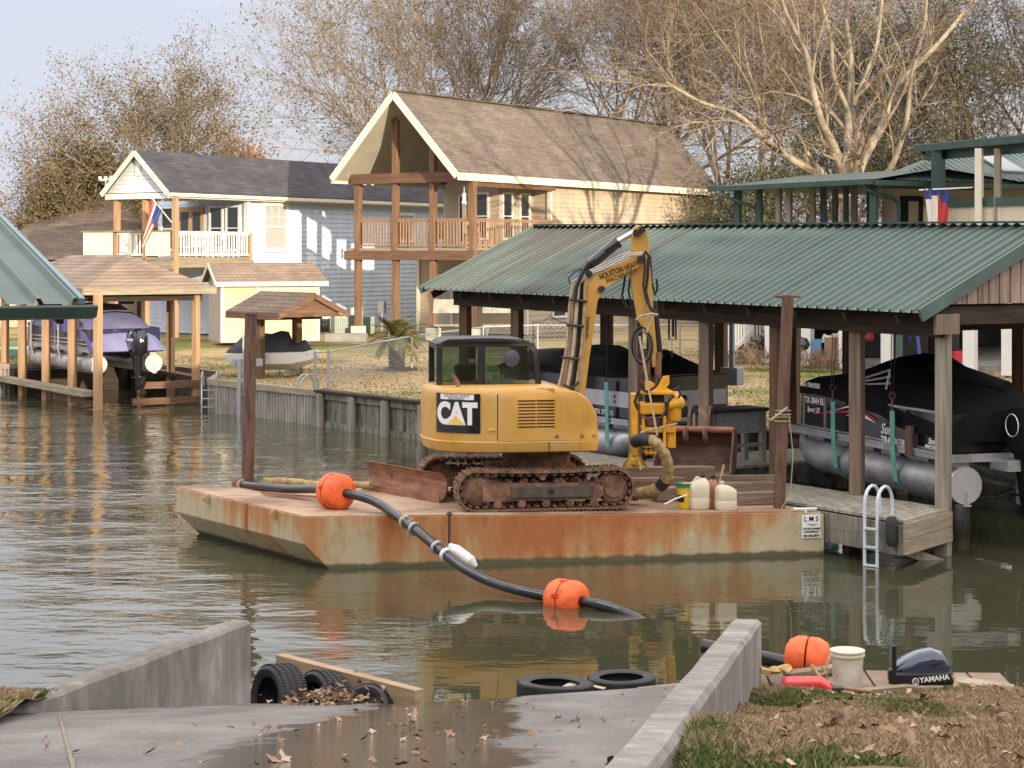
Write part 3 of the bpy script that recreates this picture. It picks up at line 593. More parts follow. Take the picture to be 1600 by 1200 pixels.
for k, (a, b) in enumerate(((1.2, 2.6), (1.1, 4.3), (1.3, .9))):   # porch chairs
    q = Fr(F1.p(a, b, ZD), HA + .3 * k); c_ = thing('porch_chair', ['wooden slatted chair behind the middle bay of the tan house balcony rail', 'wooden slatted chair behind the left bay of the tan house balcony rail', 'wooden slatted chair behind the right bay of the tan house balcony rail'][k], 'chair', q.o, HA + .3 * k, 'wooden chairs on the tan house balcony')
    m_ = MB()
    for j in range(5): m_.box(q, .22 + .0, .25, -.27 + j * .11, -.18 + j * .11, .38, 1.05)
    m_.build('backrest', m_postnew, c_); m_ = MB(); m_.box(q, -.28, .22, -.28, .28, .36, .40); m_.build('seat', m_postnew, c_)
    for sx in (-1, 1):
        for sy in (-1, 1):
            m_ = MB(); m_.box(q, sx * .22 - .03, sx * .22 + .03, sy * .25 - .03, sy * .25 + .03, 0, .36 if sx > 0 else .56); m_.build('leg', m_postnew, c_)
        m_ = MB(); m_.box(q, -.28, .25, sx * .28 - .05, sx * .28 + .05, .56, .59); m_.build('armrest', m_postnew, c_)
ln = MB(); ln.tube([F1.p(-.35, .2, ZE - .5), F1.p(-.35, .2, ZE - .75)], .012, 5); ln.lathe(F1.p(-.35, .2, ZE - 1.15), [(.09, 0), (.1, .06), (.07, .1), (.07, .34), (.1, .36), (.02, .42)], n=12)
tag(ln.build('hanging_feeder', m_white), 'white hanging bird feeder by the corner post of the tan house balcony', 'bird feeder')

# ---------------------------------------------------------------- pale blue house
F2 = Fr((-13.1, 72, 0), HA); W2 = 3.55; Z2E = 6.98; Z2R = 8.62; Z2D = 4.42; L2 = 27.0
h2 = thing('blue_house', 'pale blue two storey house with charcoal roof and white railed balcony', 'house', F2.p(0, 0, GZ), HA)
rf = MB(); slab(rf, [F2.p(-.35, -.02, Z2E), F2.p(L2, -.02, Z2E), F2.p(L2, W2 / 2, Z2R), F2.p(-.35, W2 / 2, Z2R)], .09)
slab(rf, [F2.p(-.35, W2 / 2, Z2R + .002), F2.p(L2, W2 / 2, Z2R + .002), F2.p(L2, W2 + .02, Z2E), F2.p(-.35, W2 + .02, Z2E)], .09)
rfo = rf.build('roof', m_shblue, h2); t = MB()
for b0 in (0, W2): t.beam(F2.p(-.38, b0, Z2E - .1), F2.p(-.38, W2 / 2, Z2R - .1), .05, .19, (0, 0, 1))
t.beam(F2.p(-.35, -.10, Z2E - .13), F2.p(L2, -.10, Z2E - .13), .13, .13, (0, 0, 1)); t.beam(F2.p(-.35, -.0, Z2E - .16), F2.p(L2, .0, Z2E - .16), .05, .2, (0, 0, 1))
t.build('gutter', m_cream, rfo)
g = MB(); zz0 = Z2E - .02
def clip2(z): k = max(0, min(1, (z - Z2E) / (Z2R - Z2E))); return (k / 2, 1 - k / 2)
siding(g, F2.p(-.1, .06), F2.p(-.1, W2 - .06), Z2E - .02, Z2R - .12, -AX, .17, clip2); g.build('gable', m_sdwhite, h2)
gb = MB(); gb.beam(F2.p(-.12, 0, Z2E - .16), F2.p(-.12, W2, Z2E - .16), .1, .22, (0, 0, 1)); gb.build('gable_beam', m_white, h2)
v = MB(); v.box(F2, -.17, -.10, W2 / 2 - .13, W2 / 2 + .13, Z2R - 1.0, Z2R - .42)
for k in range(5): v.box(F2, -.185, -.17, W2 / 2 - .1, W2 / 2 + .1, Z2R - .96 + k * .11, Z2R - .91 + k * .11)
v.build('vent', m_white, h2)
wl = MB(); siding(wl, F2.p(4.6, .3), F2.p(L2 - .3, .3), GZ, Z2E - .2, -BX, .20); siding(wl, F2.p(4.6, 5.2), F2.p(4.6, .3), Z2D, Z2E - .2, -AX, .2)
wl.box(F2, 4.63, L2 - .33, .33, 5.2, GZ, Z2E - .25); wl.build('wall', m_sdblue, h2)
wl = MB(); siding(wl, F2.p(3.4, 5.2), F2.p(3.4, .35), GZ, Z2D - .3, -AX, .2); wl.box(F2, 3.43, 4.6, .37, 5.2, GZ, Z2D - .2); wl.build('ground_floor_wall', m_sdblue, h2)
c_ = MB(); c_.beam(F2.p(4.6, .28, GZ), F2.p(4.6, .28, Z2E - .2), .2, .2, AX); c_.build('corner_board', m_white, h2)
window(h2, F2.p(6.35, .28, Z2D + 1.25), AX, -BX, 1.35, 1.75, m_white, m_blind, tw=.16, grid=3)
window(h2, F2.p(15.4, .28, Z2D + 1.35), AX, -BX, 1.5, 1.1, m_white, m_blind, tw=.14, mid=False, grid=2)
window(h2, F2.p(4.58, 1.0, Z2D + 1.2), BX, -AX, .6, 1.7); window(h2, F2.p(4.58, 1.9, Z2D + 1.2), BX, -AX, .6, 1.7); window(h2, F2.p(4.58, 4.6, Z2D + 1.2), BX, -AX, .6, 1.7)
dd = MB(); dd.box(F2, 4.5, 4.58, 2.6, 4.0, Z2D, Z2D + 2.1); ddo = dd.build('double_door', m_postnew, h2)
for b in (2.95, 3.62):
    q = MB(); q.box(F2, 4.48, 4.5, b - .2, b + .2, Z2D + .3, Z2D + 1.9); q.build('glass', m_glass, ddo)
dk = MB(); dk.box(F2, -.05, 4.6, -.0, 4.9, Z2D - .12, Z2D); dk.build('deck_floor', m_beamgrey, h2)
dk = MB(); dk.beam(F2.p(-.08, 0, Z2D - .3), F2.p(-.08, 4.9, Z2D - .3), .08, .34, (0, 0, 1)); dk.beam(F2.p(0, -.04, Z2D - .26), F2.p(4.6, -.04, Z2D - .26), .08, .28, (0, 0, 1)); dk.build('deck_beam', m_beamgrey, h2)
for b in (.0, 1.55, 3.1): post(h2, F2.p(.05, b), GZ, Z2E - .22, .2, m_postnew, ang=HA)
for a, b in ((.05, 4.8), (4.45, .02)): post(h2, F2.p(a, b), GZ, Z2D + 1.0, .16, m_postnew, ang=HA)
railing(h2, F2.p(.2, -.02), F2.p(4.4, -.02), Z2D, 1.0, m_white, .15, .055); railing(h2, F2.p(-.02, 1.65), F2.p(-.02, 3.0), Z2D, 1.0, m_white, .14, .06)
for b0, b1 in ((.12, 1.45), (3.2, 4.8)):                     # corrugated panels on two bays of the balcony
    q = MB(); k = int((b1 - b0) / .05); pr = [F2.p(-.10 - (.02 if i % 2 else 0), b0 + (b1 - b0) * i / k) for i in range(k + 1)]
    q.loft([[x + Vector((0, 0, Z2D + .06)) for x in pr], [x + Vector((0, 0, Z2D + 1.0)) for x in pr]], close=False, cap=False); q.build('balcony_panel', m_cream, h2)
q = MB(); k = 60; pr = [F2.p(.0 + 3.0 * i / k, 4.9 + (.02 if i % 2 else 0)) for i in range(k + 1)]
q.loft([[x + Vector((0, 0, Z2D + .06)) for x in pr], [x + Vector((0, 0, Z2D + 1.0)) for x in pr]], close=False, cap=False); q.build('balcony_panel', m_cream, h2)
cp = MB(); cp.beam(F2.p(-.1, .0, Z2D + 1.03), F2.p(-.1, 4.9, Z2D + 1.03), .12, .05, (0, 0, 1)); cp.build('top_rail', m_beamgrey, h2)
for k, a in enumerate((1.4, 2.4, 3.3)):                      # white balcony chairs
    q = Fr(F2.p(a, .9, Z2D), HA + 1.2); o = MB()
    for j in range(4): o.box(q, .2, .23, -.22 + j * .12, -.14 + j * .12, .4, .95)
    o.box(q, -.24, .2, -.25, .25, .38, .42)
    for sx in (-1, 1):
        for sy in (-1, 1): o.box(q, sx * .2 - .02, sx * .2 + .02, sy * .22 - .02, sy * .22 + .02, 0, .38)
    tag(o.build('patio_chair', m_white), ['white patio chair on the blue house balcony, nearest the corner post', 'white patio chair in the middle of the blue house balcony rail', 'white patio chair on the blue house balcony, nearest the house wall'][k], 'chair', 'white chairs on the blue house balcony')
# the american flag on its slanting staff
fs = F2.p(-.1, .05, Z2D + 1.35); fe = U(237, 309, 71.2); fl = thing('stars_and_stripes_flag', 'red and white striped flag on a slanting pole on the blue house balcony', 'flag', fs)
q = MB(); q.tube([fs, fe], .025, 6); q.build('flagpole', m_white, fl)
m_fr = mat('flag_red', (.62, .07, .07), .8, 0, .1, 4); m_fw = mat('flag_white', (.78, .76, .72), .8, 0, .05, 4); m_fb = mat('flag_blue', (.05, .08, .26), .8, 0, .1, 4)
q = MB(); NS, NV = 13, 10; top0 = fe.lerp(fs, .02); top1 = fe.lerp(fs, .52)
def fpt(i, j):                                               # hangs limp from the staff
    a = top0.lerp(top1, i / NS); h = j / NV
    return a + Vector((-.30 * h * (1 - .2 * i / NS) + .03 * math.sin(i * 1.1), .10 * math.sin(i * .9 + h * 3), -1.25 * h - .25 * (i / NS) * h)) + Vector((-(i / NS) * .55 * h, 0, 0))
for i in range(NS):
    for j in range(NV):
        q.cur = 2 if (i > 5 and j < 4) else (0 if i % 2 == 0 else 1)
        q.add([fpt(i, j), fpt(i + 1, j), fpt(i + 1, j + 1), fpt(i, j + 1)], [(0, 1, 2, 3)])
q.build('cloth', [m_fr, m_fw, m_fb], fl)
# weather mast on the gable
q = MB(); wp = U(165, 300, 72); q.tube([wp, wp + Vector((0, 0, .55))], .02, 6); q.beam(wp + Vector((-.22, 0, .45)), wp + Vector((.2, 0, .5)), .05, .05)
for dx in (-.22, .2, 0): q.lathe(wp + Vector((dx, 0, .46)), [(.02, 0), (.07, .03), (.07, .12), (.01, .15)], n=8)
tag(q.build('weather_station', m_cream), 'cream weather station on a short mast at the blue house eave', 'weather station')

# ---------------------------------------------------------------- dark hip roof of a third house, far left
F3 = Fr(U(60, 400, 88) * 1, 0)
h3 = thing('dark_roof_house', 'low house with dark brown hip roof behind the blue house balcony', 'house', (U(100, 400, 88).x, 90, 1.3))
A = U(-45, 400, 84); B = U(190, 415, 84); RA = U(62, 322, 92); RB = U(182, 300, 92)
q = MB(); P0 = Vector((A.x, 84, 4.3)); P1 = Vector((B.x, 84, 4.3)); P2 = Vector((B.x + 2, 100, 4.3)); P3 = Vector((A.x, 100, 4.3)); r0 = Vector((U(95, 0, 92).x, 92, 7.0)); r1_ = Vector((U(190, 0, 92).x, 92, 7.6))
q.add([P0, P1, P2, P3, r0, r1_], [(0, 1, 5, 4), (1, 2, 5), (2, 3, 4, 5), (3, 0, 4), (3, 2, 1, 0)]); q.build('roof', m_shdark, h3)
q = MB(); q.box(Fr((0, 0, 0), 0), A.x + .6, B.x - .4, 84.6, 99, 1.2, 4.25); q.build('wall', m_sdbeige, h3)

# ---------------------------------------------------------------- yellow shed
FS = Fr((-10.75, 68.5, 0), R(22)); shg = 1.28; LS = 3.75; ZSE = 3.62; ZSR = 4.18; DS = 1.9
sh = thing('garden_shed', 'small yellow shed with cream trimmed double doors in front of the blue house', 'shed', FS.p(0, 0, shg), R(22))
q = MB(); q.box(FS, 0, LS, 0, DS, shg, ZSE - .05); q.build('wall', m_shedwall, sh)
q = MB(); q.loft([[FS.p(-.02, -.02, shg + .02), FS.p(-.02, DS, shg + .02), FS.p(-.02, DS, ZSE), FS.p(-.02, DS / 2, ZSR - .05), FS.p(-.02, -.02, ZSE)], [FS.p(.03, 0.003, shg + .02), FS.p(.03, DS - .003, shg + .02), FS.p(.03, DS - .003, ZSE), FS.p(.03, DS / 2, ZSR - .05), FS.p(.03, .003, ZSE)]]); q.build('gable', m_shedgrey, sh)
q = MB(); slab(q, [FS.p(-.25, -.25, ZSE - .1), FS.p(LS + .3, -.25, ZSE - .1), FS.p(LS + .05, DS / 2, ZSR + .03), FS.p(-.25, DS / 2, ZSR + .03)], .05); slab(q, [FS.p(-.25, DS / 2, ZSR + .031), FS.p(LS + .05, DS / 2, ZSR + .031), FS.p(LS + .3, DS + .25, ZSE - .1), FS.p(-.25, DS + .25, ZSE - .1)], .05); ro = q.build('roof', m_shbrown, sh)
q = MB(); q.beam(FS.p(-.25, -.27, ZSE - .19), FS.p(LS + .3, -.27, ZSE - .19), .04, .16, (0, 0, 1))
for b in (-.27, DS + .25): q.beam(FS.p(-.27, b, ZSE - .17), FS.p(-.27, DS / 2, ZSR - .04), .04, .14, (0, 0, 1))
q.build('fascia', m_cream, ro)
q = MB(); up = (0, 0, 1)
for a, wd in ((.06, .12), (1.36, .1), (LS - .06, .14)): q.box(FS, a - wd / 2, a + wd / 2, -.04, -.002, shg, ZSE - .2)
q.box(FS, .12, LS - .1, -.035, -.002, shg, shg + .09); q.box(FS, 1.42, LS - .13, -.035, -.002, ZSE - .42, ZSE - .33); q.build('trim', m_cream, sh)
for a0, a1 in ((1.44, 2.45), (2.47, LS - .36)):
    q = MB(); q.box(FS, a0, a1, -.03, -.003, shg + .1, ZSE - .44); q.build('door', m_shedwall, sh)

# ---------------------------------------------------------------- left boat shelter with hip roof
FL = Fr((-12.4, 54, 0), math.atan2(-.8417, .54))             # a = towards us, b = right-far (n)
def LS_(s, t, z=0.0): return Vector((-12.45, 53.9, 0)) + BHU * s + BHN * t + Vector((0, 0, z))
ZLE, ZLR = 3.52, 4.50; WLs = 4.15; LLs = 9.0
sh2 = thing('boat_shelter', 'brown hip-roofed boat shelter over the purple covered pontoon boat', 'boat shelter', LS_(0, 0, 0), math.atan2(.8417, -.54))
q = MB(); a_, b_, c_, d_ = LS_(0, 0, ZLE), LS_(0, WLs, ZLE), LS_(LLs, WLs, ZLE), LS_(LLs, 0, ZLE); e_, f_ = LS_(1.9, WLs / 2, ZLR), LS_(LLs - 1.9, WLs / 2, ZLR)
q.add([a_, b_, c_, d_, e_, f_], [(0, 1, 4), (1, 2, 5, 4), (2, 3, 5), (3, 0, 4, 5), (3, 2, 1, 0)]); ro = q.build('roof', m_shbrown, sh2)
q = MB()
for p, r_ in ((a_, b_), (b_, c_), (c_, d_), (d_, a_)): q.beam(p - Vector((0, 0, .09)), r_ - Vector((0, 0, .09)), .05, .20, (0, 0, 1))
q.build('fascia', m_beamgrey, ro)
q = MB()
for p, r_ in ((LS_(.35, .3, ZLE - .28), LS_(LLs - .3, .3, ZLE - .28)), (LS_(.35, WLs - .35, ZLE - .28), LS_(LLs - .3, WLs - .35, ZLE - .28)), (LS_(.35, .3, ZLE - .28), LS_(.35, WLs - .35, ZLE - .28))): q.beam(p, r_, .1, .22, (0, 0, 1))
q.build('beam', m_beamdark, sh2)
def solve_s(px, base, t):                                    # where along the shelter a post stands
    best = 0; bd = 9e9
    for k in range(0, 2000):
        s_ = -2 + k * .01; p = base(s_, t); e = abs(800 + FPX * p.x / p.y - px)
        if e < bd: bd = e; best = s_
    return best
for px in (153, 113, 72, 35, 8):
    p = LS_(solve_s(px, LS_, .35), .35); post(sh2, p, -.6, ZLE - .17, .20, m_postnew, ang=HA)
for s_, t in ((.35, WLs - .5), (2.7, WLs - .35), (5.2, WLs - .35), (LLs - .5, WLs - .35), (LLs - .5, 1.6)): post(sh2, LS_(s_, t), -.6, ZLE - .17, .19, m_postnew, ang=HA)
lf = MB()
for s_ in (1.0, 5.5):
    for t in (.9, WLs - 1.0): lf.tube([LS_(s_, t, ZLE - .3), LS_(s_, t, 2.0)], .02, 5)
    lf.lathe(LS_(s_, 1.7, ZLE - .36), [(.14, -.2), (.14, .2)], axis=BHN, n=10)
lf.build('lift_motor', m_beamdark, sh2)
dk = thing('timber_walkway', 'grey timber walkway along the posts of the brown hip-roofed shelter', 'walkway', LS_(0, 0, 0), 0)
q = MB(); q.beam(LS_(-.1, .12, .47), LS_(11, .12, .47), .36, .17, (0, 0, 1)); q.build('deck', m_beamgrey, dk)
q = MB(); q.beam(LS_(.1, .3, .17), LS_(3.5, .3, .17), .08, .17, (0, 0, 1)); q.build('brace', m_beambrown, dk)
dk = thing('lift_slip_frame', 'dark timber frame of the slip under the black outboard motor', 'dock', LS_(.3, 3, 0), 0)
q = MB(); q.beam(LS_(.25, 1.9, .62), LS_(.25, WLs - .45, .62), .14, .2, (0, 0, 1)); q.beam(LS_(.25, 1.6, .14), LS_(.25, WLs - .45, .14), .12, .2, (0, 0, 1)); q.beam(LS_(.3, WLs - .3, .75), LS_(8, WLs - .3, .85), .4, .12, (0, 0, 1)); q.build('beam', m_beambrown, dk)
q = MB(); q.beam(LS_(7.5, .3, .3), LS_(7.5, WLs, .3), .3, .9, (0, 0, 1)); q.beam(LS_(4, WLs + .2, .3), LS_(7.5, WLs + .2, .3), .2, 1.1, (0, 0, 1)); q.build('back_wall', m_beamdark, dk)
q = MB(); pp = LS_(.1, .48); q.tube([pp + Vector((0, 0, -.4)), pp + Vector((0, 0, .78))], .07, 8); tag(q.build('white_pipe_post', m_white), 'short white pipe post against the corner post of the left shelter', 'post')

# ---------------------------------------------------------------- small gabled lift shelter with jet ski
def SS_(s, t, z=0.0): return Vector((U(433, 0, 52.6).x, 52.6, 0)) + Vector((-.62, .785, 0)) * s + Vector((.785, .62, 0)) * t + Vector((0, 0, z))
ZP, ZQ = 2.86, 3.42; WSs, LSs = 2.35, 2.9
s3 = thing('lift_shelter', 'small brown gabled shelter over the covered jet ski by the seawall', 'boat shelter', SS_(0, 0, .9))
q = MB(); slab(q, [SS_(-.1, 0, ZP), SS_(LSs, 0, ZP), SS_(LSs, WSs / 2, ZQ), SS_(-.1, WSs / 2, ZQ)], .05); slab(q, [SS_(-.1, WSs / 2, ZQ + .001), SS_(LSs, WSs / 2, ZQ + .001), SS_(LSs, WSs, ZP), SS_(-.1, WSs, ZP)], .05); ro = q.build('roof', m_shdark, s3)
q = MB(); q.beam(SS_(-.1, 0, ZP - .12), SS_(LSs, 0, ZP - .12), .05, .19, (0, 0, 1)); q.beam(SS_(-.12, 0, ZP - .1), SS_(-.12, WSs / 2, ZQ - .1), .05, .15, (0, 0, 1)); q.beam(SS_(-.12, WSs, ZP - .1), SS_(-.12, WSs / 2, ZQ - .1), .05, .15, (0, 0, 1)); q.build('fascia', m_beambrown, ro)
q = MB(); q.prism([SS_(-.02, .1, ZP - .14), SS_(-.02, WSs - .1, ZP - .14), SS_(-.02, WSs / 2, ZQ - .16)], SS_(.05, 0) - SS_(0, 0)); q.build('gable', m_beambrown, s3)
post(s3, SS_(1.4, WSs / 2 + .35), .8, ZP, .22, m_posttan, ang=R(45)); post(s3, SS_(1.35, -.1 + .35), .2, ZP, .2, m_postdark, ang=R(45))
q = MB(); q.beam(SS_(1.4, 0, ZP - .18), SS_(1.4, WSs, ZP - .18), .14, .16, (0, 0, 1)); q.build('beam', m_beamdark, s3)
jk = thing('jet_ski', 'white hulled jet ski under a charcoal cover in the small shelter', 'jet ski', U(425, 585, 54))
JF = Fr(Vector((U(425, 0, 54.5).x, 54.5, 0)), R(-18)); rings = []
for a, wd, zb, zt in ((-1.35, .40, 1.35, 1.55), (-1.2, .5, 1.22, 1.6), (-.2, .54, 1.12, 1.62), (.8, .45, 1.15, 1.66), (1.3, .22, 1.36, 1.68), (1.5, .04, 1.6, 1.7)):
    rings.append([JF.p(a, -wd, zt), JF.p(a, -wd * .8, (zb + zt) / 2 - .06), JF.p(a, 0, zb), JF.p(a, wd * .8, (zb + zt) / 2 - .06), JF.p(a, wd, zt), JF.p(a, wd * .5, zt + .05), JF.p(a, -wd * .5, zt + .05)])
q = MB(); q.loft(rings); q.build('hull', m_white, jk, smooth=True)
rings = []
for a, wd, zt in ((-1.3, .36, 1.72), (-.9, .42, 2.1), (-.45, .40, 2.22), (.0, .36, 2.18), (.3, .34, 2.28), (.5, .36, 2.25), (.62, .34, 1.95), (.8, .34, 1.9), (1.05, .26, 2.03), (1.25, .18, 1.74), (1.42, .06, 1.72)):
    rings.append([JF.p(a, -wd - .06, 1.62), JF.p(a, -wd * .8, (zt + 1.68) / 2), JF.p(a, -wd * .25, zt), JF.p(a, wd * .25, zt), JF.p(a, wd * .8, (zt + 1.68) / 2), JF.p(a, wd + .06, 1.62)])
q = MB(); q.loft(rings); q.build('cover', mat('grey_cover', (.035, .037, .042), .85, 0, .2, 3, .5, 4, dist=.05), jk, smooth=True)
q = MB()
for a in (-.7, .7): q.beam(JF.p(a, -.6, 1.08), JF.p(a, .6, 1.08), .1, .14, (0, 0, 1)); q.beam(JF.p(a, 0, .8), JF.p(a, 0, 1.05), .1, .1)
tag(q.build('jet_ski_cradle', m_beamgrey), 'timber cradle holding up the covered jet ski', 'cradle')
q = MB(); lp = G(372, 640, 0); lp = Vector((U(374, 0, 51.6).x, 51.6, 0))
q.beam(lp + Vector((0, 0, -.5)), lp + Vector((.0, 0, 1.6)), .16, .09, (1, 0, 0)); q.beam(lp + Vector((.12, .1, .6)), lp + Vector((.12, .1, 2.25)), .12, .08, (1, 0, 0)); q.beam(lp + Vector((-.2, 0, 1.5)), lp + Vector((.6, .3, 1.5)), .08, .2, (0, 0, 1)); q.beam(lp + Vector((0, 0, .62)), lp + Vector((.7, .4, .62)), .08, .08, (0, 0, 1))
tag(q.build('lift_mast', m_galv), 'galvanised steel mast of the jet ski lift at the pale seawall', 'boat lift')
def pool_ladder(px0, px1, D, ztop, zb, label, rungs=4, yaw=0.0, dep=.35, name='dock_ladder', r=.024, m=None):
    m = m or m_galv
    A = Vector((U(px0, 0, D).x, D, 0)); B = Vector((U(px1, 0, D).x, D + yaw, 0)); bk = Vector((-(B - A).y, (B - A).x, 0)).normalized() * dep
    root = thing(name, label, 'ladder', (A + B) / 2)
    for p in (A, B):
        pts = [p + Vector((0, 0, zb))]; pts += [p + Vector((0, 0, ztop - dep / 2))]
        for k in range(1, 9):
            a = PI * k / 8; pts.append(p + bk * (.5 - .5 * math.cos(a)) + Vector((0, 0, ztop - dep / 2 + dep / 2 * math.sin(a))))
        pts.append(p + bk + Vector((0, 0, ztop - dep * 1.15))); q = MB(); q.tube(pts, r, 8); q.build('rail', m, root, smooth=True)
    for k in range(rungs):
        z = zb + .12 + (ztop - dep - zb - .1) * k / max(rungs - 1, 1) * .8; q = MB(); q.beam(A + Vector((0, 0, z)), B + Vector((0, 0, z)), .07, .025, (0, 0, 1)); q.build('rung', m, root)
pool_ladder(315, 338, 53.0, 1.15, -.2, 'aluminium ladder at the pale seawall beside the left shelter corner post', 4)
pool_ladder(464, 472, 49.9, 1.28, -.1, 'hooped silver ladder on the seawall near the end of the chain-link fence', 3, yaw=-.15, dep=.55)

# ================================================================ GREEN BOATHOUSE
def bhs(px, t):                                              # station along the boathouse seen at a picture column
    k = (px - 800) / FPX; o = BHO + BHN * t
    return (o.x - k * o.y) / (k * BHU.y - BHU.x)
SE = 14.6; ZB0, ZB1, ZT0, ZT1 = 3.63, 3.76, 4.95, 5.11
def eavz(s): return ZB0 + (ZB1 - ZB0) * s / SE
def ridz(s): return ZT0 + (ZT1 - ZT0) * s / SE
bh = thing('boathouse', 'long open boathouse with ribbed green metal roof over two covered pontoon boats', 'boathouse', BH(SE / 2, 3, 0), math.atan2(-BHU.y, -BHU.x))
def ribbed(mb, s0, s1, t0, t1, za, zb, pitch=.228, dz=.045):
    n_ = int((s1 - s0) / pitch); A = []; B = []
    for i in range(n_):
        for f_, h_ in ((0, 0), (.40, 0), (.44, .010), (.48, 0), (.80, 0), (.86, dz), (.94, dz)):
            s_ = s0 + (i + f_) * pitch; A.append(BH(s_, t0, za(s_) + h_)); B.append(BH(s_, t1, zb(s_) + h_))
    A.append(BH(s0 + n_ * pitch, t0, za(s1))); B.append(BH(s0 + n_ * pitch, t1, zb(s1)))
    mb.loft([A, B], close=False, cap=False)
q = MB(); ribbed(q, 0, SE + .1, 0, 3.0, lambda s: eavz(s), lambda s: ridz(s)); ribbed(q, 0, SE + .1, 6.0, 3.0, lambda s: eavz(s), lambda s: ridz(s))
ro = q.build('roof', m_bhroof, bh)
q = MB(); q.beam(BH(0, 3, ridz(0) + .05), BH(SE + .1, 3, ridz(SE) + .05), .30, .03, (0, 0, 1)); q.build('ridge_cap', m_greentrim, ro)
q = MB(); q.beam(BH(-.02, -.04, eavz(0) - .03), BH(-.02, 3, ridz(0) - .01), .05, .20, (0, 0, 1)); q.beam(BH(-.02, 6.04, eavz(0) - .03), BH(-.02, 3, ridz(0) - .01), .05, .20, (0, 0, 1)); q.build('rake_trim', m_greenmetal, ro)
q = MB(); q.beam(BH(SE + .12, -.02, eavz(SE) - .02), BH(SE + .12, 3, ridz(SE)), .05, .16, (0, 0, 1)); q.build('rake_trim', m_greenmetal, ro)
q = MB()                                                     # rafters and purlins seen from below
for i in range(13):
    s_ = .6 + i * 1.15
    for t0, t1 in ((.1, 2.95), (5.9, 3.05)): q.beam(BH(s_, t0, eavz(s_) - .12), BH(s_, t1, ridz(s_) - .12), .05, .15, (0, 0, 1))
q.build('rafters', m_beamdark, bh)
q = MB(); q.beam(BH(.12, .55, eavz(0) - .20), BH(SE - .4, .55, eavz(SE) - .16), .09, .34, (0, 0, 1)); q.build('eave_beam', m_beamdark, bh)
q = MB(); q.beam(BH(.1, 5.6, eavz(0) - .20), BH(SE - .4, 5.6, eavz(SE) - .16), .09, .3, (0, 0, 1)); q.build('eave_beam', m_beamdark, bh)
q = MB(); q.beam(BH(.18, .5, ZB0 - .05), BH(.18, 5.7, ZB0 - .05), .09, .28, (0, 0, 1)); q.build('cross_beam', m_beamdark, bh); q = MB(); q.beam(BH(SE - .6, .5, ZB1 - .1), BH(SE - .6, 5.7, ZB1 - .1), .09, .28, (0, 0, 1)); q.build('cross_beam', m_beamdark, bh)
q = MB(); q.beam(BH(.02, .30, ZB0 - .17), BH(.02, .78, ZB0 - .17), .06, .30, (0, 0, 1)); q.build('beam_end', m_postbrown, bh)
q = MB(); zg = ZB0 + .12; N = 42                             # boards of the gable
for i in range(N):
    t0 = .55 + i * (4.9 / N); t1 = t0 + 4.9 / N - .012; zt = lambda t: ZB0 + (ZT0 - ZB0) * (1 - abs(t - 3) / 3) - .08
    o = .012 if i % 2 else 0
    if zt(t0) < zg + .02 and zt(t1) < zg + .02: continue
    a, b = BH(.06 + o, t0, zg), BH(.06 + o, t1, zg); c, d = BH(.06 + o, t1, max(zt(t1), zg + .01)), BH(.06 + o, t0, max(zt(t0), zg + .01)); q.prism([a, b, c, d], BHU * .03)
q.build('gable', m_gable, bh)
for i, px in enumerate((1474, 1339, 1214, 1103, 993, 900, 808, 727)):
    t = .675; s_ = bhs(px, t); m_ = m_postgrey if i in (0,) else (m_postbrown if i in (1, 3, 4) else m_postdark)
    post(bh, BH(s_, t), -1.0, eavz(s_) - .03, .20, m_ if i < 5 else m_postdark, ang=HA)
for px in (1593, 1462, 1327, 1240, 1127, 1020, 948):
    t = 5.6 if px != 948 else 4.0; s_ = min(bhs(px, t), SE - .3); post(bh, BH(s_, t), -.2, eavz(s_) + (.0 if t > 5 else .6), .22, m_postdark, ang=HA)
# lift rails and electric box
q = MB(); q.beam(BH(2.0, 2.0, 3.32), BH(2.0, 4.9, 3.32), .1, .14, (0, 0, 1)); q.beam(BH(5.0, 2.0, 3.36), BH(5.0, 4.9, 3.36), .1, .14, (0, 0, 1)); q.build('lift_beam', m_beamdark, bh)
s_ = bhs(1133, 5.3); q = MB(); q.box(Fr(BH(s_ - .2, 5.35, 0), HA), -.22, .12, -.2, .2, 1.75, 2.12); q.box(Fr(BH(s_ - .2, 5.35, 0), HA), -.1, .0, -.05, .05, 2.12, 3.3)
tag(q.build('electric_box', m_galv, bevel=.015), 'grey electric box on a dark rear post of the green boathouse', 'electric box')

# dock in front of the boathouse posts
dk = thing('boat_dock', 'grey board dock along the front posts of the green boathouse', 'dock', BH(5, 0, 0))
Zd = .70
q = MB(); f0 = -.30
n_ = 72
for i in range(n_):
    s_ = -.42 + i * .15; k_ = .60; q.loft([[BH(s_, -.76, z), BH(s_ + .138, -.76, z), BH(s_ + k_ + .138, .76, z), BH(s_ + k_, .76, z)] for z in (Zd - .04, Zd + .002 * (i % 3))])
q.build('deck_boards', m_deckgrey, dk)
q = MB()
q.beam(BH(-.46, -.79, Zd - .15), BH(.14, .76, Zd - .15), .05, .22, (0, 0, 1)); q.beam(BH(-.46, -.79, Zd - .375), BH(.14, .76, Zd - .375), .05, .215, (0, 0, 1)); q.build('end_board', m_beamgrey, dk)
q = MB(); q.beam(BH(-.43, -.79, Zd - .18), BH(10.3, -.79, Zd - .16), .05, .23, (0, 0, 1)); q.beam(BH(-.43, -.79, Zd - .39), BH(10.3, -.79, Zd - .39), .05, .215, (0, 0, 1)); q.build('side_board', m_wallwood, dk)
q = MB(); q.beam(BH(.2, -.3, Zd - .5), BH(-.1, .6, -.15), .14, .14); q.build('brace', m_postgrey, dk)
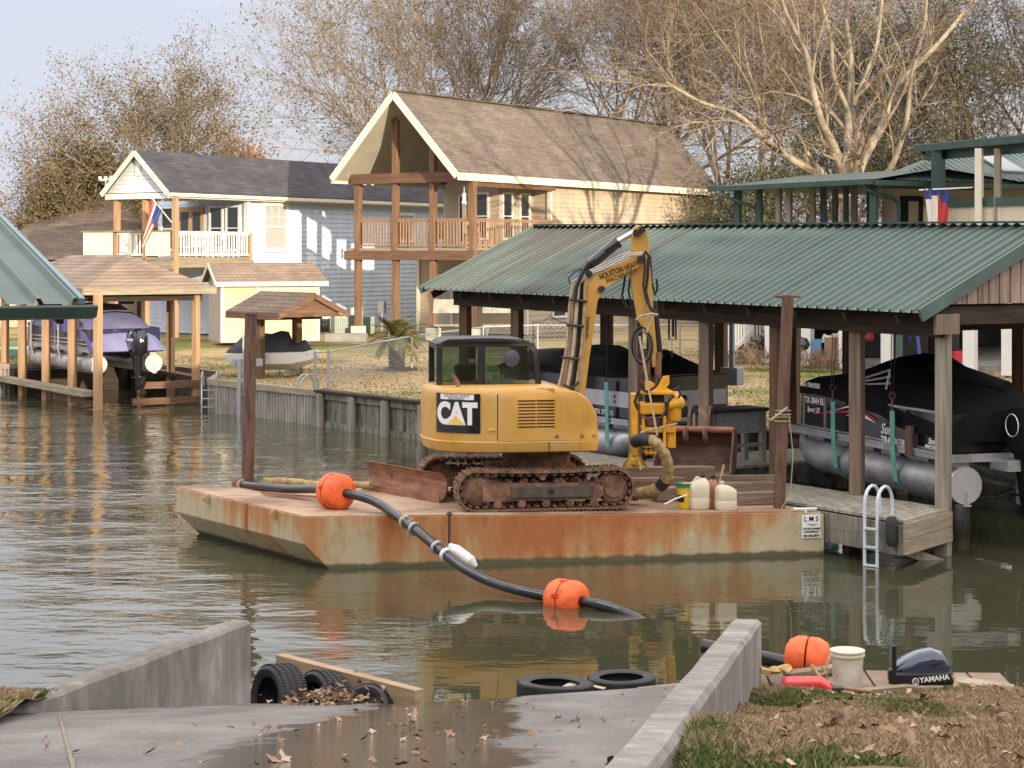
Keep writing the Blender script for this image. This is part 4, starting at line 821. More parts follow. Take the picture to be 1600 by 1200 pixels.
for s_ in (2.4, 5.2, 8.5, 10.2): q = MB(); q.beam(BH(s_, -.6, -.8), BH(s_, -.6, Zd - .05), .2, .2); q.build('pile', m_postdark, dk)
for t, s_ in ((-.88, -.22), (.86, .16)):
    q = MB(); c0 = BH(s_ - .07, t, Zd - .37); q.tube([c0, c0 + Vector((0, 0, .06)), c0 + Vector((0, 0, .36)), c0 + Vector((0, 0, .42))], [.06, .09, .09, .06], 12)
    tag(q.build('dock_bumper', m_rubber, smooth=True), 'black rubber bumper on the dock corner beside the hooped ladder' if t < 0 else 'black rubber bumper at the foot of the end post of the green boathouse', 'bumper')
pool_ladder(1351, 1368, 26.75, 1.14, -.1, 'white hooped swim ladder hanging off the boathouse dock', 3, yaw=-.12, dep=.48, r=.025, m=mat('pale_pipe', (.55, .62, .68), .4, 0, .05, 5))
# walkway between the two slips with its low bench frame
q = MB()
for i in range(12): q.loft([[BH(6.2 + i * .15, .95, Zd - .05), BH(6.338 + i * .15, .95, Zd - .05), BH(6.338 + i * .15, 5.4, Zd - .05), BH(6.2 + i * .15, 5.4, Zd - .05)], [BH(6.2 + i * .15, .95, Zd), BH(6.338 + i * .15, .95, Zd), BH(6.338 + i * .15, 5.4, Zd), BH(6.2 + i * .15, 5.4, Zd)]])
q.build('cross_walk', m_deckgrey, dk)
be = thing('dock_stand', 'grey wooden stand with black top on the dock between the two pontoon boats', 'stand', BH(6.4, 1.5, Zd))
bf = Fr(BH(6.45, 1.3, Zd), math.atan2(.54, .8417))
for a in (0, 1.15):
    for b in (0, .5): q = MB(); q.box(bf, a - .05, a + .05, b - .05, b + .05, 0, .95); q.build('leg', m_postgrey, be)
q = MB(); q.box(bf, -.1, 1.25, -.1, .6, .95, 1.0); q.build('top', m_black, be); q = MB(); q.box(bf, .05, 1.1, -.02, .02, .55, .95); q.box(bf, .05, 1.1, -.02, .02, .3, .36); q.build('panel', m_galv, be)

# ================================================================ PONTOON BOATS
def pontoon_boat(name, label, o, ang, L, Wb, zc, fr_panel, cover_pts, coverm, parts, rp=.29, zdk=None, sides=None, nose=1.0):
    """a = towards the bow; o at the stern on the centre line"""
    F = Fr((o.x, o.y, 0), ang); root = thing(name, label, 'pontoon boat', F.p(0, 0, zc - rp), ang)
    for sgn in (-1, 1):
        b = sgn * (Wb / 2 - rp); q = MB(); pts = [F.p(0, b, zc), F.p(L - nose, b, zc), F.p(L - nose * .6, b, zc + .04), F.p(L - nose * .25, b, zc + .14), F.p(L, b, zc + .26)]
        q.tube(pts, [rp, rp, rp * .92, rp * .6, rp * .12], 28); po = q.build('pontoon', m_alu, root, smooth=True)
        q = MB(); q.lathe(F.p(-.012, b, zc), [(rp * 1.01, -.012), (rp * .97, .012)], axis=-F.a, n=28); q.box(F, -.10, 0, b - .012, b + .012, zc - rp - .02, zc - rp + .22); q.box(F, -.09, -.0, b - .06, b + .06, zc - rp - .02, zc - rp); q.build('end_cap', mat('bright_aluminium', (.55, .55, .54), .45, .35, .1, 6), po)
        q = MB()
        for a in np.linspace(.4, L - nose * .7, 6): q.box(F, a - .35, a + .25, b - .1, b + .1, zc + rp - .05, zc + rp + .12)
        q.build('bracket', m_silver, po)
    zd = zc + rp + .12
    q = MB(); q.box(F, -.02, L - .1, -Wb / 2, Wb / 2, zd, zd + .05); q.build('deck', m_interior, root)
    q = MB()
    for sgn in (-1, 1): q.box(F, -.02, L - .1, sgn * Wb / 2 - .03, sgn * Wb / 2 + .03, zd - .035, zd + .035); q.box(F, -.02, L - .1, sgn * (Wb / 2 + .028) - .012, sgn * (Wb / 2 + .028) + .012, zd + .04, zd + .085)
    q.box(F, -.06, -.02, -Wb / 2, Wb / 2, zd - .05, zd + .075); q.box(F, L - .1, L - .06, -Wb / 2, Wb / 2, zd - .05, zd + .075); q.build('rub_rail', m_alu, root)
    H = fr_panel['h']; a1 = L - fr_panel.get('in', .55)
    q = MB()
    for sgn in (-1, 1): q.box(F, .05, a1, sgn * (Wb / 2 - .08) - .015, sgn * (Wb / 2 - .08) + .015, zd + .09, zd + H)
    q.box(F, a1, a1 + .03, -Wb / 2 + .065, Wb / 2 - .065, zd + .09, zd + H); q.box(F, .03, .06, -Wb / 2 + .065, Wb / 2 - .065, zd + .09, zd + H); fp = q.build('fence_panel', fr_panel['m'], root)
    if 'band' in fr_panel:
        z0, z1 = fr_panel['band']; q = MB()
        for sgn in (-1, 1): q.box(F, .05, a1 + .01, sgn * (Wb / 2 - .062) - .006, sgn * (Wb / 2 - .062) + .006, zd + z0, zd + z1)
        q.box(F, a1 + .03, a1 + .042, -Wb / 2 + .06, Wb / 2 - .06, zd + z0, zd + z1); q.build('band', fr_panel['bm'], fp)
    q = MB(); sgn = fr_panel.get('side', -1)                 # rails on the visible side
    for sg in (-1, 1):
        y = sg * (Wb / 2 - .055)
        for a in fr_panel.get('rails', []): q.beam(F.p(a, y, zd + .08), F.p(a, y, zd + H + .02), .035, .035)
        if fr_panel.get('rails'): q.beam(F.p(.05, y, zd + H), F.p(a1, y, zd + H), .035, .035, (0, 0, 1)); q.beam(F.p(.05, y, zd + .1), F.p(a1, y, zd + .1), .03, .03, (0, 0, 1))
    if len(q.v): q.build('rail', m_alu, root)
    rings = []                                               # the tied-down cover
    for a, zt, k, zl in cover_pts:
        w_ = Wb / 2 - .03; zb = zd + zl
        rings.append([F.p(a, -w_, zb), F.p(a, -w_ * 1.0, zb + (zt - zb) * .35), F.p(a, -w_ * (.55 + .35 * k), zb + (zt - zb) * .72), F.p(a, -w_ * .35 * (1 + k), zb + (zt - zb) * .94), F.p(a, 0, zt), F.p(a, w_ * .35 * (1 + k), zb + (zt - zb) * .94), F.p(a, w_ * (.55 + .35 * k), zb + (zt - zb) * .72), F.p(a, w_, zb + (zt - zb) * .35), F.p(a, w_, zb)])
    q = MB(); q.loft(rings); q.build('cover', coverm, root, smooth=True)
    return root, F, zd
# --- the near boat: stern towards the camera, sling lifted
P_st = U(1508, 759, 28.3); P_bow = Vector((5.28, 33.3, 0)); dv = (P_bow - Vector((P_st.x, P_st.y, 0))).normalized(); ang = math.atan2(dv.y, dv.x)
right = Vector((dv.y, -dv.x, 0)); ctr = Vector((P_st.x, P_st.y, 0)) + right * (1.22 - .29)
tb, TF, tzd = pontoon_boat('pontoon_boat', 'black sport pontoon boat with red and white swoosh lifted on teal slings', ctr, ang, 5.45, 2.44, P_st.z,
    dict(h=.68, m=m_blackgloss, rails=[2.9, 4.1, 4.9], **{'in': .45}),
    [(-.05, 2.12, .7, .25), (.5, 2.24, .6, .28), (1.0, 2.36, .5, .30), (1.6, 2.44, .5, .36), (2.1, 2.56, .45, .5), (2.75, 2.84, .12, .55), (3.1, 2.74, .25, .6), (3.8, 2.52, .45, .66), (4.5, 2.40, .8, .67), (5.0, 2.34, .95, .66)], m_canvas, None)
yl = 1.22 - .045                                             # outside of the panel facing the canal (left of the bow direction)
def tp(a, z): return TF.p(a, yl, z)
XD = -TF.a                                                   # reading direction seen from the canal
q = MB()                                                     # swooshes
def swoosh(mb, pts, wd): 
    for (a0, z0), (a1, z1), (w0, w1) in zip(pts[:-1], pts[1:], wd): mb.hexa([tp(a0, z0 - w0) , tp(a1, z1 - w1), tp(a1, z1 - w1) + TF.b * .006, tp(a0, z0 - w0) + TF.b * .006, tp(a0, z0 + w0), tp(a1, z1 + w1), tp(a1, z1 + w1) + TF.b * .006, tp(a0, z0 + w0) + TF.b * .006])
z_ = tzd
swoosh(q, [(4.6, z_ + .32), (3.6, z_ + .44), (2.8, z_ + .50), (2.2, z_ + .40)], [(.004, .02), (.02, .03), (.03, .002)]); q.build('swoosh', m_decal_r, tb)
q = MB(); swoosh(q, [(3.9, z_ + .42), (3.0, z_ + .60), (2.3, z_ + .60), (1.8, z_ + .42)], [(.003, .018), (.018, .02), (.02, .002)]); swoosh(q, [(3.3, z_ + .40), (2.7, z_ + .44), (2.3, z_ + .36)], [(.003, .03), (.03, .002)]); q.build('swoosh', m_decal_w, tb)
UPV = Vector((0, 0, 1)); off = TF.b * .012
text('TX 3044 EL', .15, tp(4.45, z_ + .56) + off, XD, UPV, m_decal_w, tb, .004)
text('Sun', .24, tp(1.95, z_ + .28) + off, XD, UPV, m_decal_w, tb, .002, .35)
text('TRACKER', .17, tp(1.75, z_ + .10) + off, XD, UPV, m_decal_w, tb, .006, .2, 1.05)
text('Sun', .13, tp(.55, z_ + .22) + off, XD, UPV, m_decal_w, tb, .002, .35); text('PARTY BARGE', .075, tp(.5, z_ + .13) + off, XD, UPV, m_decal_w, tb, .003, .2)
text('Sport 20', .13, tp(4.5, z_ + .40) + off, XD, UPV, m_decal_w, tb, .002, .4)
text('Sun', .12, TF.p(4.78, 1.22, z_ + .83) , XD, UPV, m_decal_w, tb, .002, .3); text('TRACKER', .11, TF.p(4.42, 1.22, z_ + .83), XD, UPV, m_decal_w, tb, .004, .15)
q = MB(); q.lathe(tp(1.28, z_ + .30), [(.001, .012), (.10, .010), (.12, .0)], axis=TF.b, n=20); q.build('round_emblem', m_decal_r, tb)
q = MB(); q.box(TF, .35, .5, yl - .005, yl + .01, z_ + .33, z_ + .42); q.build('sticker', m_decal_w, tb)
q = MB(); q.tube([TF.p(1.05, 1.27, z_ + .42), TF.p(1.05, 1.27, z_ - .05)], [.075, .085], 10); tag(q.build('boat_fender', mat('brown_fender', (.10, .07, .055), .5, 0, .2, 4), smooth=True), 'dark brown fender hanging on the side of the sport pontoon boat', 'fender')
q = MB()                                                     # folded bimini frame
for k in range(3): q.tube([TF.p(2.95, 1.05, 2.42 - k * .05), TF.p(2.0, 1.08, 2.62 - k * .11)], .018, 6)
q.tube([TF.p(2.0, 1.08, 2.62), TF.p(2.1, 1.1, 2.3)], .02, 6); q.build('bimini_frame', m_silver, tb)
q = MB(); q.tube([TF.p(2.0, .3, 2.60), TF.p(.8, .5, 2.62), TF.p(-.8, .7, 2.52)], [.1, .13, .09], 10); q.build('bimini_boot', m_canvas, tb, smooth=True)
q = MB(); q.box(TF, -.5, .0, -.5, .5, P_st.z + .25, P_st.z + .42); q.box(TF, -.45, -.1, -.1, .1, P_st.z - .3, P_st.z + .3); q.build('motor_bracket', m_alu, tb)
def outboard(root, F, a, b, z, s=1.0, m=m_blackgloss, lower=True):
    def sec(a0, hw, hl, z0): return [F.p(a + a0 + hl * math.copysign(abs(math.cos(t)) ** .7, math.cos(t)), b + hw * math.copysign(abs(math.sin(t)) ** .7, math.sin(t)), z0) for t in np.linspace(0, 2 * PI, 16, endpoint=False)]
    q = MB(); q.loft([sec(0, .14 * s, .22 * s, z), sec(-.01, .20 * s, .30 * s, z + .08 * s), sec(-.02, .21 * s, .33 * s, z + .3 * s), sec(-.03, .19 * s, .31 * s, z + .5 * s), sec(-.02, .14 * s, .24 * s, z + .62 * s), sec(0, .04 * s, .1 * s, z + .66 * s)]); c = q.build('cowl', m, root, smooth=True)
    if lower:
        q = MB(); q.loft([sec(0, .13 * s, .18 * s, z + .02), sec(.0, .10 * s, .14 * s, z - .3 * s), sec(-.02, .05 * s, .13 * s, z - .62 * s), sec(-.02, .04 * s, .12 * s, z - .8 * s)]); q.build('leg', m, root, smooth=True)
        q = MB(); q.beam(F.p(a - .3 * s, b, z - .55 * s), F.p(a + .18 * s, b, z - .55 * s), .2 * s, .02, (0, 0, 1)); q.tube([F.p(a + .14 * s, b, z - .8 * s), F.p(a - .05, b, z - .8 * s), F.p(a - .22 * s, b, z - .8 * s)], [.02, .06 * s, .045 * s], 10)
        q.build('gearcase', m, root, smooth=True)
        pr = MB()
        for k in range(3):
            e = F.b * math.cos(k * 2.09) + Vector((0, 0, math.sin(k * 2.09))); pr.beam(F.p(a - .24 * s, b, z - .8 * s), F.p(a - .26 * s, b, z - .8 * s) + e * .17 * s, .10 * s, .015, F.a)
        pr.build('propeller', m, root)
    return c
ob_ = thing('outboard_motor', 'outboard motor under a black cloth hood at the stern of the sport pontoon boat', 'outboard motor', TF.p(-.4, .2, P_st.z))
MATS[ob_.name] = Matrix.Translation(TF.p(-.4, .2, P_st.z)); outboard(ob_, TF, -.45, .15, P_st.z + .5, 1.15, m_canvas)
q = MB(); q.torus(TF.p(-.5, .43, P_st.z + .95), TF.b, .17, [(.006, 0), (-.006, 0), (0, .01)], 24); q.build('oval_emblem', m_decal_w, ob_)
for k, (a, lab) in enumerate(((3.55, 'teal lifting sling under the bow half of the sport pontoon boat'), (1.55, 'teal lifting sling in the middle of the sport pontoon boat'))):
    sr = thing('lifting_sling', lab, 'sling', TF.p(a, 1.3, 1.0), 0, 'boat lift slings'); zc = P_st.z
    q = MB(); pts = [TF.p(a, 1.30, tzd + .62), TF.p(a, 1.30, tzd), TF.p(a, 1.24, zc - .1), TF.p(a, 1.05, zc - .28), TF.p(a, .6, zc - .4), TF.p(a, -.6, zc - .4), TF.p(a, -1.05, zc - .28), TF.p(a, -1.3, tzd)]
    for p, r_ in zip(pts[:-1], pts[1:]): q.beam(p, r_, .01, .14, TF.a)
    q.build('strap', m_teal, sr); q = MB()
    q.tube([TF.p(a, 1.30, tzd + .62), TF.p(a, 1.30, tzd + .82)], .02, 6); q.torus(TF.p(a, 1.30, tzd + .86), TF.a, .05, [(.015, 0), (0, .015), (-.015, 0), (0, -.015)], 16); q.build('hook', m_steelpipe, sr)
    q = MB()
    for dx in (-.03, .06): q.tube([TF.p(a + dx, 1.30, tzd + .9), TF.p(a + dx * 1.5, 1.25, 3.5)], .006, 4)
    q.build('cable', m_black, sr)
# --- the far boat: bow towards the camera
ang2 = math.atan2(-BHU.y, -BHU.x); oo = BH(14.1, 2.75)
q2, BF, bzd = pontoon_boat('pontoon_boat', 'black pontoon boat with a broad silver band, behind the excavator arm', oo, ang2, 4.9, 2.45, .80,
    dict(h=.92, m=m_blackgloss, band=(.30, .60), bm=m_silver, **{'in': .12}),
    [(0, 2.2, .9, .85), (.4, 2.48, .6, .85), (1.5, 2.52, .6, .85), (2.0, 2.62, .4, .85), (2.5, 2.45, .6, .85), (3.1, 2.40, .6, .86), (3.7, 2.6, .3, .86), (4.1, 2.45, .4, .86), (4.6, 2.2, .8, .88), (4.84, 2.1, .95, .9)], m_canvas, None, rp=.30, nose=.8)
text('TX 1724 KJ', .13, BF.p(3.9, -1.22 + .045, bzd + .17), BF.a, UPV, m_decal_w, q2, .004)
q = MB()
for z in (.40, .50): q.lathe(BF.p(4.25, -1.165, bzd + z), [(.03, 0), (.03, .012)], axis=-BF.b, n=10)
q.build('cap', m_decal_k, q2)
q = MB(); q.lathe(BF.p(4.83, .1, bzd + .45), [(.07, 0), (.07, .012)], axis=BF.a, n=14); q.build('light', m_decal_k, q2)
q = MB(); q.box(BF, 4.8, 5.25, -1.0, 1.22, bzd - .06, bzd + .0); q.build('bow_platform', m_black, q2)
sr = thing('lifting_sling', 'pale teal lifting sling at the bow corner of the silver-banded pontoon boat', 'sling', BF.p(4.4, -1.3, 1), 0, 'boat lift slings')
q = MB(); q.beam(BF.p(4.15, -1.28, .75), BF.p(4.15, -1.3, 2.0), .01, .12, BF.a); q.build('strap', m_teal, sr); q = MB(); q.tube([BF.p(4.15, -1.3, 2.0), BF.p(4.15, -1.28, 3.5)], .008, 4); q.build('cable', m_black, sr)
# --- the purple covered boat on the left
pst = LS_(.9, .78); cp_ = LS_(.9, .78 + .87); angL = math.atan2(BHU.y, BHU.x)
m_navy = mat('navy_panel', (.02, .025, .07), .25, 0, .1, 3); m_purp = mat('purple_boat_cover', (.15, .155, .36), .85, 0, .12, 1.2, .3, 3, (1, 1, 1), (.24, .25, .42), dist=.05)
m_greycov = mat('grey_purple_cover', (.30, .30, .38), .85, 0, .1, 2)
lb, LF, lzd = pontoon_boat('pontoon_boat', 'navy pontoon boat under a purple cover in the left shelter', cp_, angL, 6.4, 2.3, 1.24, dict(h=.66, m=m_navy, rails=[3.2, 4.4, 5.6], **{'in': .6}),
    [(-.35, 1.7, .9, .0), (-.1, 2.1, .85, -.05), (.5, 2.45, .8, .3), (1.1, 2.72, .8, .42), (2.0, 2.95, .75, .5), (3.2, 2.95, .7, .55), (3.8, 2.8, .7, .6), (4.6, 2.55, .8, .62), (5.8, 2.45, .8, .62)], m_purp, None, rp=.28)
q = MB()
for z in (.18, .30): q.box(LF, .3, 5.6, 1.15 - .065, 1.15 - .055, lzd + z, lzd + z + .025)
q.build('stripe', m_cream, lb)
q = MB(); w_ = 1.15
q.loft([[LF.p(a, b * w_, z) for b, z in ((-.93, z0), (-.5, z1), (0, z1 + .04), (.5, z1), (.93, z0))] for a, z0, z1 in ((1.0, 2.42, 2.76), (2.0, 2.62, 2.98), (3.2, 2.62, 2.98))], close=False, cap=False); q.build('cover_top', m_greycov, lb, smooth=True)
om = thing('outboard_motor', 'glossy black outboard motor on the stern of the purple covered pontoon boat', 'outboard motor', LF.p(-.5, 0, .7))
MATS[om.name] = Matrix.Translation(LF.p(-.5, 0, .7)); OF = Fr(LF.o, angL); outboard(om, OF, -.55, -.15, 1.52, 1.2, m_blackgloss)
text('MERCURY', .10, OF.p(-.6, .115, 1.98), -OF.a, UPV, m_decal_w, om, .003, .1); text('90', .12, OF.p(-.955, -.12, 1.95), BHN, UPV, m_decal_w, om, .003)
for k, a in enumerate((2.6, 5.2)):
    sr = thing('lifting_sling', ['cream lifting sling nearest the stern of the purple covered boat', 'cream lifting sling nearest the bow of the purple covered boat'][k], 'sling', LF.p(a, 1.2, 1), 0, 'boat lift slings')
    q = MB(); pts = [LF.p(a, 1.2, 2.5), LF.p(a, 1.2, lzd), LF.p(a, 1.1, 1.1), LF.p(a, .8, .9)]
    for p, r_ in zip(pts[:-1], pts[1:]): q.beam(p, r_, .012, .13, LF.a)
    q.build('strap', m_cream, sr)
ky = thing('kayak', 'teal and mint kayak stored on the bank left of the purple covered boat', 'kayak', U(20, 590, 63)); kf = Fr((U(25, 0, 63.5).x, 63.5, 1.0), R(-8)); rings = []
for a, wd, z0 in ((-1.9, .03, .25), (-1.4, .26, .04), (-.4, .38, 0), (.6, .38, 0), (1.5, .25, .05), (1.9, .03, .24)): rings.append([kf.p(a, -wd, .30), kf.p(a, -wd * .8, z0 + .04), kf.p(a, wd * .8, z0 + .04), kf.p(a, wd, .30), kf.p(a, wd * .5, .36), kf.p(a, -wd * .5, .36)])
q = MB(); q.loft(rings); q.build('hull', mat('teal_plastic', (.10, .36, .33), .5, 0, .3, .5, 0, 0, (1, 1, 1), (.40, .62, .48)), ky, smooth=True)

# ================================================================ NEAR GREEN BOATHOUSE, LEFT EDGE
ga = math.atan2(.87, -.5); GC = Vector((-3.51, 15.0, 0)); gU = Vector((math.cos(ga), math.sin(ga), 0)); gE = Vector((-gU.y, gU.x, 0))   # gU upslope, gE to the left along the eave
def GB(u, e, z): return GC + gU * u + gE * e + Vector((0, 0, z))
nb = thing('near_boathouse', 'close green ribbed metal roof with dark green gutter at the left edge of the picture', 'boathouse', GB(2, 3, 0), ga)
q = MB(); A = []; B = []; pitch = .30; sl = .285; zr0 = 4.085
for i in range(24):
    for f_, h_ in ((0, .045), (.10, .045), (.20, 0), (.92, 0)):
        e = (i + f_) * pitch; A.append(GB(0, e, zr0 + h_)); B.append(GB(4.2, e, zr0 + 4.2 * sl + h_))
q.loft([A, B], close=False, cap=False); q.build('roof', m_greenmetal, nb)
A = []; B = []; q = MB()
for i in range(24):
    for f_, h_ in ((0, .045), (.10, .045), (.20, 0), (.92, 0)):
        e = (i + f_) * pitch; A.append(GB(8.4, e, zr0 + h_)); B.append(GB(4.2, e, zr0 + 4.2 * sl + h_))
q.loft([A, B], close=False, cap=False); q.build('roof', m_greenmetal, nb)
q = MB(); q.beam(GB(-.03, -.03, zr0 + .02), GB(4.2, -.03, zr0 + 4.2 * sl + .02), .045, .05, (0, 0, 1)); q.build('rake_trim', mat('blue_grey_trim', (.13, .22, .27), .45, .1, .1, 3), nb)
q = MB(); q.prism([GB(-.02, -.12, z) + gU * u for u, z in ((-.0, 3.96), (-.10, 3.98), (-.14, 4.06), (-.13, 4.075), (-.0, 4.075))], gE * 7.4); q.build('gutter', m_greentrim, nb)
q = MB(); q.beam(GB(.0, 0, zr0 - .05), GB(.0, 7.2, zr0 - .05), .04, .06, (0, 0, 1)); q.beam(GB(.12, .1, zr0 - .1), GB(4.2, .1, zr0 + 4.2 * sl - .12), .05, .14, (0, 0, 1)); q.build('fascia', m_beamdark, nb)
for u, e in ((.4, 3.2), (.4, 6.5), (7.8, 3.2), (7.8, 6.5), (4, 6.5)): post(nb, GB(u, e, 0), -.5, zr0 + .05 + (min(u, 8.4 - u)) * sl, .2, m_postgrey, ang=ga)

# ================================================================ NEIGHBOUR HOUSE WITH THE GREEN ROOF
NC = U(1365, 280, 53.0); FN = Fr((NC.x, NC.y, 0), math.atan2(.8417, -.54))  # a = along the left eave (away, u), b = -n
def NH(s, t, z=0.0): return Vector((NC.x, NC.y, 0)) + BHU * s + BHN * t + Vector((0, 0, z))
ZN = NC.z
nh = thing('green_roof_house', 'neighbour house with dark green metal roofs, raised porch and white ground floor posts', 'house', NH(0, 0, 1.3), math.atan2(BHN.y, BHN.x))
q = MB(); a_, b_ = NH(0, 0, ZN), NH(7.2, 0, ZN - .02); c_, d_ = NH(7.2, 7, ZN + .3), NH(0, 9, ZN)
q.prism([NH(-.1, -.1, ZN - .12), NH(7.2, -.1, ZN - .12), NH(7.2, 6.5, ZN - .12), NH(-.1, 6.5, ZN - .12)], (0, 0, .10)); 
q.loft([[NH(-.1, -.05, ZN), NH(7.2, -.05, ZN)], [NH(.5, 3.2, ZN + .42), NH(6.6, 3.2, ZN + .42)], [NH(-.1, 6.5, ZN), NH(7.2, 6.5, ZN)]], close=False, cap=False); q.build('porch_roof', m_greentrim, nh)
q = MB(); q.beam(NH(-.15, -.12, ZN - .07), NH(7.3, -.12, ZN - .07), .12, .15, (0, 0, 1)); q.beam(NH(-.15, -.12, ZN - .10), NH(-.15, 12, ZN - .10), .12, .15, (0, 0, 1)); q.build('gutter', m_greentrim, nh)
q = MB()                                                     # main hip roof, rising to the right
hip = [NH(.2, 1.0, ZN + .02), NH(.2, 20, ZN + .02), NH(5, 20, ZN + .02), NH(5, 4, ZN + .02)]; hr0, hr1 = NH(2.45, 5.4, ZN + 1.1), NH(2.45, 19, ZN + 1.3)
q.add(hip + [hr0, hr1], [(0, 1, 5, 4), (1, 2, 5), (2, 3, 4, 5), (3, 0, 4)])
for i in range(60):                                          # standing ribs on the two planes we see
    t = 1.1 + i * .3
    if t < 19:
        k = min(1, max(0, (t - 1.0) / 4.4)); top = hip[0].lerp(hr0, k) if t < 5.4 else hr0.lerp(hr1, min(1, (t - 5.4) / 13.6)); q.beam(NH(.2, t, ZN + .04), Vector((top.x, top.y, top.z + .02)), .04, .035, (0, 0, 1))
q.build('hip_roof', m_greenmetal, nh)
q = MB(); q.prism([NH(.8, 6.2, ZN + .38), NH(.8, 7.2, ZN + .38), NH(1.9, 7.2, ZN + .92), NH(1.9, 6.2, ZN + .92)], (0, 0, .06)); q.build('skylight', m_galv, nh)
zdk = 4.0
for s_, t in ((.3, .3), (6.4, .3)): post(nh, NH(s_, t), zdk, ZN - .1, .2, m_greentrim, ang=HA)
for px, t in ((1187, .5), (1217, .5), (1305, 3.2)):
    k = (px - 800) / FPX; o = Vector((NC.x, NC.y, 0)) + BHN * t; s_ = (o.x - k * o.y) / (k * BHU.y - BHU.x); post(nh, NH(s_, t), zdk, ZN - .1, .16, m_postgrey if px != 1187 else m_greentrim, ang=HA)
for px in (1233, 1270, 1287, 1322, 1335, 1358): post(nh, Vector((U(px, 0, 57).x, 57, 0)), zdk, ZN + .1, .17 if px % 2 else .14, m_postgrey if px in (1270, 1335, 1233) else m_greentrim, ang=HA)
q = MB(); q.box(Fr(NH(0, 0), math.atan2(BHN.y, BHN.x)), -.2, 18, -1.0, 9, zdk - .3, zdk); q.build('upper_deck', m_greentrim, nh)
FW = Fr(NH(0, 0), math.atan2(BHN.y, BHN.x))                  # a = n (right, away), b = u (left, away)
q = MB(); q.box(FW, 3.3, 19, 2.6, 3.1, zdk, ZN - .05); q.build('upper_wall', m_sdbeige, nh)
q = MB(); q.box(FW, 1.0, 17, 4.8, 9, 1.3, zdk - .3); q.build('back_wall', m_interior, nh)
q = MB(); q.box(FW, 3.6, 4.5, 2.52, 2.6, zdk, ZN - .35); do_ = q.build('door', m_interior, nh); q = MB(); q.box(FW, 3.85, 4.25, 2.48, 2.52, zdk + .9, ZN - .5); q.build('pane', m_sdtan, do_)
q = MB(); q.box(FW, 5.5, 7.0, 2.54, 2.6, zdk + .8, ZN - .4); q.build('window', m_glass, nh)
# the projecting upper porch
def NP(px, py, D): return U(px, py, D)
p0 = NP(1432, 230, 54.6); p1 = NP(1660, 209, 48.2); q = MB(); back = BHN * 6
q.prism([p0 + Vector((0, 0, -.0)), p1, p1 + back + Vector((0, 0, .55)), p0 + back + Vector((0, 0, .55))], (0, 0, .05))
for i in range(34):
    w0 = p0.lerp(p1, i / 33) + Vector((0, 0, .05)); q.beam(w0 - BHN * .05, w0 + back + Vector((0, 0, .55)), .05, .05, (0, 0, 1))
q.build('upper_porch_roof', m_greenmetal, nh)
q = MB(); q.beam(p0 + Vector((0, 0, -.06)), p1 + Vector((0, 0, -.06)), .12, .16, (0, 0, 1)); q.beam(p0 + BHN * .4 + Vector((0, 0, -.25)), p1 + BHN * .4 + Vector((0, 0, -.25)), .2, .26, (0, 0, 1)); q.build('porch_fascia', m_greentrim, nh)
for px, D, m_, w_ in ((1466, 53.8, m_greentrim, .32), (1530, 51.6, m_cream, .2), (1559, 51, m_postgrey, .17)): post(nh, Vector((U(px, 0, D).x, D, 0)), zdk, NP(px, 232, D).z, w_, m_, ang=HA)
rl0 = NP(1478, 318, 53.6); rl1 = NP(1640, 313, 48.6); q = MB(); q.beam(rl0, rl1, .16, .24, (0, 0, 1)); q.build('top_rail', m_greentrim, nh)
q = MB()
for i in range(64): p = rl0.lerp(rl1, i / 63); q.beam(p + Vector((0, 0, -1.2)), p + Vector((0, 0, -.1)), .075, .03, rl1 - rl0)
q.build('balusters', m_cream, nh)
q = MB(); q.beam(rl0 + Vector((0, 0, -1.45)), rl1 + Vector((0, 0, -1.45)), .2, .5, (0, 0, 1)); q.build('deck_edge', m_greentrim, nh)
def spout(pts, label): q = MB(); q.tube(pts, .06, 8); q.build('downspout', m_greentrim, nh, smooth=True)
spout([U(1126, 296, 58.6), U(1130, 305, 58.5), U(1172, 322, 58), U(1182, 326, 58), U(1182, 352, 58)], '')
spout([U(1350, 285, 53.2), U(1353, 295, 53.2), U(1368, 303, 53.3), U(1395, 309, 53.6), U(1404, 316, 53.7), U(1404, 360, 53.7)], '')
spout([U(1440, 232, 54.5), U(1444, 243, 54.4), U(1460, 250, 54), U(1463, 258, 54)], '')
# ground floor: slab, posts, clutter, stairs
q = MB(); q.box(FW, .6, 18, -2.8, 5, .6, 1.42); q.build('concrete_slab', m_concrete, nh)
q = MB(); q.box(FW, 2.2, 18, -3.6, -2.8, .6, 1.28); q.build('concrete_step', m_concrete, nh)
for px, py, D, w_ in ((1205, 571, 56, .3), (1262, 571, 54.5, .3), (1323, 573, 53, .36), (1386, 566, 53, .28), (1516, 568, 50.5, .32), (1577, 560, 50, .34)): post(nh, Vector((U(px, 0, D).x, D, 0)), 1.25, zdk, w_, m_white, name='white_post', ang=HA)
q = MB(); p = Vector((U(1393, 0, 52.9).x, 53.1, 0)); q.beam(p + Vector((.25, 0, 1.3)), p + Vector((.25, 0, zdk)), .2, .1); q.build('green_post', m_greenmetal, nh)
st = thing('stair_railing', 'white baluster stair railing going up beside the green roofed house', 'staircase', U(1170, 560, 56))
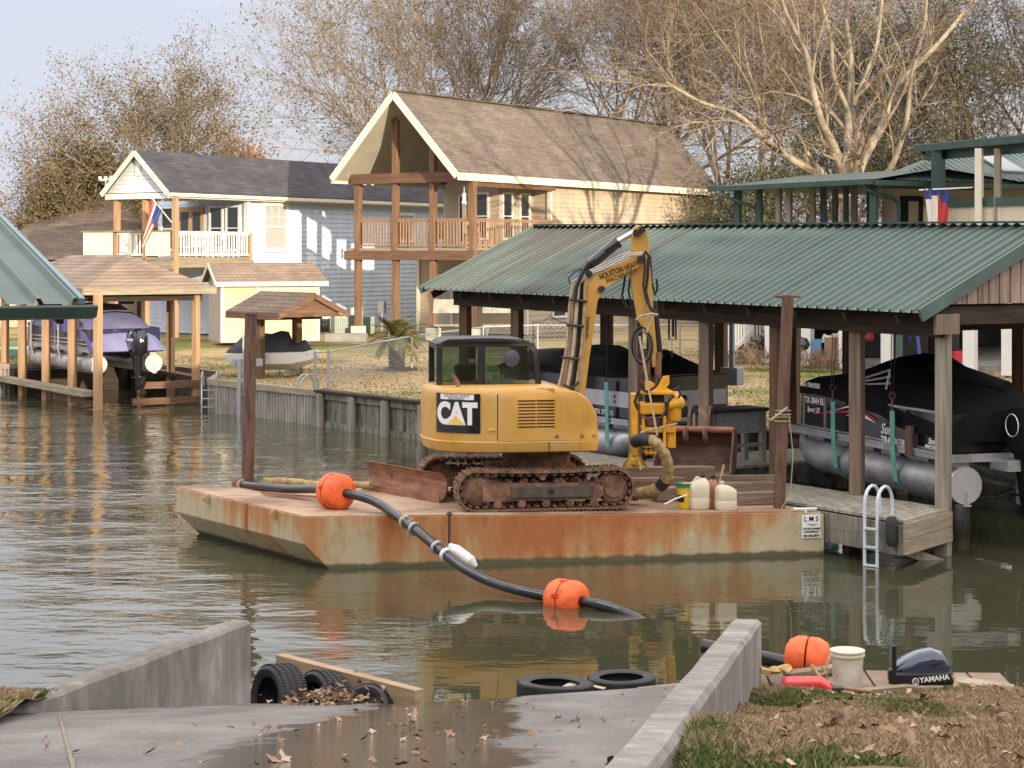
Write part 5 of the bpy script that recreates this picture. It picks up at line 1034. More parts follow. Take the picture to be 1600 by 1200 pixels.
for (x0, y0, x1, y1, D) in ((1141, 508, 1175, 478, 56.5), (1167, 505, 1208, 470, 57.5)):
    a_ = U(x0, y0, D); b_ = U(x1, y1, D + .6); q = MB(); q.beam(a_, b_, .14, .09, (0, 0, 1)); q.build('handrail', m_greentrim, st); q = MB(); q.beam(a_ + Vector((0, 0, -.82)), b_ + Vector((0, 0, -.82)), .06, .14, (0, 0, 1))
    for i in range(9): p = a_.lerp(b_, i / 8); q.beam(p + Vector((0, 0, -.85)), p + Vector((0, 0, -.02)), .06, .04)
    q.beam(a_ + Vector((0, 0, -1.0)), a_, .13, .13); q.build('balusters', m_white, st)
q = MB()
for i in range(9): p = U(1148, 556, 56.7).lerp(U(1215, 505, 58), i / 8); q.beam(p + Vector((0, 0, 0)), p + Vector((.2, .9, 0)), .28, .05, (0, 0, 1))
q.build('treads', m_beamgrey, st)
tf = thing('texas_flag', 'red, white and blue flag hanging by the corner post of the green roofed porch', 'flag', U(1465, 300, 53))
f0_, f1_ = U(1436, 297, 52.6), U(1520, 293, 52.2); q = MB(); q.tube([f0_, f1_], .025, 6); q.build('flagpole', m_white, tf)
q = MB()
for i in range(12):
    for j in range(10):
        def tpz(i, j):
            k = i / 12; h = j / 10; x = 1444 + 42 * k + h * (7 - 13 * k); y = 294 + 58 * h; return U(x, y, 52.5 + .06 * math.sin(i * 1.6 + j * .3))
        q.cur = 2 if j < 1 + (i * .28 if i > 6 else (1.6 - .2 * i if i < 4 else 1)) else (1 if i < 6 else 0); q.add([tpz(i, j), tpz(i + 1, j), tpz(i + 1, j + 1), tpz(i, j + 1)], [(0, 1, 2, 3)])
q.build('cloth', [m_fr, m_fw, m_fb], tf, smooth=True)

# ================================================================ BARGE
E1 = Vector((math.cos(R(9.8)), math.sin(R(9.8)), 0)); E2 = Vector((-math.sin(R(9.8)), math.cos(R(9.8)), 0))
def dz(x): return .75 - .0145 * (x + 2.96)                   # the deck dips a little to the right
FL0 = Vector((-2.96, 26.44, 0)); FR0 = Vector((4.63, 27.76, 0)); SV = Vector((-2.43, 3.38, 0)); BL0 = FL0 + SV; BR0 = FR0 + SV
bg_ = thing('work_barge', 'rust streaked flat steel barge carrying the yellow excavator', 'barge', (FL0 + FR0 + SV) / 2, R(9.8))
def at_(p, z): return Vector((p.x, p.y, z))
wlF = FL0.lerp(FR0, .048); wlB = wlF + SV                     # where the raked end meets the water
rk = .36
fr_face = lambda e: [at_(FL0 + SV * e, dz(FL0.x)), at_(FR0 + SV * e, dz(FR0.x)), at_(FR0 + SV * e, -.5), at_(FL0.lerp(FR0, .11) + SV * e, -.5), at_(FL0 + SV * e, rk)]
q = MB(); q.loft([fr_face(0), fr_face(1)]); q.build('hull', m_bargeside, bg_, bevel=.012)
q = MB(); dd_ = [at_(FL0, dz(FL0.x)), at_(FR0, dz(FR0.x)), at_(BR0, dz(FR0.x)), at_(BL0, dz(FL0.x))]; cen = sum(dd_, Vector()) / 4
slab(q, [p.lerp(cen, .003) + Vector((0, 0, .012)) for p in dd_], .01); q.build('deck', m_bargedeck, bg_)
q = MB(); mid = FL0.lerp(BL0, .42); d_ = (FL0 - BL0).normalized()
q.beam(at_(mid, rk) - E1 * .02, at_(mid, dz(-3) + .005) - E1 * .02, .04, .06, d_); q.build('weld_bead', mat('bright_rust', (.40, .16, .05), .8, 0, .2, 8), bg_)
for e, lab in ((.20, 'a'), (.72, 'b')):
    p = at_(FL0.lerp(BL0, e), dz(-3) - .13) - E1 * .0; nrm = -Vector((SV.y, -SV.x, 0)).normalized(); q = MB()
    q.prism([p + nrm * .01 - d_ * .012, p + nrm * .01 - d_ * .012 + Vector((0, 0, .16)), p + nrm * .11 - d_ * .012 + Vector((0, 0, .10)), p + nrm * .11 - d_ * .012 + Vector((0, 0, .04))], d_ * .024); q.build('lifting_lug', m_bargeside, bg_)
q = MB(); p = at_(FR0.lerp(FL0, .004), .2) ; q.beam(at_(FR0, -.3) + E1 * .0 - E2 * .012, at_(FR0, dz(FR0.x) - .02) - E2 * .012, .05, .02, E2); q.build('corner_plate', m_bargeside, bg_)
# the name board
sg = thing('name_board', 'white painted name board at the right end of the barge hull', 'sign', at_(FR0, .3) - E2 * .02); XS = (FR0 - FL0).normalized(); NS_ = Vector((XS.y, -XS.x, 0))
cs = at_(FR0 - XS * .17, .43) + NS_ * .016; q = MB(); q.beam(cs - XS * .145, cs + XS * .145, .35, .012, NS_); q.build('board', m_decal_w, sg, bevel=.004)
text('L M S', .10, cs + Vector((0, 0, .115)) + NS_ * .014, XS, UPV, m_decal_k, sg, .001, spacing=1.0, ext=.002); text('LUTHER BARGES', .036, cs + Vector((0, 0, -.03)) + NS_ * .014, XS, UPV, m_decal_k, sg, .001, ext=.002)
text('& BULKHEADS', .036, cs + Vector((0, 0, -.075)) + NS_ * .014, XS, UPV, m_decal_k, sg, .001, ext=.002); text('281.303.9879', .045, cs + Vector((0, 0, -.135)) + NS_ * .014, XS, UPV, m_steelpipe, sg, .002, ext=.002)
q = MB(); q.beam(cs + Vector((-.10, -.0, .035)) + NS_ * .016, cs + Vector((.10, 0, .035)) + NS_ * .016, .004, .004); q.tube([cs + Vector((-.04 + .02 * k, 0, .03 + .012 * math.sin(k * 2.0))) + NS_ * .016 for k in range(6)], .003, 4); q.build('flourish', m_decal_k, sg)
q = MB(); c_ = at_(FR0 - XS * .25, dz(4.4) + .05); q.tube([c_ - XS * .19, c_ + XS * .17], .02, 8); q.tube([c_, c_ - Vector((0, 0, .06))], .025, 8)
tag(q.build('mooring_cleat', m_white), 'white T-shaped mooring cleat on the barge corner above the name board', 'cleat')
# spud piles
sp = thing('spud_pile', 'tall rusty steel pile with a crossbar standing at the right end of the barge', 'pile', (4.1, 28.3, 0)); b_ = U(1217, 800, 28.1); t_ = U(1231, 460, 28.1)
q = MB(); q.beam(b_ - Vector((0, 0, .04)), t_, .15, .15, E1); q.build('pile', m_steelpipe, sp, bevel=.02); q = MB(); q.tube([t_ + Vector((-.19, 0, -.03)), t_ + Vector((.19, 0, -.03))], .022, 8); q.build('crossbar', m_steelpipe, sp)
q = MB()
for k in range(4): z = b_.z + 1.38 + .05 * k; q.torus(b_.lerp(t_, (z - b_.z) / (t_.z - b_.z)), (0, .15 * (k % 2), 1), .12, [(.008, 0), (0, .008), (-.008, 0), (0, -.008)], 16)
q.tube([b_ + Vector((-.15, -.15, 1.4)), b_ + Vector((.1, -.2, 1.6))], .02, 6); q.tube([b_ + Vector((.13, -.12, 1.5)), b_ + Vector((.2, -.1, .9)), b_ + Vector((.16, -.1, .3)), b_ + Vector((.0, -.1, .02))], .008, 5); tag(q.build('mooring_rope', m_rope), 'pale rope knotted round the right spud pile of the barge', 'rope')
sp = U(387, 757, 30.0); q = MB(); q.tube([Vector((sp.x, sp.y, dz(sp.x) - .02)), U(392, 492, 30.0)], .10, 16); q.tube([U(392, 492, 30.0), U(392, 488, 30.0)], .115, 16)
tag(q.build('spud_pile', m_steelpipe, smooth=True), 'round rusty steel pile standing at the left end of the barge', 'pile')


# ================================================================ EXCAVATOR
EX = Fr((.37, 28.45, dz(.37) + .012), R(9.8)); exc = thing('excavator', 'yellow tracked excavator with black cab and CAT lettering on the barge', 'excavator', EX.o, EX.ang)
def track(bc, ac, name):
    r = .285; Lh = 1.31 - r; wd = .45; path = []; per = 4 * Lh + 2 * PI * r; N = 46
    def pt(s):
        s %= per
        if s < 2 * Lh: return (-Lh + s, 0.0, 0.0)
        s -= 2 * Lh
        if s < PI * r: a = s / r; return (Lh + r * math.sin(a), r - r * math.cos(a), a)
        s -= PI * r
        if s < 2 * Lh: return (Lh - s, 2 * r - .025 * math.sin(s / (2 * Lh) * PI), PI)
        s -= 2 * Lh; a = s / r; return (-Lh - r * math.sin(a), r + r * math.cos(a), PI + a)
    q = MB()
    for i in range(N):
        a, c, an = pt(i * per / N); nrm = Vector((0, 0, 0)) + EX.a * math.sin(an) + Vector((0, 0, -math.cos(an))); tg = EX.a * math.cos(an) + Vector((0, 0, math.sin(an)))
        p = EX.p(ac + a, bc, c + .03); L_ = per / N * .94
        q.beam(p - EX.b * wd / 2, p + EX.b * wd / 2, L_, .03, nrm)
        for k in (-.3, .32): q.beam(p + tg * L_ * k + nrm * .02 - EX.b * wd / 2 * .98, p + tg * L_ * k + nrm * .02 + EX.b * wd / 2 * .98, .018, .03, nrm)
        q.beam(p - nrm * .04 - EX.b * .07, p - nrm * .04 + EX.b * .07, L_ * .7, .06, nrm); q.beam(p - nrm * .045 - EX.b * .2, p - nrm * .045 + EX.b * .2, L_ * .45, .02, nrm)
    tr = q.build('track', m_rustmud, exc)
    q = MB(); q.lathe(EX.p(ac + Lh, bc, r + .03), [(.10, -.19), (.14, -.19), (.15, -.16), (.20, -.155), (.205, -.12), (.24, -.11), (.24, .11), (.15, .2)], axis=EX.b, n=24); sp_ = q.build('sprocket', m_rustmud, tr, smooth=True)
    q = MB(); q.lathe(EX.p(ac - Lh, bc, r + .03), [(.05, -.17), (.17, -.14), (.23, -.1), (.23, .1), (.1, .17)], axis=EX.b, n=24); q.build('idler', m_rustmud, tr, smooth=True)
    for k in range(5): q = MB(); q.lathe(EX.p(ac - .72 + .36 * k, bc, .11), [(.035, -.2), (.06, -.19), (.07, -.1), (.05, -.08), (.05, .08), (.07, .1), (.06, .19)], axis=EX.b, n=14); q.build('roller', m_rustmud, tr, smooth=True)
    q = MB(); q.lathe(EX.p(ac - .05, bc, 2 * r - .07), [(.045, -.18), (.055, -.1), (.055, .1)], axis=EX.b, n=12); q.build('roller', m_rustmud, tr)
    q = MB(); q.loft([[EX.p(ac + a, b, c) for a, c in ((-.95, .16), (.80, .16), (.86, .24), (.86, .34), (.74, .40), (-.6, .42), (-.95, .42))] for b in (bc - .19, bc + .17)]); q.build('track_frame', m_rustmud, tr)
    q = MB(); q.box(EX, ac - .52, ac + .70, bc - .235, bc - .19, .20, .37); fb = q.build('guard_plate', mat('grimy_steel', (.05, .045, .04), .6, 0, .4, 6, .4, 30, (1, 1, 1), (.12, .09, .07)), tr, bevel=.01); q = MB(); q.box(EX, ac + .02, ac + .10, bc - .24, bc - .236, .26, .33); q.build('inspection_hole', m_decal_k, fb)
    q = MB()
    for k in range(46): q.lathe(EX.p(ac - .9 + 1.7 * RNG.random(), bc - .1 + .2 * RNG.random(), .38 + .05 * RNG.random()), [(.002, -.0), (.05, .01), (.035, .05), (.002, .07)], n=5)
    q.build('caked_mud', m_rustmud, tr)
track(-.95, -.06, 'near'); track(.92, -.38, 'far')
q = MB(); q.loft([[EX.p(a, b, c) for a, c in ((-.75, .30), (.65, .30), (.6, .56), (-.7, .56))] for b in (-.72, .72)]); q.lathe(EX.p(0, 0, .5), [(.5, 0), (.52, .06), (.52, .32), (.4, .34)], n=28)
q.build('undercarriage', m_rustmud, exc)
# blade
bn, bf_ = U(696, 778, 28.2), U(574, 761, 29.9); bn.z = dz(bn.x) + .03; bf_.z = dz(bf_.x) + .03; bd = (bf_ - bn).normalized(); bnm = Vector((bd.y, -bd.x, 0)); bnm = bnm if bnm.x < 0 else -bnm
bl = MB(); sec = [(.10, .0), (.02, .06), (-.02, .16), (-.02, .28), (.03, .38), (.06, .41)]
rg = []
for k in range(9):
    p = bn.lerp(bf_, k / 8); rg.append([p + bnm * x + Vector((0, 0, z)) for x, z in sec] + [p + bnm * (x - .035) + Vector((0, 0, z)) for x, z in sec[::-1]])
bl.loft(rg); blo = bl.build('blade', m_rustplate, exc)
q = MB(); q.beam(bn + bnm * .105 + Vector((0, 0, .0)), bf_ + bnm * .105 + Vector((0, 0, .0)), .03, .13, (0, 0, 1)); q.build('cutting_edge', m_rustplate, blo)
q = MB()
for k in (.3, .7): q.beam(bn.lerp(bf_, k) - bnm * .05 + Vector((0, 0, .18)), EX.p(-.6, .35 - 1.0 * (.7 - k), .36), .1, .13, (0, 0, 1))
q.build('blade_arm', m_rustmud, exc)
# upper body
HS = Fr(EX.o + EX.a * 0, EX.ang); ZB = 1.56 - EX.o.z
def plan(front, ins, rear=0.0):
    f_, i_ = front, ins; near = -1.04 + i_; far = 1.02 - i_
    pts = [(f_, near + .03), (f_ - .03, near), (f_ - .35, near), (.1, near), (-.4, near), (-.78, near), (-.98 + i_ * .3, near + .035), (-1.2 + i_ * .5, near + .12), (-1.42 + i_ * .7 - rear, near + .26), (-1.6 + i_ - rear, near + .46), (-1.69 + i_ - rear, near + .72), (-1.74 + i_ - rear, -.05), (-1.74 + i_ - rear, .35), (-1.6 + i_ - rear, far - .25), (-1.3 + i_, far), (-.3, far), (f_ - .03, far), (f_, far - .03)]
    return pts
lev = [(0, .70, .08), (.02, .74, .03), (.16, .76, -.015), (.165, .76, -.015), (.18, .75, .0), (.45, .74, .0), (.58, .72, .0), (.70, .66, .0), (.80, .58, .005), (.88, .46, .015), (.93, .30, .04), (.955, .15, .08)]
rings = [[HS.p(a, b, ZB + z) for a, b in plan(f_, i_)] for z, f_, i_ in lev]
q = MB(); q.loft(rings); q.build('body_cover', m_yellow, exc, smooth=True)
def onface(a, z, proud=.004):                                # on the flat near side
    return HS.p(a, -1.04 - proud, ZB + z)
# panel gaps, vents
q = MB()
for a in (-.77,): q.beam(onface(a, .19, .001), onface(a, .88, .001), .012, .004, -EX.b)
q.beam(onface(-.77, .175, .002), onface(.74, .175, .002), .006, .012, (0, 0, 1)); q.beam(onface(.0, .01, .018), onface(.0, .165, .018), .012, .004, -EX.b); q.build('panel_gap', m_decal_k, exc)
q = MB()
for col in range(2):
    for r_ in range(9): z = .38 + r_ * .048; a0 = -.46 + col * .285; q.box(Fr(HS.p(0, 0, 0), HS.ang), a0, a0 + .255, -1.046, -1.035, ZB + z, ZB + z + .018)
vo = q.build('vent', m_decal_k, exc)
q = MB()
for col in range(2):
    for r_ in range(9): z = .40 + r_ * .048; a0 = -.46 + col * .285; q.box(Fr(HS.p(0, 0, 0), HS.ang), a0 - .01, a0 + .265, -1.062, -1.03, ZB + z, ZB + z + .012)
q.build('louvre', m_yellow, vo)
q = MB()
for a in (.12, .50, .68): q.lathe(onface(a, .24, -.002), [(.03, 0), (.03, .01), (.012, .012)], axis=-EX.b, n=12)
q.build('latch', m_rustplate, exc)
# black label panel on the curved corner: follow the plan polygon between two stations
def oncorner(u, z, proud=.012, w0=-1.50, w1=-.85):
    pl_ = plan(.74, 0.0); seg = pl_[4:11]; xs = []                                   # walk along the corner
    pts = [Vector((a, b, 0)) for a, b in seg][::-1]; L_ = [0]
    for i in range(1, len(pts)): L_.append(L_[-1] + (pts[i] - pts[i - 1]).length)
    s = .26 + u * .74; s = max(0, min(L_[-1] - 1e-4, s))
    for i in range(1, len(pts)):
        if s <= L_[i]:
            k = (s - L_[i - 1]) / (L_[i] - L_[i - 1]); p = pts[i - 1].lerp(pts[i], k)
            t = Vector((0, 0, 0))
            tp0 = (pts[i] - pts[max(i - 2, 0)]).normalized(); tp1 = (pts[min(i + 1, len(pts) - 1)] - pts[i - 1]).normalized(); t = tp0.lerp(tp1, k).normalized(); break
    n_ = Vector((t.y, -t.x, 0)); p = p + n_ * proud
    return HS.p(p.x, p.y, ZB + z)
q = MB(); NU = 16; z0, z1 = .30, .945
outer = [[oncorner(i / NU, z, .014) for i in range(NU + 1)] for z in np.linspace(z0 + .0, .88, 8)]
q.loft(outer, close=False, cap=False); q.build('label_panel', m_blackgloss, exc, smooth=True)
me_ = [(0, 'C'), (1, 'A'), (2, 'T')]
def curved_text(body, size, u0, zc, m_, off, sx, name='lettering'):
    cu = bpy.data.curves.new('t', 'FONT'); cu.body = body; cu.size = size; cu.align_x = 'CENTER'; cu.align_y = 'CENTER'; cu.offset = off; cu.extrude = .001; cu.space_character = .92
    ob = bpy.data.objects.new('t', cu); me = bpy.data.meshes.new_from_object(ob); Mi = MATS[exc.name].inverted()
    bm = bmesh.new(); bm.from_mesh(me); bmesh.ops.subdivide_edges(bm, edges=[e for e in bm.edges if e.calc_length() > .05], cuts=3); bm.to_mesh(me); bm.free()
    for v in me.vertices: v.co = Mi @ oncorner(u0 + v.co.x * sx / .74, zc + v.co.y, .022 + v.co.z)
    me.name = name; me.materials.clear(); me.materials.append(m_); o = bpy.data.objects.new(name, me); COL.objects.link(o); o.parent = exc; bpy.data.objects.remove(ob)
curved_text('CAT', .43, .49, .57, m_decal_w, .022, .80)
q = MB(); tri = lambda u, z, pr: oncorner(u, z, pr)
q.loft([[tri(.30, .415, .024), tri(.70, .415, .024), tri(.50, .56, .024)], [tri(.30, .415, .034), tri(.70, .415, .034), tri(.50, .56, .034)]]); q.build('triangle_mark', mat('cat_yellow', (.80, .58, .18), .5, 0, .02, 3), exc)
q = MB(); q.loft([[tri(u / 8, z, .020) for u in range(1, 8)] for z in (.79, .87)], close=False, cap=False); lb_ = q.build('dealer_plate', m_decal_w, exc)
curved_text('HOUSTON HEAVY', .055, .5, .845, m_steelpipe, .0, 1.0); curved_text('MACHINERY', .045, .5, .805, m_steelpipe, .0, 1.15)
text('308E', .06, onface(-.86, .36, .0) - EX.a * .0 + EX.b * .02 - EX.b * .03, EX.a, UPV, mat('pale_yellow', (.75, .65, .05), .5), exc, .001)
q = MB(); q.loft([[oncorner(u, z, .010) for u in (.05, .5, .98)] for z in (.05, .155)], close=False, cap=False)
# cab
CF = Fr(HS.o, HS.ang); a0, a1 = -1.55, .03; b0, b1 = -.10, .90; c0 = 2.42 - EX.o.z; c1 = 3.20 - EX.o.z
cab = MB(); zr = c1
prof = [(a0, c0), (a0 + .0, zr - .16), (a0 + .05, zr - .05), (a0 + .16, zr), (a1 - .22, zr - .02), (a1 - .09, zr - .07), (a1 - .02, zr - .2), (a1 + .05, c0)]
inn = [(a0 + .10, c0 + .10), (a0 + .13, zr - .14), (-.90, zr - .14), (-.90, c0 + .10)]
def frame_side(mb, b, th):
    def bx(A, B, w_): mb.beam(CF.p(A[0], b, A[1]), CF.p(B[0], b, B[1]), w_, th, -CF.b if False else (CF.a if abs(A[0] - B[0]) < .1 else Vector((0, 0, 1))).cross(CF.b) if False else CF.b)
    for A, B, w_ in (((a0 + .045, c0), (a0 + .045, zr - .1), .09), ((-.86, c0), (-.86, zr - .08), .11), ((a0 + .05, c0 + .04), (a1, c0 + .04), .12), ((a0 + .1, zr - .06), (a1 - .15, zr - .065), .10), ((a1 - .16, zr - .07), (a1 - .055, zr - .19), .10), ((a1 - .06, zr - .17), (a1, c0), .09)): bx(A, B, w_)
frame_side(cab, b0 + .03, .06); frame_side(cab, b1 - .03, .06)
for a_, c_ in ((a0 + .045, zr - .1), (a0 + .045, c0 + .04), (a1 - .1, zr - .1), (a1, c0 + .04)): cab.beam(CF.p(a_, b0 + .03, c_), CF.p(a_, b1 - .03, c_), .09, .1, (0, 0, 1))
cabo = cab.build('cab', m_black, exc, bevel=.015)
q = MB(); q.loft([[CF.p(a_, b_, c_) for a_, c_ in ((a0 + .02, zr - .12), (a0 + .07, zr - .03), (a0 + .18, zr + .01), (-.75, zr + .025), (a1 - .25, zr - .0), (a1 - .10, zr - .06), (a1 - .05, zr - .13), (a1 - .3, zr - .09), (a0 + .1, zr - .09))] for b_ in (b0 - .0, b0 + .04, b1 - .04, b1)]); q.build('cab_roof', m_black, exc, smooth=True, bevel=.01)
q = MB(); q.box(CF, a0 + .09, -.91, b0 + .02, b0 + .028, c0 + .08, zr - .10); q.box(CF, -.81, a1 - .05, b0 + .02, b0 + .028, c0 + .08, zr - .11); q.box(CF, a0 + .09, a1 - .06, b1 - .03, b1 - .022, c0 + .08, zr - .11); q.build('window', m_cabglass, exc)
q = MB(); q.beam(CF.p(a1 - .02, b0 + .05, c0 + .1), CF.p(a1 - .07, b0 + .05, zr - .2), .01, .01); q.box(CF, -1.05, -.70, .15, .60, c0 - .3, c0 + .12); q.loft([[CF.p(a_, b_, c_) for a_, c_ in ((-1.12, c0), (-.98, c0), (-1.02, c0 + .34), (-1.10, c0 + .38), (-1.2, c0 + .34))] for b_ in (.2, .58)]); q.build('seat', m_interior, exc, smooth=True, bevel=.03)
q = MB(); 
for k in range(4): q.box(CF, -.70 + .11 * (k % 2), -.61 + .11 * (k % 2), b0 + .035, b0 + .038, c0 + .10 + .08 * (k // 2), c0 + .17 + .08 * (k // 2))
q.box(CF, -.60, -.36, b0 + .034, b0 + .037, c0 + .06, c0 + .19); q.box(CF, -1.06, -.93, b0 + .034, b0 + .037, c0 + .42, c0 + .49); q.build('sticker', mat('pale_sticker', (.45, .62, .55), .5, 0, .05, 3), cabo)
q = MB(); mp_ = CF.p(-.42, b0 - .12, c0 + .50); q.lathe(mp_, [(.001, -.02), (.12, -.02), (.13, 0), (.001, .03)], axis=-EX.b + EX.a * .2, n=20); q.tube([mp_, mp_ + EX.a * -.3 + UPV * .02, CF.p(-.80, b0 - .06, c0 + .42), CF.p(-.80, b0 - .06, c0 + .0), CF.p(-.78, b0 - .06, c0 - .1)], .014, 6); q.build('mirror', mat('mirror_back', (.07, .075, .10), .35, 0, .1, 3), exc, smooth=True)
q = MB(); q.tube([CF.p(-1.28, -.55, ZB + .94), CF.p(-1.30, -.55, ZB + 1.03), CF.p(-1.36, -.55, ZB + 1.12)], [.03, .035, .03], 8); q.build('exhaust', m_rustplate, exc)
# boom, drawn as plates between outlines (picture columns turned into metres at its own depth)
BD = 28.35
def OUT(pts, D=BD): return [U(x, y, D) for x, y in pts]
def plate(pts, D0, D1): q = MB(); q.loft([OUT(pts, D0), [v + Vector((0, D1 - D0, 0)) for v in OUT(pts, D0)]]); return q
boomp = [(897, 640), (904, 585), (911, 520), (918, 449), (911, 436), (922, 428), (939, 421), (969, 411), (990, 400), (1003, 398), (1008, 402), (1001, 416), (980, 430), (956, 445), (942, 455), (934, 470), (931, 490), (927, 521), (921, 560), (916, 600), (911, 640)]
bo = plate(boomp, 28.2, 28.5).build('boom', m_yellow, exc, bevel=.012)
text('HOUSTON HEAVY', .125, U(968, 422, 28.19), U(990, 411.5, 28.19) - U(940, 430, 28.19), UPV, m_decal_k, exc, .001, sx=.62)
text('MACHINERY', .10, U(971, 431, 28.19), U(990, 411.5, 28.19) - U(940, 430, 28.19), UPV, m_decal_k, exc, .0, sx=.78, spacing=1.15)
text('FJX00512', .085, U(917, 512, 28.19), U(921, 480, 28.19) - U(914, 540, 28.19), Vector((-1, 0, .15)), m_decal_k, exc, .001, sx=1.0)
stk = [(988, 366), (990, 356), (996, 352), (1006, 354), (1012, 362), (1014, 395), (1018, 440), (1021, 483), (1024, 520), (1027, 555), (1026, 572), (1020, 575), (1014, 530), (1003, 510), (996, 496), (988, 455), (985, 425), (986, 390)]
so_ = plate(stk, 28.3, 28.56).build('stick', m_yellow, exc, bevel=.012)
for x, y in ((1003, 359), (994, 364), (940, 452), (920, 428), (1001, 405)): q = MB(); q.tube([U(x, y, 28.14), U(x, y, 28.62)], .055, 12); q.build('pin', m_black, exc, smooth=True)
cyl = thing; c0_, c1_, c2_ = U(923, 413, 28.42), U(966, 377, 28.42), U(999, 358, 28.42)
q = MB(); q.tube([c0_, c0_.lerp(c1_, .9), c0_.lerp(c1_, .9), c1_], [.085, .085, .10, .10], 16); co = q.build('hydraulic_cylinder', m_blackgloss, exc, smooth=True); q = MB(); q.tube([c1_, c2_], .045, 12); q.build('rod', m_chrome, co, smooth=True)
q = MB(); q.tube([U(905, 455, 28.5), U(912, 425, 28.45), c0_], [.05, .07, .085], 10); q.tube([U(945, 392, 28.32), U(962, 380, 28.30)], .03, 8); q.build('cylinder_mount', m_black, exc, smooth=True)
# stick hydraulic cylinder on its back
q = MB(); q.tube([U(1022, 470, 28.7), U(1031, 560, 28.7)], .05, 12); q.build('bucket_cylinder', m_black, exc, smooth=True)
# hoses in front of the boom
m_h = [mat('hose_sheath_pale', (.42, .37, .29), .6, 0, .3, 8), mat('hose_sheath_tan', (.40, .25, .10), .6, 0, .4, 8), m_black, mat('steel_line', (.40, .41, .43), .35, .7, .2, 8)]
for k in range(12):
    f_ = k / 11; jx = RNG.normal(0, .8); D = 28.10 + .22 * ((k * 7) % 5) / 5
    pts = [(914 + 2 * f_, 428 + 6 * f_), (896 + 18 * f_ + jx, 440 + 8 * f_), (890 + 24 * f_ + jx, 480), (884 + 27 * f_ + RNG.normal(0, 1), 540), (876 + 29 * f_, 590), (868 + 32 * f_ + jx, 620)]
    q = MB(); q.tube(OUT(pts, D), .017 + .006 * (k % 3), 6); q.build('hose', m_h[(0, 1, 0, 1, 3, 0, 1, 3, 2, 0, 1, 0)[k]], exc, smooth=True)
for y in (470, 509, 560): q = MB(); fx = 893 - (y - 470) * .14; q.tube([U(fx - 3, y - 2, 28.05), U(fx + 25, y + 1, 28.05)], .022, 6); q.build('hose_clamp', m_black, exc)
for k in range(3):
    q = MB(); q.tube(OUT([(915, 432 - 3 * k), (935, 424 - 4 * k), (965, 409 - 4 * k), (985, 399 - 3 * k), (1003, 397 - 2 * k), (1008, 404)], 28.16 + .1 * k), .014, 6); q.build('steel_line', m_h[3], exc, smooth=True)
def hose(pts, r, m_=None, D=28.2, nm='hose'): q = MB(); q.tube(pts if isinstance(pts[0], Vector) else OUT(pts, D), r, 8); return q.build(nm, m_ or m_black, exc, smooth=True)
hose([(1008, 392), (1014, 400), (1012, 430), (1009, 455), (1015, 478), (1024, 488), (1021, 496)], .022); hose([(1006, 395), (1008, 420), (1005, 445), (1010, 470), (1020, 490)], .018, None, 28.15)
hose([(1016, 400), (1018, 440), (1024, 462), (1027, 450), (1026, 436)], .018, None, 28.5); hose([(977, 430), (972, 462), (978, 478), (990, 485)], .018, None, 28.5); hose([(985, 430), (982, 455), (990, 490)], .016, None, 28.55)
hose([(912, 418), (898, 424), (888, 435), (890, 442), (898, 444)], .012); hose([(930, 405), (918, 412), (908, 430), (900, 450), (898, 470)], .03, None, 28.05)
hose([(868, 616), (850, 612), (835, 604)], .02, None, 28.0); hose([(880, 600), (892, 608), (905, 596)], .02, None, 28.0)
# coiled hose hanging on the stick
for k in range(9):
    cx, cy = 1003 + 1.3 * math.sin(k * 2.1), 540 + 1.5 * math.cos(k * 1.7); rx, ry = 12.5 + (k % 4) * 1.1, 24 + (k % 3) * 1.8
    q = MB(); q.tube([U(cx + rx * math.cos(t), cy + ry * math.sin(t), 28.1 + .02 * k) for t in np.linspace(0, 2 * PI, 22)], .013, 6, cap=False); q.build('coiled_hose', m_black if k % 3 else mat('grey_hose', (.09, .09, .095), .45), exc, smooth=True)
q = MB(); q.tube(OUT([(1006, 498), (1022, 492), (1010, 520), (1004, 515)], 28.05), .018, 6); q.tube(OUT([(994, 500), (1000, 494), (1018, 490), (1028, 492)], 28.04), .02, 6); q.build('rope_tie', m_rope, exc)
q = MB(); q.beam(U(999, 525, 28.0), U(1014, 610, 27.95), .035, .01, (0, -1, 0)); q.beam(U(1014, 610, 27.95), U(1027, 680, 27.9), .03, .01, (0, -1, 0)); q.build('lashing_strap', m_rope, exc)
q = MB(); q.loft([OUT([(996, 545), (1015, 548), (1017, 600), (1006, 605), (999, 595)], 28.3), OUT([(996, 545), (1015, 548), (1017, 600), (1006, 605), (999, 595)], 28.5)]); q.loft([OUT([(1024, 548), (1034, 552), (1033, 600), (1022, 600)], 28.3), OUT([(1024, 548), (1034, 552), (1033, 600), (1022, 600)], 28.55)]); q.build('linkage', m_rustmud, exc, bevel=.01)

# dredge pump head
PD = 28.3; pu = thing('dredge_pump', 'bright yellow hydraulic dredge pump hanging from the excavator arm', 'pump', U(1025, 730, PD))
def pbox(x0, y0, x1, y1, D0, D1, m_=m_pumpyel, nm='frame', bv=.012, parent=None):
    q = MB(); a, b = U(x0, y1, D0), U(x1, y0, D0); q.hexa([Vector((a.x, D0, a.z)), Vector((b.x, D0, a.z)), Vector((b.x, D1, a.z)), Vector((a.x, D1, a.z)), Vector((a.x, D0, b.z)), Vector((b.x, D0, b.z)), Vector((b.x, D1, b.z)), Vector((a.x, D1, b.z))]); return q.build(nm, m_, parent or pu, bevel=bv)
plate([(1008, 606), (1008, 595), (1018, 596), (1028, 604), (1036, 588), (1046, 587), (1046, 600), (1041, 606), (1053, 612), (1046, 618), (1010, 614)], PD - .12, PD - .06).build('top_bracket', m_pumpyel, pu, bevel=.006)
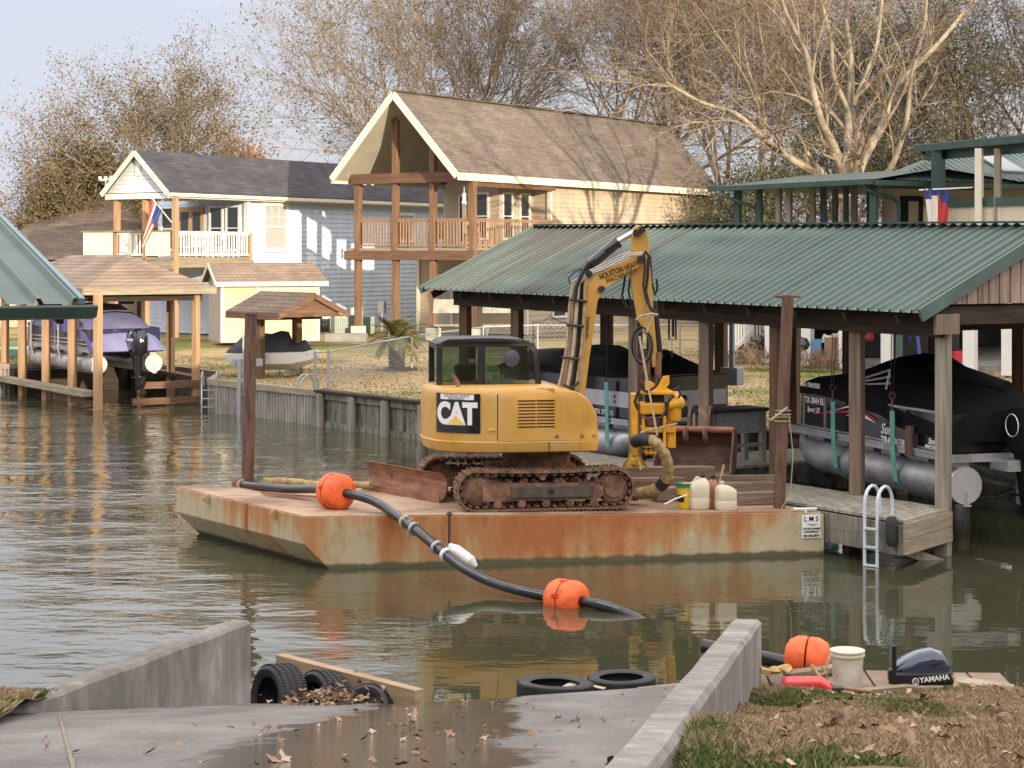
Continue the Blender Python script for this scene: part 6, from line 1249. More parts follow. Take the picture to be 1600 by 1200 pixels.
plate([(1008, 606), (1008, 595), (1018, 596), (1028, 604), (1036, 588), (1046, 587), (1046, 600), (1041, 606), (1053, 612), (1046, 618), (1010, 614)], PD + .10, PD + .16).build('top_bracket', m_pumpyel, pu, bevel=.006)
pbox(1003, 612, 1052, 617, PD - .22, PD + .22, nm='flange'); pbox(1000, 630, 1040, 648, PD - .2, PD + .2, nm='pump_housing', bv=.03)
pbox(987, 616, 997, 712, PD - .18, PD + .18); pbox(1003, 668, 1056, 676, PD - .2, PD + .2, nm='flange'); pbox(1044, 628, 1056, 700, PD - .12, PD + .1)
pbox(1003, 650, 1008, 690, PD - .22, PD - .16); pbox(1036, 650, 1041, 700, PD - .22, PD - .16); pbox(1005, 696, 1034, 700, PD - .2, PD + .1); pbox(1007, 706, 1034, 710, PD - .2, PD + .1)
for k in range(4): pbox(1009 + k * 7, 696, 1011 + k * 7, 712, PD - .18, PD - .15, bv=.004, nm='grille_bar')
pbox(1008, 616, 1038, 668, PD + .0, PD + .12, m_black, 'motor_block', .02); pbox(1010, 650, 1034, 666, PD - .1, PD + .0, m_rustmud, 'valve_block', .02)
q = MB(); c_ = U(1055, 657, PD - .15); q.lathe(c_, [(.08, 0), (.095, .02), (.095, .36), (.075, .38), (.04, .44)], n=18); q.build('cylinder', m_pumpyel, pu, smooth=True)
q = MB(); c_ = U(1056, 630, PD - .2); q.lathe(c_, [(.06, -.14), (.085, -.12), (.085, .10), (.05, .13)], axis=(1, .2, .1), n=18); q.build('motor', m_pumpyel, pu, smooth=True)
q = MB(); c_ = U(992, 722, PD - .05)
for k in range(5): e = Vector((math.cos(k * 1.26), math.sin(k * 1.26), 0)); q.prism([c_ + e * .03, c_ + e * .20 + Vector((0, 0, -.10)), c_ + e * .17 + Vector((0, 0, -.02)), c_ + e * .05 + Vector((0, 0, .10))], Vector((-e.y, e.x, .3)) * .04)
q.lathe(c_ + Vector((0, 0, -.08)), [(.02, 0), (.10, .05), (.12, .12), (.07, .22), (.07, .3)], n=14); q.build('cutter_head', mat('worn_yellow', (.50, .33, .05), .6, 0, .5, 8), pu)
def phose(pts, r, m_=m_black): q = MB(); q.tube(OUT(pts, PD - .3), r, 8); q.build('hose', m_, pu, smooth=True)
phose([(997, 640), (992, 628), (998, 608), (1012, 612), (1024, 604), (1030, 590)], .024); phose([(1040, 636), (1046, 624), (1054, 618), (1050, 622)], .022); phose([(1052, 610), (1060, 605), (1063, 616), (1060, 622)], .018); phose([(1020, 655), (1034, 652), (1042, 640), (1040, 628)], .022)
phose([(1004, 650), (1012, 655), (1020, 652)], .02, m_steelpipe); phose([(1000, 676), (1014, 672), (1030, 668), (1058, 662)], .014, m_rope)
# discharge hose from the pump down to the deck
dh = thing('suction_hose', 'thick muddy yellow hose curving from the pump down to the barge deck', 'hose', U(1040, 770, 28))
pts = [U(x, y, D) for x, y, D in ((992, 690, 27.95), (1006, 687, 27.8), (1020, 689, 27.75), (1030, 698, 27.75), (1040, 714, 27.8), (1044, 734, 27.9), (1040, 750, 28.0), (1028, 762, 28.1), (1012, 768, 28.2), (994, 772, 28.3), (980, 772, 28.4))]
def smoothp(pts, n=5):
    o = []
    for i in range(len(pts) - 1):
        p0 = pts[max(i - 1, 0)]; p1, p2 = pts[i], pts[i + 1]; p3 = pts[min(i + 2, len(pts) - 1)]
        for k in range(n): t = k / n; o.append(.5 * ((2 * p1) + (p2 - p0) * t + (2 * p0 - 5 * p1 + 4 * p2 - p3) * t * t + (3 * p1 - p0 - 3 * p2 + p3) * t ** 3))
    return o + [pts[-1]]
sp_ = smoothp(pts); q = MB(); q.tube(sp_, [.085 + .008 * math.sin(i * 2.1) for i in range(len(sp_))], 14); q.build('hose_body', m_hosetan, dh, smooth=True)
q = MB(); q.tube(sp_[:9], .098, 14); q.build('rubber_cuff', m_rubber, dh, smooth=True); q = MB(); q.tube(sp_[30:35], .096, 14); q.build('rubber_cuff', m_rubber, dh, smooth=True); q = MB(); q.tube(sp_[45:48], .1, 14); q.build('rubber_cuff', m_rubber, dh, smooth=True)

# bucket lying on the timbers
BKo = U(1088, 745, 30.2); bk = thing('excavator_bucket', 'wide rusty excavator bucket lying behind the jugs on the barge', 'bucket', BKo)
m_bk = mat('bucket_steel', (.075, .045, .035), .7, 0, .4, 4, .4, 30, (1, 1, 1), (.17, .09, .06)); zb_ = dz(2.5) + .30
BKF = Fr(Vector((U(1085, 0, 30.2).x, 30.2, zb_)), R(-14)); q = MB()
prof = [(-.35, .0), (-.30, .0), (.10, -.02), (.38, .12), (.48, .36), (.42, .58), (.30, .66)]
for b_, th in ((0, 1), ):
    outer = [(x, z) for x, z in prof]; inner = [(x * .93 - .0, z * .93 + .03) for x, z in prof[::-1]]
    q.loft([[BKF.p(s_ * .62, x, z) for x, z in outer + inner] for s_ in (-1, 1)])
q.build('shell', m_bk, bk)
for s_ in (-1, 1):
    q = MB(); q.prism([BKF.p(s_ * .64, x, z) for x, z in ((-.38, -.01), (.10, -.04), (.40, .10), (.50, .36), (.44, .62), (.26, .70), (.05, .62))], BKF.a * .03 * -s_); q.build('side_plate', m_bk, bk)
q = MB(); q.tube([BKF.p(-.62, .18, .66), BKF.p(.62, .18, .66)], .055, 12); q.build('lip_tube', m_rustplate, bk, smooth=True)
for s_ in (-.15, .17):
    q = MB(); q.prism([BKF.p(s_, .15, .62), BKF.p(s_, .40, .62), BKF.p(s_, .55, .95), BKF.p(s_, .40, 1.03), BKF.p(s_, .22, .85)], BKF.a * .05); q.build('hinge_ear', m_bk, bk, bevel=.01); q = MB(); q.lathe(BKF.p(s_ - .02, .45, .96), [(.07, 0), (.07, .09)], axis=BKF.a, n=14); q.build('bushing', m_rubber, bk)
    q = MB(); q.torus(BKF.p(s_, .05, .58), BKF.a, .09, [(.035, 0), (0, .035), (-.035, 0), (0, -.035)], 14); q.build('hook', m_bk, bk)
# timbers
m_tim = m_timber
tl = [((965, 740), (1118, 757), 29.4, .20, .22, 'long weathered timber under the lip of the bucket'), ((960, 757), (1072, 776), 29.0, .22, .20, 'weathered timber behind the coiled end of the muddy hose'), ((1022, 783), (1075, 786), 28.7, .22, .20, 'short timber block left of the yellow pail on the barge'),
      ((1130, 764), (1212, 768), 28.9, .20, .2, 'upper grey timber left of the rusty crossbar pile'), ((1148, 787), (1216, 790), 28.4, .22, .18, 'lower cracked timber against the rusty crossbar pile'), ((1110, 752), (1218, 762), 29.6, .18, .18, 'timber lying behind the jugs beside the bucket')]
for (x0, y0), (x1, y1), D, wd, ht, lab in tl:
    a_, b_ = U(x0, y0, D), U(x1, y1, D); zt = dz(a_.x)
    q = MB(); zz = .012 + ht / 2 if y0 > 775 else a_.z - zt; a_.z = zt + max(zz, ht / 2 + .012); b_.z = dz(b_.x) + max(zz, ht / 2 + .012); b_.y += .25; q.beam(a_, b_, wd, ht, (0, 0, 1)); tag(q.build('timber', m_tim, bevel=.012), lab, 'timber', 'timbers on the barge')
for k, (x, y, D, an) in enumerate(((985, 768, 29.4, .3), (1050, 772, 29.5, -.2), (1160, 780, 29.3, .1))):
    q = MB(); p = U(x, y, D); p.z = dz(p.x) + .13; e = Vector((math.cos(an), math.sin(an), 0)); q.beam(p - e * .6, p + e * .6, .25, .22, (0, 0, 1)); tag(q.build('timber', m_beamdark, bevel=.01), ['dark timber bed under the long timber by the right end of the track', 'dark timber bed behind the yellow pail on the barge', 'dark timber bed behind the lower cracked timber'][k], 'timber', 'timbers on the barge')
# pail and jugs
def pail(p, r, h, m1, m2, name, label, lid=True):
    rt = thing(name, label, 'bucket', p); q = MB(); q.lathe(p, [(r * .86, 0), (r * .98, h * .86), (r * .98, h)], n=28); q.build('body', m1, rt, smooth=True); q = MB()
    q.lathe(p + Vector((0, 0, h * .86)), [(r * .98, 0), (r * 1.07, .0), (r * 1.07, h * .05), (r * 1.0, h * .06), (r * 1.0, h * .10), (r * 1.07, h * .105), (r * 1.08, h * .15), (r * .98, h * .15), (.01, h * .13)], n=28); q.build('rim', m2, rt, smooth=True); return rt
p = U(1073, 791, 27.95); p.z = dz(p.x) + .012; m_py = mat('pail_yellow', (.70, .48, .03), .4, 0, .1, 5); pa = pail(p, .155, .37, m_py, mat('pail_green', (.03, .22, .13), .4, 0, .1, 5), 'pail', 'yellow plastic pail with a green lid on the barge deck')
q = MB()
for i in range(8):
    a = PI * 1.05 + i * .13; a2 = a + .13; e, e2 = Vector((math.cos(a), math.sin(a), 0)), Vector((math.cos(a2), math.sin(a2), 0)); q.add([p + e * .147 + Vector((0, 0, .10)), p + e2 * .147 + Vector((0, 0, .10)), p + e2 * .152 + Vector((0, 0, .20)), p + e * .152 + Vector((0, 0, .20))], [(0, 1, 2, 3)])
q.build('paper_label', m_decal_k, pa)
def jug(px, py, D, wd, dp, h, m_, cap, label, sh=0.0, handle=True):
    p = U(px, py, D); p.z = dz(p.x) + .012; F_ = Fr(p, R(12)); rt = thing('jug', label, 'jug', p, R(12))
    def rr(w_, d_, z, ox=0): return [F_.p(ox + w_ * math.copysign(abs(math.cos(t)) ** .4, math.cos(t)), d_ * math.copysign(abs(math.sin(t)) ** .4, math.sin(t)), z) for t in np.linspace(0, 2 * PI, 24, endpoint=False)]
    q = MB(); w_, d_ = wd / 2, dp / 2
    q.loft([rr(w_ * .9, d_ * .9, 0), rr(w_, d_, .02), rr(w_, d_, h * .35), rr(w_ * .97, d_ * .97, h * .37), rr(w_, d_, h * .40), rr(w_, d_, h * .72), rr(w_ * .85, d_ * .8, h * .83, sh * .3), rr(w_ * .5, d_ * .5, h * .92, sh * .7), rr(w_ * .22, w_ * .22, h * .95, sh), rr(w_ * .22, w_ * .22, h * .98, sh)]); q.build('body', m_, rt, smooth=True)
    q = MB(); q.lathe(F_.p(sh, 0, h * .97), [(.035, 0), (.038, .04), (.03, .045)], n=14); q.build('cap', cap, rt)
    if handle: q = MB(); q.tube(smoothp([F_.p(sh * .6, 0, h * .90), F_.p(-sh * .4, 0, h * .97), F_.p(-sh * 1.1, 0, h * .90), F_.p(-w_ * .93 * (1 if sh > 0 else -1), 0, h * .68)], 4), .02, 8); q.build('handle', m_, rt, smooth=True)
jug(1092, 793, 27.85, .30, .24, .48, m_jug, m_black, 'tall cream plastic jug with black cap next to the yellow pail', .06); jug(1113, 794, 27.95, .17, .2, .46, mat('brown_jug', (.28, .13, .05), .4, 0, .2, 4), m_black, 'brown stained jug between the two cream jugs', .01, False)
jug(1134, 796, 27.75, .31, .24, .40, m_jug, m_jug, 'square cream jug on the right with a level line, without cap', -.06, False)
q = MB(); q.beam(U(1123, 758, 28.0), U(1131, 726, 28.0), .035, .02); tag(q.build('wooden_stick', m_lumber), 'pale stick poking up between the jugs', 'stick')
q = MB(); q.tube([U(1038, 788, 27.6), U(1056, 779, 27.7), U(1074, 773, 27.72)], .012, 6); tag(q.build('white_rod', m_white), 'thin white rod leaning on the yellow pail', 'rod')
q = MB(); q.beam(U(1093, 638, 31.9), U(1107, 656, 31.9), .07, .02, (0, -1, 0)); tag(q.build('lumber_scrap', m_lumber), 'short pale board nailed slanting to a post beside the yellow pump', 'board')

# ---------------------------------------------------------------- discharge pipe and its floats
dp = thing('discharge_pipe', 'black discharge pipe running off the barge into the water through orange floats', 'pipe', U(700, 860, 25.3))
kp = [U(374, 757, 30.0), U(410, 760, 29.4), U(450, 764, 28.8), U(500, 764, 28.0), U(525, 768, 27.35), U(560, 775, 27.1), U(590, 786, 26.9), U(620, 806, 26.45), U(655, 832, 25.8), U(690, 861, 25.3), U(725, 888, 24.9), U(765, 908, 24.6), U(810, 922, 24.2), U(850, 931, 24.0), U(885, 936, 23.8), U(935, 944, 23.45), U(975, 957, 23.2), U(1010, 975, 22.9)]
sp2 = smoothp(kp, 5); m_pipe = mat('black_pipe', (.012, .013, .017), .28, 0, .2, 4, coat=.3)
q = MB(); q.tube(sp2, .068, 18); q.build('pipe', m_pipe, dp, smooth=True)
q = MB()
for off_ in (-1, 1): q.tube([p + Vector((0, -.058, .038 * 1)) + Vector((.012 * off_, 0, .0)) for p in sp2[24:80]], .004, 4)
q.build('stripe', mat('pipe_stripe', (.35, .38, .45), .4), dp)
for k, (i, m_) in enumerate(((1, m_rope), (37, m_rope), (39, m_galv), (44, m_galv), (46, m_white))):
    t_ = (sp2[i + 1] - sp2[i]).normalized(); q = MB(); q.torus(sp2[i], t_, .078, [(.018, -.025), (.018, .025), (-.012, .025), (-.012, -.025)], 18); q.build('clamp', m_, dp, smooth=True)
q = MB(); q.lathe(sp2[0], [(.10, -.08), (.11, 0), (.10, .1)], axis=sp2[1] - sp2[0], n=16); q.build('pipe_collar', m_rustmud, dp)
q = MB()
for k in range(5): c_ = sp2[37]; q.tube(smoothp([c_ + Vector((.02 * k - .03, -.06, .05)), c_ + Vector((.06 + .03 * k, -.12, -.05 - .03 * k)), c_ + Vector((.04, -.10, -.22 + .03 * k)), c_ + Vector((.10 - .02 * k, .0, .06))], 4), .010, 5)
q.build('rope_tail', m_rope, dp)
def float_(i, r, w_, label):
    t_ = (sp2[i + 1] - sp2[i - 1]).normalized(); rt = thing('pipe_float', label, 'float', sp2[i], 0, 'orange floats on the discharge pipe'); 
    for sgn in (-1, 1):
        q = MB(); c_ = sp2[i]; q.lathe(c_, [(.085, sgn * .012), (r * .97, sgn * .012), (r, sgn * .03), (r, sgn * w_ * .28), (r * .86, sgn * w_ * .43), (r * .6, sgn * w_ * .5), (.09, sgn * w_ * .5)], axis=t_, n=26)
        for k in range(6):
            _, s1, u1 = ortho(t_); a = k * PI / 3 + .3; e = s1 * math.cos(a) + u1 * math.sin(a)
        q.build('shell_half', m_orange, rt, smooth=True)
    q = MB(); q.lathe(sp2[i], [(.07, -w_ * .51), (r * .965, -.0), (.07, w_ * .51)], axis=t_, n=20); 
    _, s1, u1 = ortho(t_)
    mo = mat('dark_orange', (.45, .06, .02), .5)
    for k in range(6):
        a = k * PI / 3 + .3; e = s1 * math.cos(a) + u1 * math.sin(a); q = MB(); q.beam(sp2[i] + e * (r * .9) - t_ * w_ * .12, sp2[i] + e * (r * .9) + t_ * w_ * .12, .05, r * .22, e); q.build('bolt_recess', mo, rt)
    return rt
float_(20, .27, .44, 'orange pipe float resting on the front of the barge deck'); float_(70, .25, .50, 'orange pipe float half sunk in the water in front of the barge')
q = MB(); fc = U(722, 868, 25.25); q.tube([U(702, 852, 25.35), U(712, 860, 25.3), U(735, 877, 25.2), U(744, 885, 25.2)], [.035, .085, .085, .03], 14); tag(q.build('boat_fender', m_white, smooth=True), 'white fender hanging on the black pipe in front of the barge', 'fender')
q = MB(); q.tube([U(702, 806, 26.4), U(702, 848, 26.3)], .018, 8); q.lathe(U(702, 806, 26.4), [(.02, 0), (.05, .02), (.02, .06)], n=8); tag(q.build('hanging_rod', m_black), 'thin black rod hanging down the front of the barge hull', 'rod')
yh = smoothp([U(412, 752, 30.1), U(450, 752, 30.0), U(500, 757, 29.7), U(540, 757, 29.6), U(580, 758, 29.4)], 6); q = MB(); q.tube(yh, [.055 + .006 * math.sin(i * 1.7) for i in range(len(yh))], 12); tag(q.build('ribbed_hose', m_hosetan, smooth=True), 'tan hose lying along the back edge of the barge deck left of the blade', 'hose')
q = MB(); q.beam(U(410, 770, 28.9), U(500, 777, 28.1), .05, .03, (0, 0, 1)); tag(q.build('flat_bar', m_rustplate), 'thin rusty bar lying on the left part of the barge deck', 'bar')

# ================================================================ RAMP FOOT: timber, tyres, float, motor cowl
lm = thing('timber_beam', 'pale new timber beam with tyres tied to it at the foot of the ramp', 'beam', (-1.6, 18, 0)); tA, tB = Vector((-2.35, 18.8, 0)), Vector((-.86, 17.25, 0))
q = MB(); q.beam(tA + Vector((0, 0, .29)), tB + Vector((0, 0, .29)), .11, .30, (0, 0, 1)); q.build('beam', m_lumber, lm, bevel=.006)
q = MB(); q.beam(tB + Vector((-.5, .35, .05)), tB + Vector((.05, -.15, .05)), .1, .2, (0, 0, 1)); q.build('lower_beam', m_lumber, lm, bevel=.006)
q = MB()
for k in range(3): q.torus(tA.lerp(tB, .78 + .012 * k) + Vector((0, 0, .29)), tB - tA, .13, [(.012, 0), (0, .012), (-.012, 0), (0, -.012)], 12)
q.build('rope_lashing', m_rope, lm)
def tyre(c, axis, r, w_, label, name='tyre'):
    c = Vector(c); prof = []
    for x, y in ((-.36, -.40), (-.30, -.46), (-.12, -.50), (-.03, -.42), (0, -.30), (.0, .30), (-.03, .42), (-.12, .50), (-.30, .46), (-.36, .40), (-.33, .34), (-.12, .38), (-.06, .2), (-.06, -.2), (-.12, -.38), (-.33, -.34)): prof.append((x * r * .95, y * w_))
    q = MB(); q.torus(c, axis, r, prof, 56); d, sd, u = ortho(axis)
    for k in range(72):
        a = 2 * PI * k / 72; e = sd * math.cos(a) + u * math.sin(a); t_ = d.cross(e)
        for y in (-.33, -.11, .11, .33): q.beam(c + e * (r + .002) + d * w_ * (y - .07) + t_ * .012 * (1 if y > 0 else -1), c + e * (r + .002) + d * w_ * (y + .07), r * .052, .012, e)
    return tag(q.build(name, m_rubber, smooth=True), label, 'tyre', 'old tyres at the ramp foot')
tyre(U(436, 1094, 17.7), (-.80, -.58, .10), .335, .30, 'leftmost upright tyre, tied to the timber beam beside the left wing wall'); tyre(U(504, 1102, 17.75), (-.78, -.6, .18), .32, .30, 'middle upright tyre of the three tied to the timber beam'); tyre(U(578, 1124, 17.55), (-.55, -.7, .45), .31, .28, 'lowest tyre by the right end of the timber beam, mostly hidden by the ramp edge')
tyre(U(867, 1081, 18.2), (.03, .05, 1), .37, .22, 'larger floating tyre nearer the middle, with a pale strap over it'); tyre(U(971, 1072, 18.75), (-.02, .02, 1), .34, .22, 'floating tyre behind and right of the one with the strap')
q = MB(); q.beam(U(872, 1082, 18.0), U(899, 1066, 18.45), .10, .008, (0, 0, 1)); q.beam(U(899, 1066, 18.45), U(945, 1076, 18.3), .07, .008, (0, 0, 1)); tag(q.build('webbing_strap', m_rope), 'pale webbing strap lying across the two floating tyres', 'strap')
q = MB(); q.beam(U(1000, 1080, 17.9), U(1130, 1066, 18.3), .12, .05, (0, 0, 1)); tag(q.build('wet_plank', m_timber), 'wet plank in the water beside the right curb wall', 'plank'); q = MB(); q.tube([U(1025, 1082, 17.9), U(1080, 1073, 18.0)], .04, 8); tag(q.build('grey_pipe', m_steelpipe), 'grey pipe lying by the wet plank near the right curb wall', 'pipe')
# low platform at the bank edge
pf = thing('low_platform', 'low weathered plank platform at the water edge behind the leafy bank', 'platform', (3.2, 16.6, .3))
for k in range(8): q = MB(); p = Vector((2.15 + .31 * k, 16.05 + .02 * k, .585 + .006 * (k % 3))); q.beam(p, p + Vector((.05, 1.35 - .05 * k, 0)), .29, .04, (0, 0, 1)); q.build('plank', m_timber, pf)
q = MB(); q.beam((2.1, 16.0, .62), (3.4, 16.0, .74), .10, .06, (0, 0, 1)); q.beam((3.4, 16.0, .74), (4.8, 15.95, .62), .10, .06, (0, 0, 1)); q.build('edge_board', m_timber, pf)
q = MB(); q.beam((3.6, 17.0, .64), (4.4, 16.4, .64), .22, .05, (0, 0, 1)); q.build('loose_board', m_beamgrey, pf); q = MB(); q.beam((2.5, 16.9, .66), (3.0, 17.1, .68), .14, .04, (0, 0, 1)); q.build('loose_board', m_beamgrey, pf)
p = U(1324, 1068, 16.6); p.z = .61; wb_ = pail(p, .145, .335, mat('dirty_white_pail', (.55, .50, .38), .5, 0, .2, 6, 0, 0, (1, 1, 1), (.68, .66, .58)), m_jug, 'pail', 'dirty white pail on the low platform beside the orange float')
q = MB(); q.tube(smoothp([p + Vector((-.15, -.04, .30)), p + Vector((-.20, -.08, .2)), p + Vector((-.16, -.08, .02)), p + Vector((.0, -.2, -.0))], 4), .012, 6); q.build('handle', m_rope, wb_)
fl2 = U(1262, 1028, 17.3); sv = sp2; rt = thing('pipe_float', 'large orange float with black pipe ends behind the dirty white pail', 'float', fl2, 0, 'orange floats on the discharge pipe'); ax = Vector((.95, -.3, -.05)).normalized(); r = .20
for sgn in (-1, 1): q = MB(); q.lathe(fl2, [(.09, sgn * .01), (r * .98, sgn * .01), (r, sgn * .02), (r * .98, sgn * .10), (r * .8, sgn * .17), (r * .5, sgn * .205), (.09, sgn * .205)], axis=ax, n=28); q.build('shell_half', m_orange, rt, smooth=True)
q = MB(); q.tube([fl2 - ax * 1.0 + Vector((0, 0, .0)), fl2 + ax * .36 + Vector((0, 0, -.12))], .07, 14); q.build('pipe', m_pipe, rt, smooth=True)
# outboard cowl lying on the platform
oc = thing('outboard_motor', 'dark blue-black outboard motor cowl lying at the bank edge beside a black handle', 'outboard motor', U(1440, 1065, 16.3)); OC = Fr(U(1438, 1062, 16.3), R(4)); rings = []
for a, w_, zb, zt in ((-.27, .03, .06, .10), (-.24, .10, .03, .14), (-.16, .13, .0, .20), (-.05, .15, -.01, .255), (.08, .15, -.01, .285), (.17, .14, 0, .26), (.235, .11, .01, .17), (.26, .06, .03, .08)):
    rings.append([OC.p(a, w_ * math.copysign(abs(math.cos(t)) ** .6, math.cos(t)), (zb + zt) / 2 + (zt - zb) / 2 * math.copysign(abs(math.sin(t)) ** .8, math.sin(t))) for t in np.linspace(0, 2 * PI, 20, endpoint=False)])
q = MB(); q.loft(rings); q.build('cowl', mat('blue_black_gloss', (.03, .045, .085), .18, .2, .1, 3, coat=.8), oc, smooth=True)
q = MB(); q.box(OC, -.27, .26, -.155, .1, -.02, .095); q.build('lower_pan', m_black, oc, bevel=.02)
text('YAMAHA', .064, OC.p(.075, -.172, .045), OC.a + Vector((0, 0, .1)), UPV, m_decal_w, oc, .0015); q = MB(); q.torus(OC.p(-.09, -.165, .022), -OC.b, .027, [(.004, 0), (0, .004), (-.004, 0)], 16)
for k in range(3): e = OC.a * math.cos(k * 2.09 + .5) + UPV * math.sin(k * 2.09 + .5); q.beam(OC.p(-.09, -.165, .022), OC.p(-.09, -.165, .022) + e * .026, .004, .004)
q.build('round_emblem', m_decal_w, oc)
q = MB(); q.beam(OC.p(.05, -.152, .155), OC.p(.14, -.148, .175), .012, .006, -OC.b); q.build('air_slot', m_decal_k, oc)
q = MB(); hp = U(1397, 1068, 16.2); q.tube([hp, hp + Vector((0, 0, .12))], .05, 10); q.tube([hp + Vector((0, 0, .12)), hp + Vector((.0, 0, .33))], .022, 10); q.beam(hp + Vector((-.05, 0, .07)), hp + Vector((.15, 0, .10)), .06, .08); q.build('tiller_handle', m_black, oc, smooth=True)
# red can, gloves, rope
rc_ = thing('red_fuel_can', 'flat red plastic can lying at the bank edge below the orange float', 'can', U(1263, 1075, 15.9)); RF = Fr(U(1262, 1078, 15.85), R(-4)); q = MB(); q.loft([[RF.p(a, -.1, z0), RF.p(a, .12, z0), RF.p(a, .12, z1), RF.p(a, -.1, z1)] for a, z0, z1 in ((-.22, -.02, .05), (-.18, -.03, .09), (.10, -.03, .10), (.2, -.02, .05))]); q.build('body', m_red, rc_, bevel=.02)
q = MB(); q.box(RF, -.30, -.2, -.06, .04, -.01, .05); q.box(RF, .2, .30, -.05, .05, -.01, .035); q.build('nozzle', m_black, rc_, bevel=.01)
q = MB(); gp = U(1205, 1052, 16.7)
for k in range(5): q.tube(smoothp([gp + Vector((.0, .0, .03)), gp + Vector((.08 + .02 * k, -.03 + .03 * k, .05)), gp + Vector((.15 + .01 * k, -.07 + .035 * k, .015))], 3), .017, 7)
q.lathe(gp + Vector((.03, 0, 0)), [(.05, 0), (.075, .03), (.03, .06)], n=9); q.beam(gp + Vector((-.1, 0, .03)), gp, .10, .05, (0, 0, 1)); tag(q.build('work_glove', mat('tan_glove', (.50, .36, .16), .9, 0, .3, 12, .5, 30), smooth=True), 'tan work glove lying by the end of the right curb wall', 'glove')
q = MB(); q.tube(smoothp([U(1270, 1040, 16.6), U(1284, 1060, 16.3), U(1310, 1072, 16.1), U(1340, 1078, 15.95), U(1362, 1080, 15.9)], 5), .014, 6); q.tube(smoothp([U(1268, 1040, 16.6), U(1274, 1054, 16.5), U(1290, 1052, 16.5), U(1284, 1042, 16.6)], 4), .014, 6)
tag(q.build('tan_rope', mat('brown_rope', (.34, .22, .13), .9, 0, .3, 30)), 'brown rope trailing over the low platform by the dirty white pail', 'rope')
q = MB(); q.tube(smoothp([U(1488, 1055, 16.05), U(1493, 1065, 16.0), U(1490, 1076, 15.85), U(1497, 1080, 15.8)], 4), .014, 6); tag(q.build('rope_end', mat('brown_rope_end', (.34, .22, .13), .9, 0, .3, 30)), 'short rope end hanging over the bank edge at the right of the motor cowl', 'rope')

# ================================================================ TREES
def mesh_np(name, V, Fq, mat_, idx=None, parent=None, org=None, smooth=False):
    """V (n,3) world, Fq (m,k) faces"""
    me = bpy.data.meshes.new(name); V = np.asarray(V, dtype=np.float32)
    if parent is not None:
        Mi = np.array(MATS[parent.name].inverted(), dtype=np.float32); V = V @ Mi[:3, :3].T + Mi[:3, 3]
    elif org is not None: V = V - np.array(org, dtype=np.float32)
    n, k = Fq.shape; me.vertices.add(len(V)); me.vertices.foreach_set('co', V.ravel()); me.loops.add(n * k); me.loops.foreach_set('vertex_index', Fq.ravel().astype(np.int32))
    me.polygons.add(n); me.polygons.foreach_set('loop_start', (np.arange(n) * k).astype(np.int32)); me.polygons.foreach_set('loop_total', np.full(n, k, dtype=np.int32))
    for m in (mat_ if isinstance(mat_, list) else [mat_]): me.materials.append(m)
    if idx is not None: me.polygons.foreach_set('material_index', idx.astype(np.int32))
    if smooth: me.polygons.foreach_set('use_smooth', np.ones(n, dtype=bool))
    me.update(calc_edges=True); me.validate(); o = bpy.data.objects.new(name, me); COL.objects.link(o)
    if parent is not None: o.parent = parent; MATS[o.name] = MATS[parent.name]
    elif org is not None: o.location = org; MATS[o.name] = Matrix.Translation(Vector(org))
    return o
def polytubes(lines):
    """lines: list of (points n,3, radii n, sides) -> V, F"""
    groups = {}
    for P, r, s in lines: groups.setdefault((len(P), s), []).append((P, r))
    Vs, Fs, base = [], [], 0
    for (n, s), items in groups.items():
        P = np.array([i[0] for i in items]); r = np.array([i[1] for i in items]); M = len(items)
        T = np.empty_like(P); T[:, 1:-1] = P[:, 2:] - P[:, :-2]; T[:, 0] = P[:, 1] - P[:, 0]; T[:, -1] = P[:, -1] - P[:, -2]
        T /= np.linalg.norm(T, axis=2, keepdims=True) + 1e-9; ref = np.where(np.abs(T[:, :1, 2:3]) > .9, np.array([1., .2, 0]), np.array([.1, .2, 1.])); ref = np.broadcast_to(ref, T.shape)
        A = np.cross(T, ref); A /= np.linalg.norm(A, axis=2, keepdims=True) + 1e-9; B = np.cross(T, A)
        an = np.arange(s) * 2 * np.pi / s; ring = P[:, :, None, :] + r[:, :, None, None] * (A[:, :, None, :] * np.cos(an)[None, None, :, None] + B[:, :, None, :] * np.sin(an)[None, None, :, None])
        Vs.append(ring.reshape(-1, 3)); i0 = (np.arange(M) * n * s)[:, None, None] + (np.arange(n - 1) * s)[None, :, None] + base; j = np.arange(s)[None, None, :]; j2 = (np.arange(s) + 1)[None, None, :] % s
        Fs.append(np.stack([i0 + j, i0 + j2, i0 + s + j2, i0 + s + j], axis=-1).reshape(-1, 4)); base += M * n * s
    return np.concatenate(Vs), np.concatenate(Fs)
def unit(v): return v / (np.linalg.norm(v) + 1e-9)
def side_dir(d, ang, rg):
    a = unit(np.cross(d, rg.normal(size=3))); return unit(d * math.cos(ang) + a * math.sin(ang))
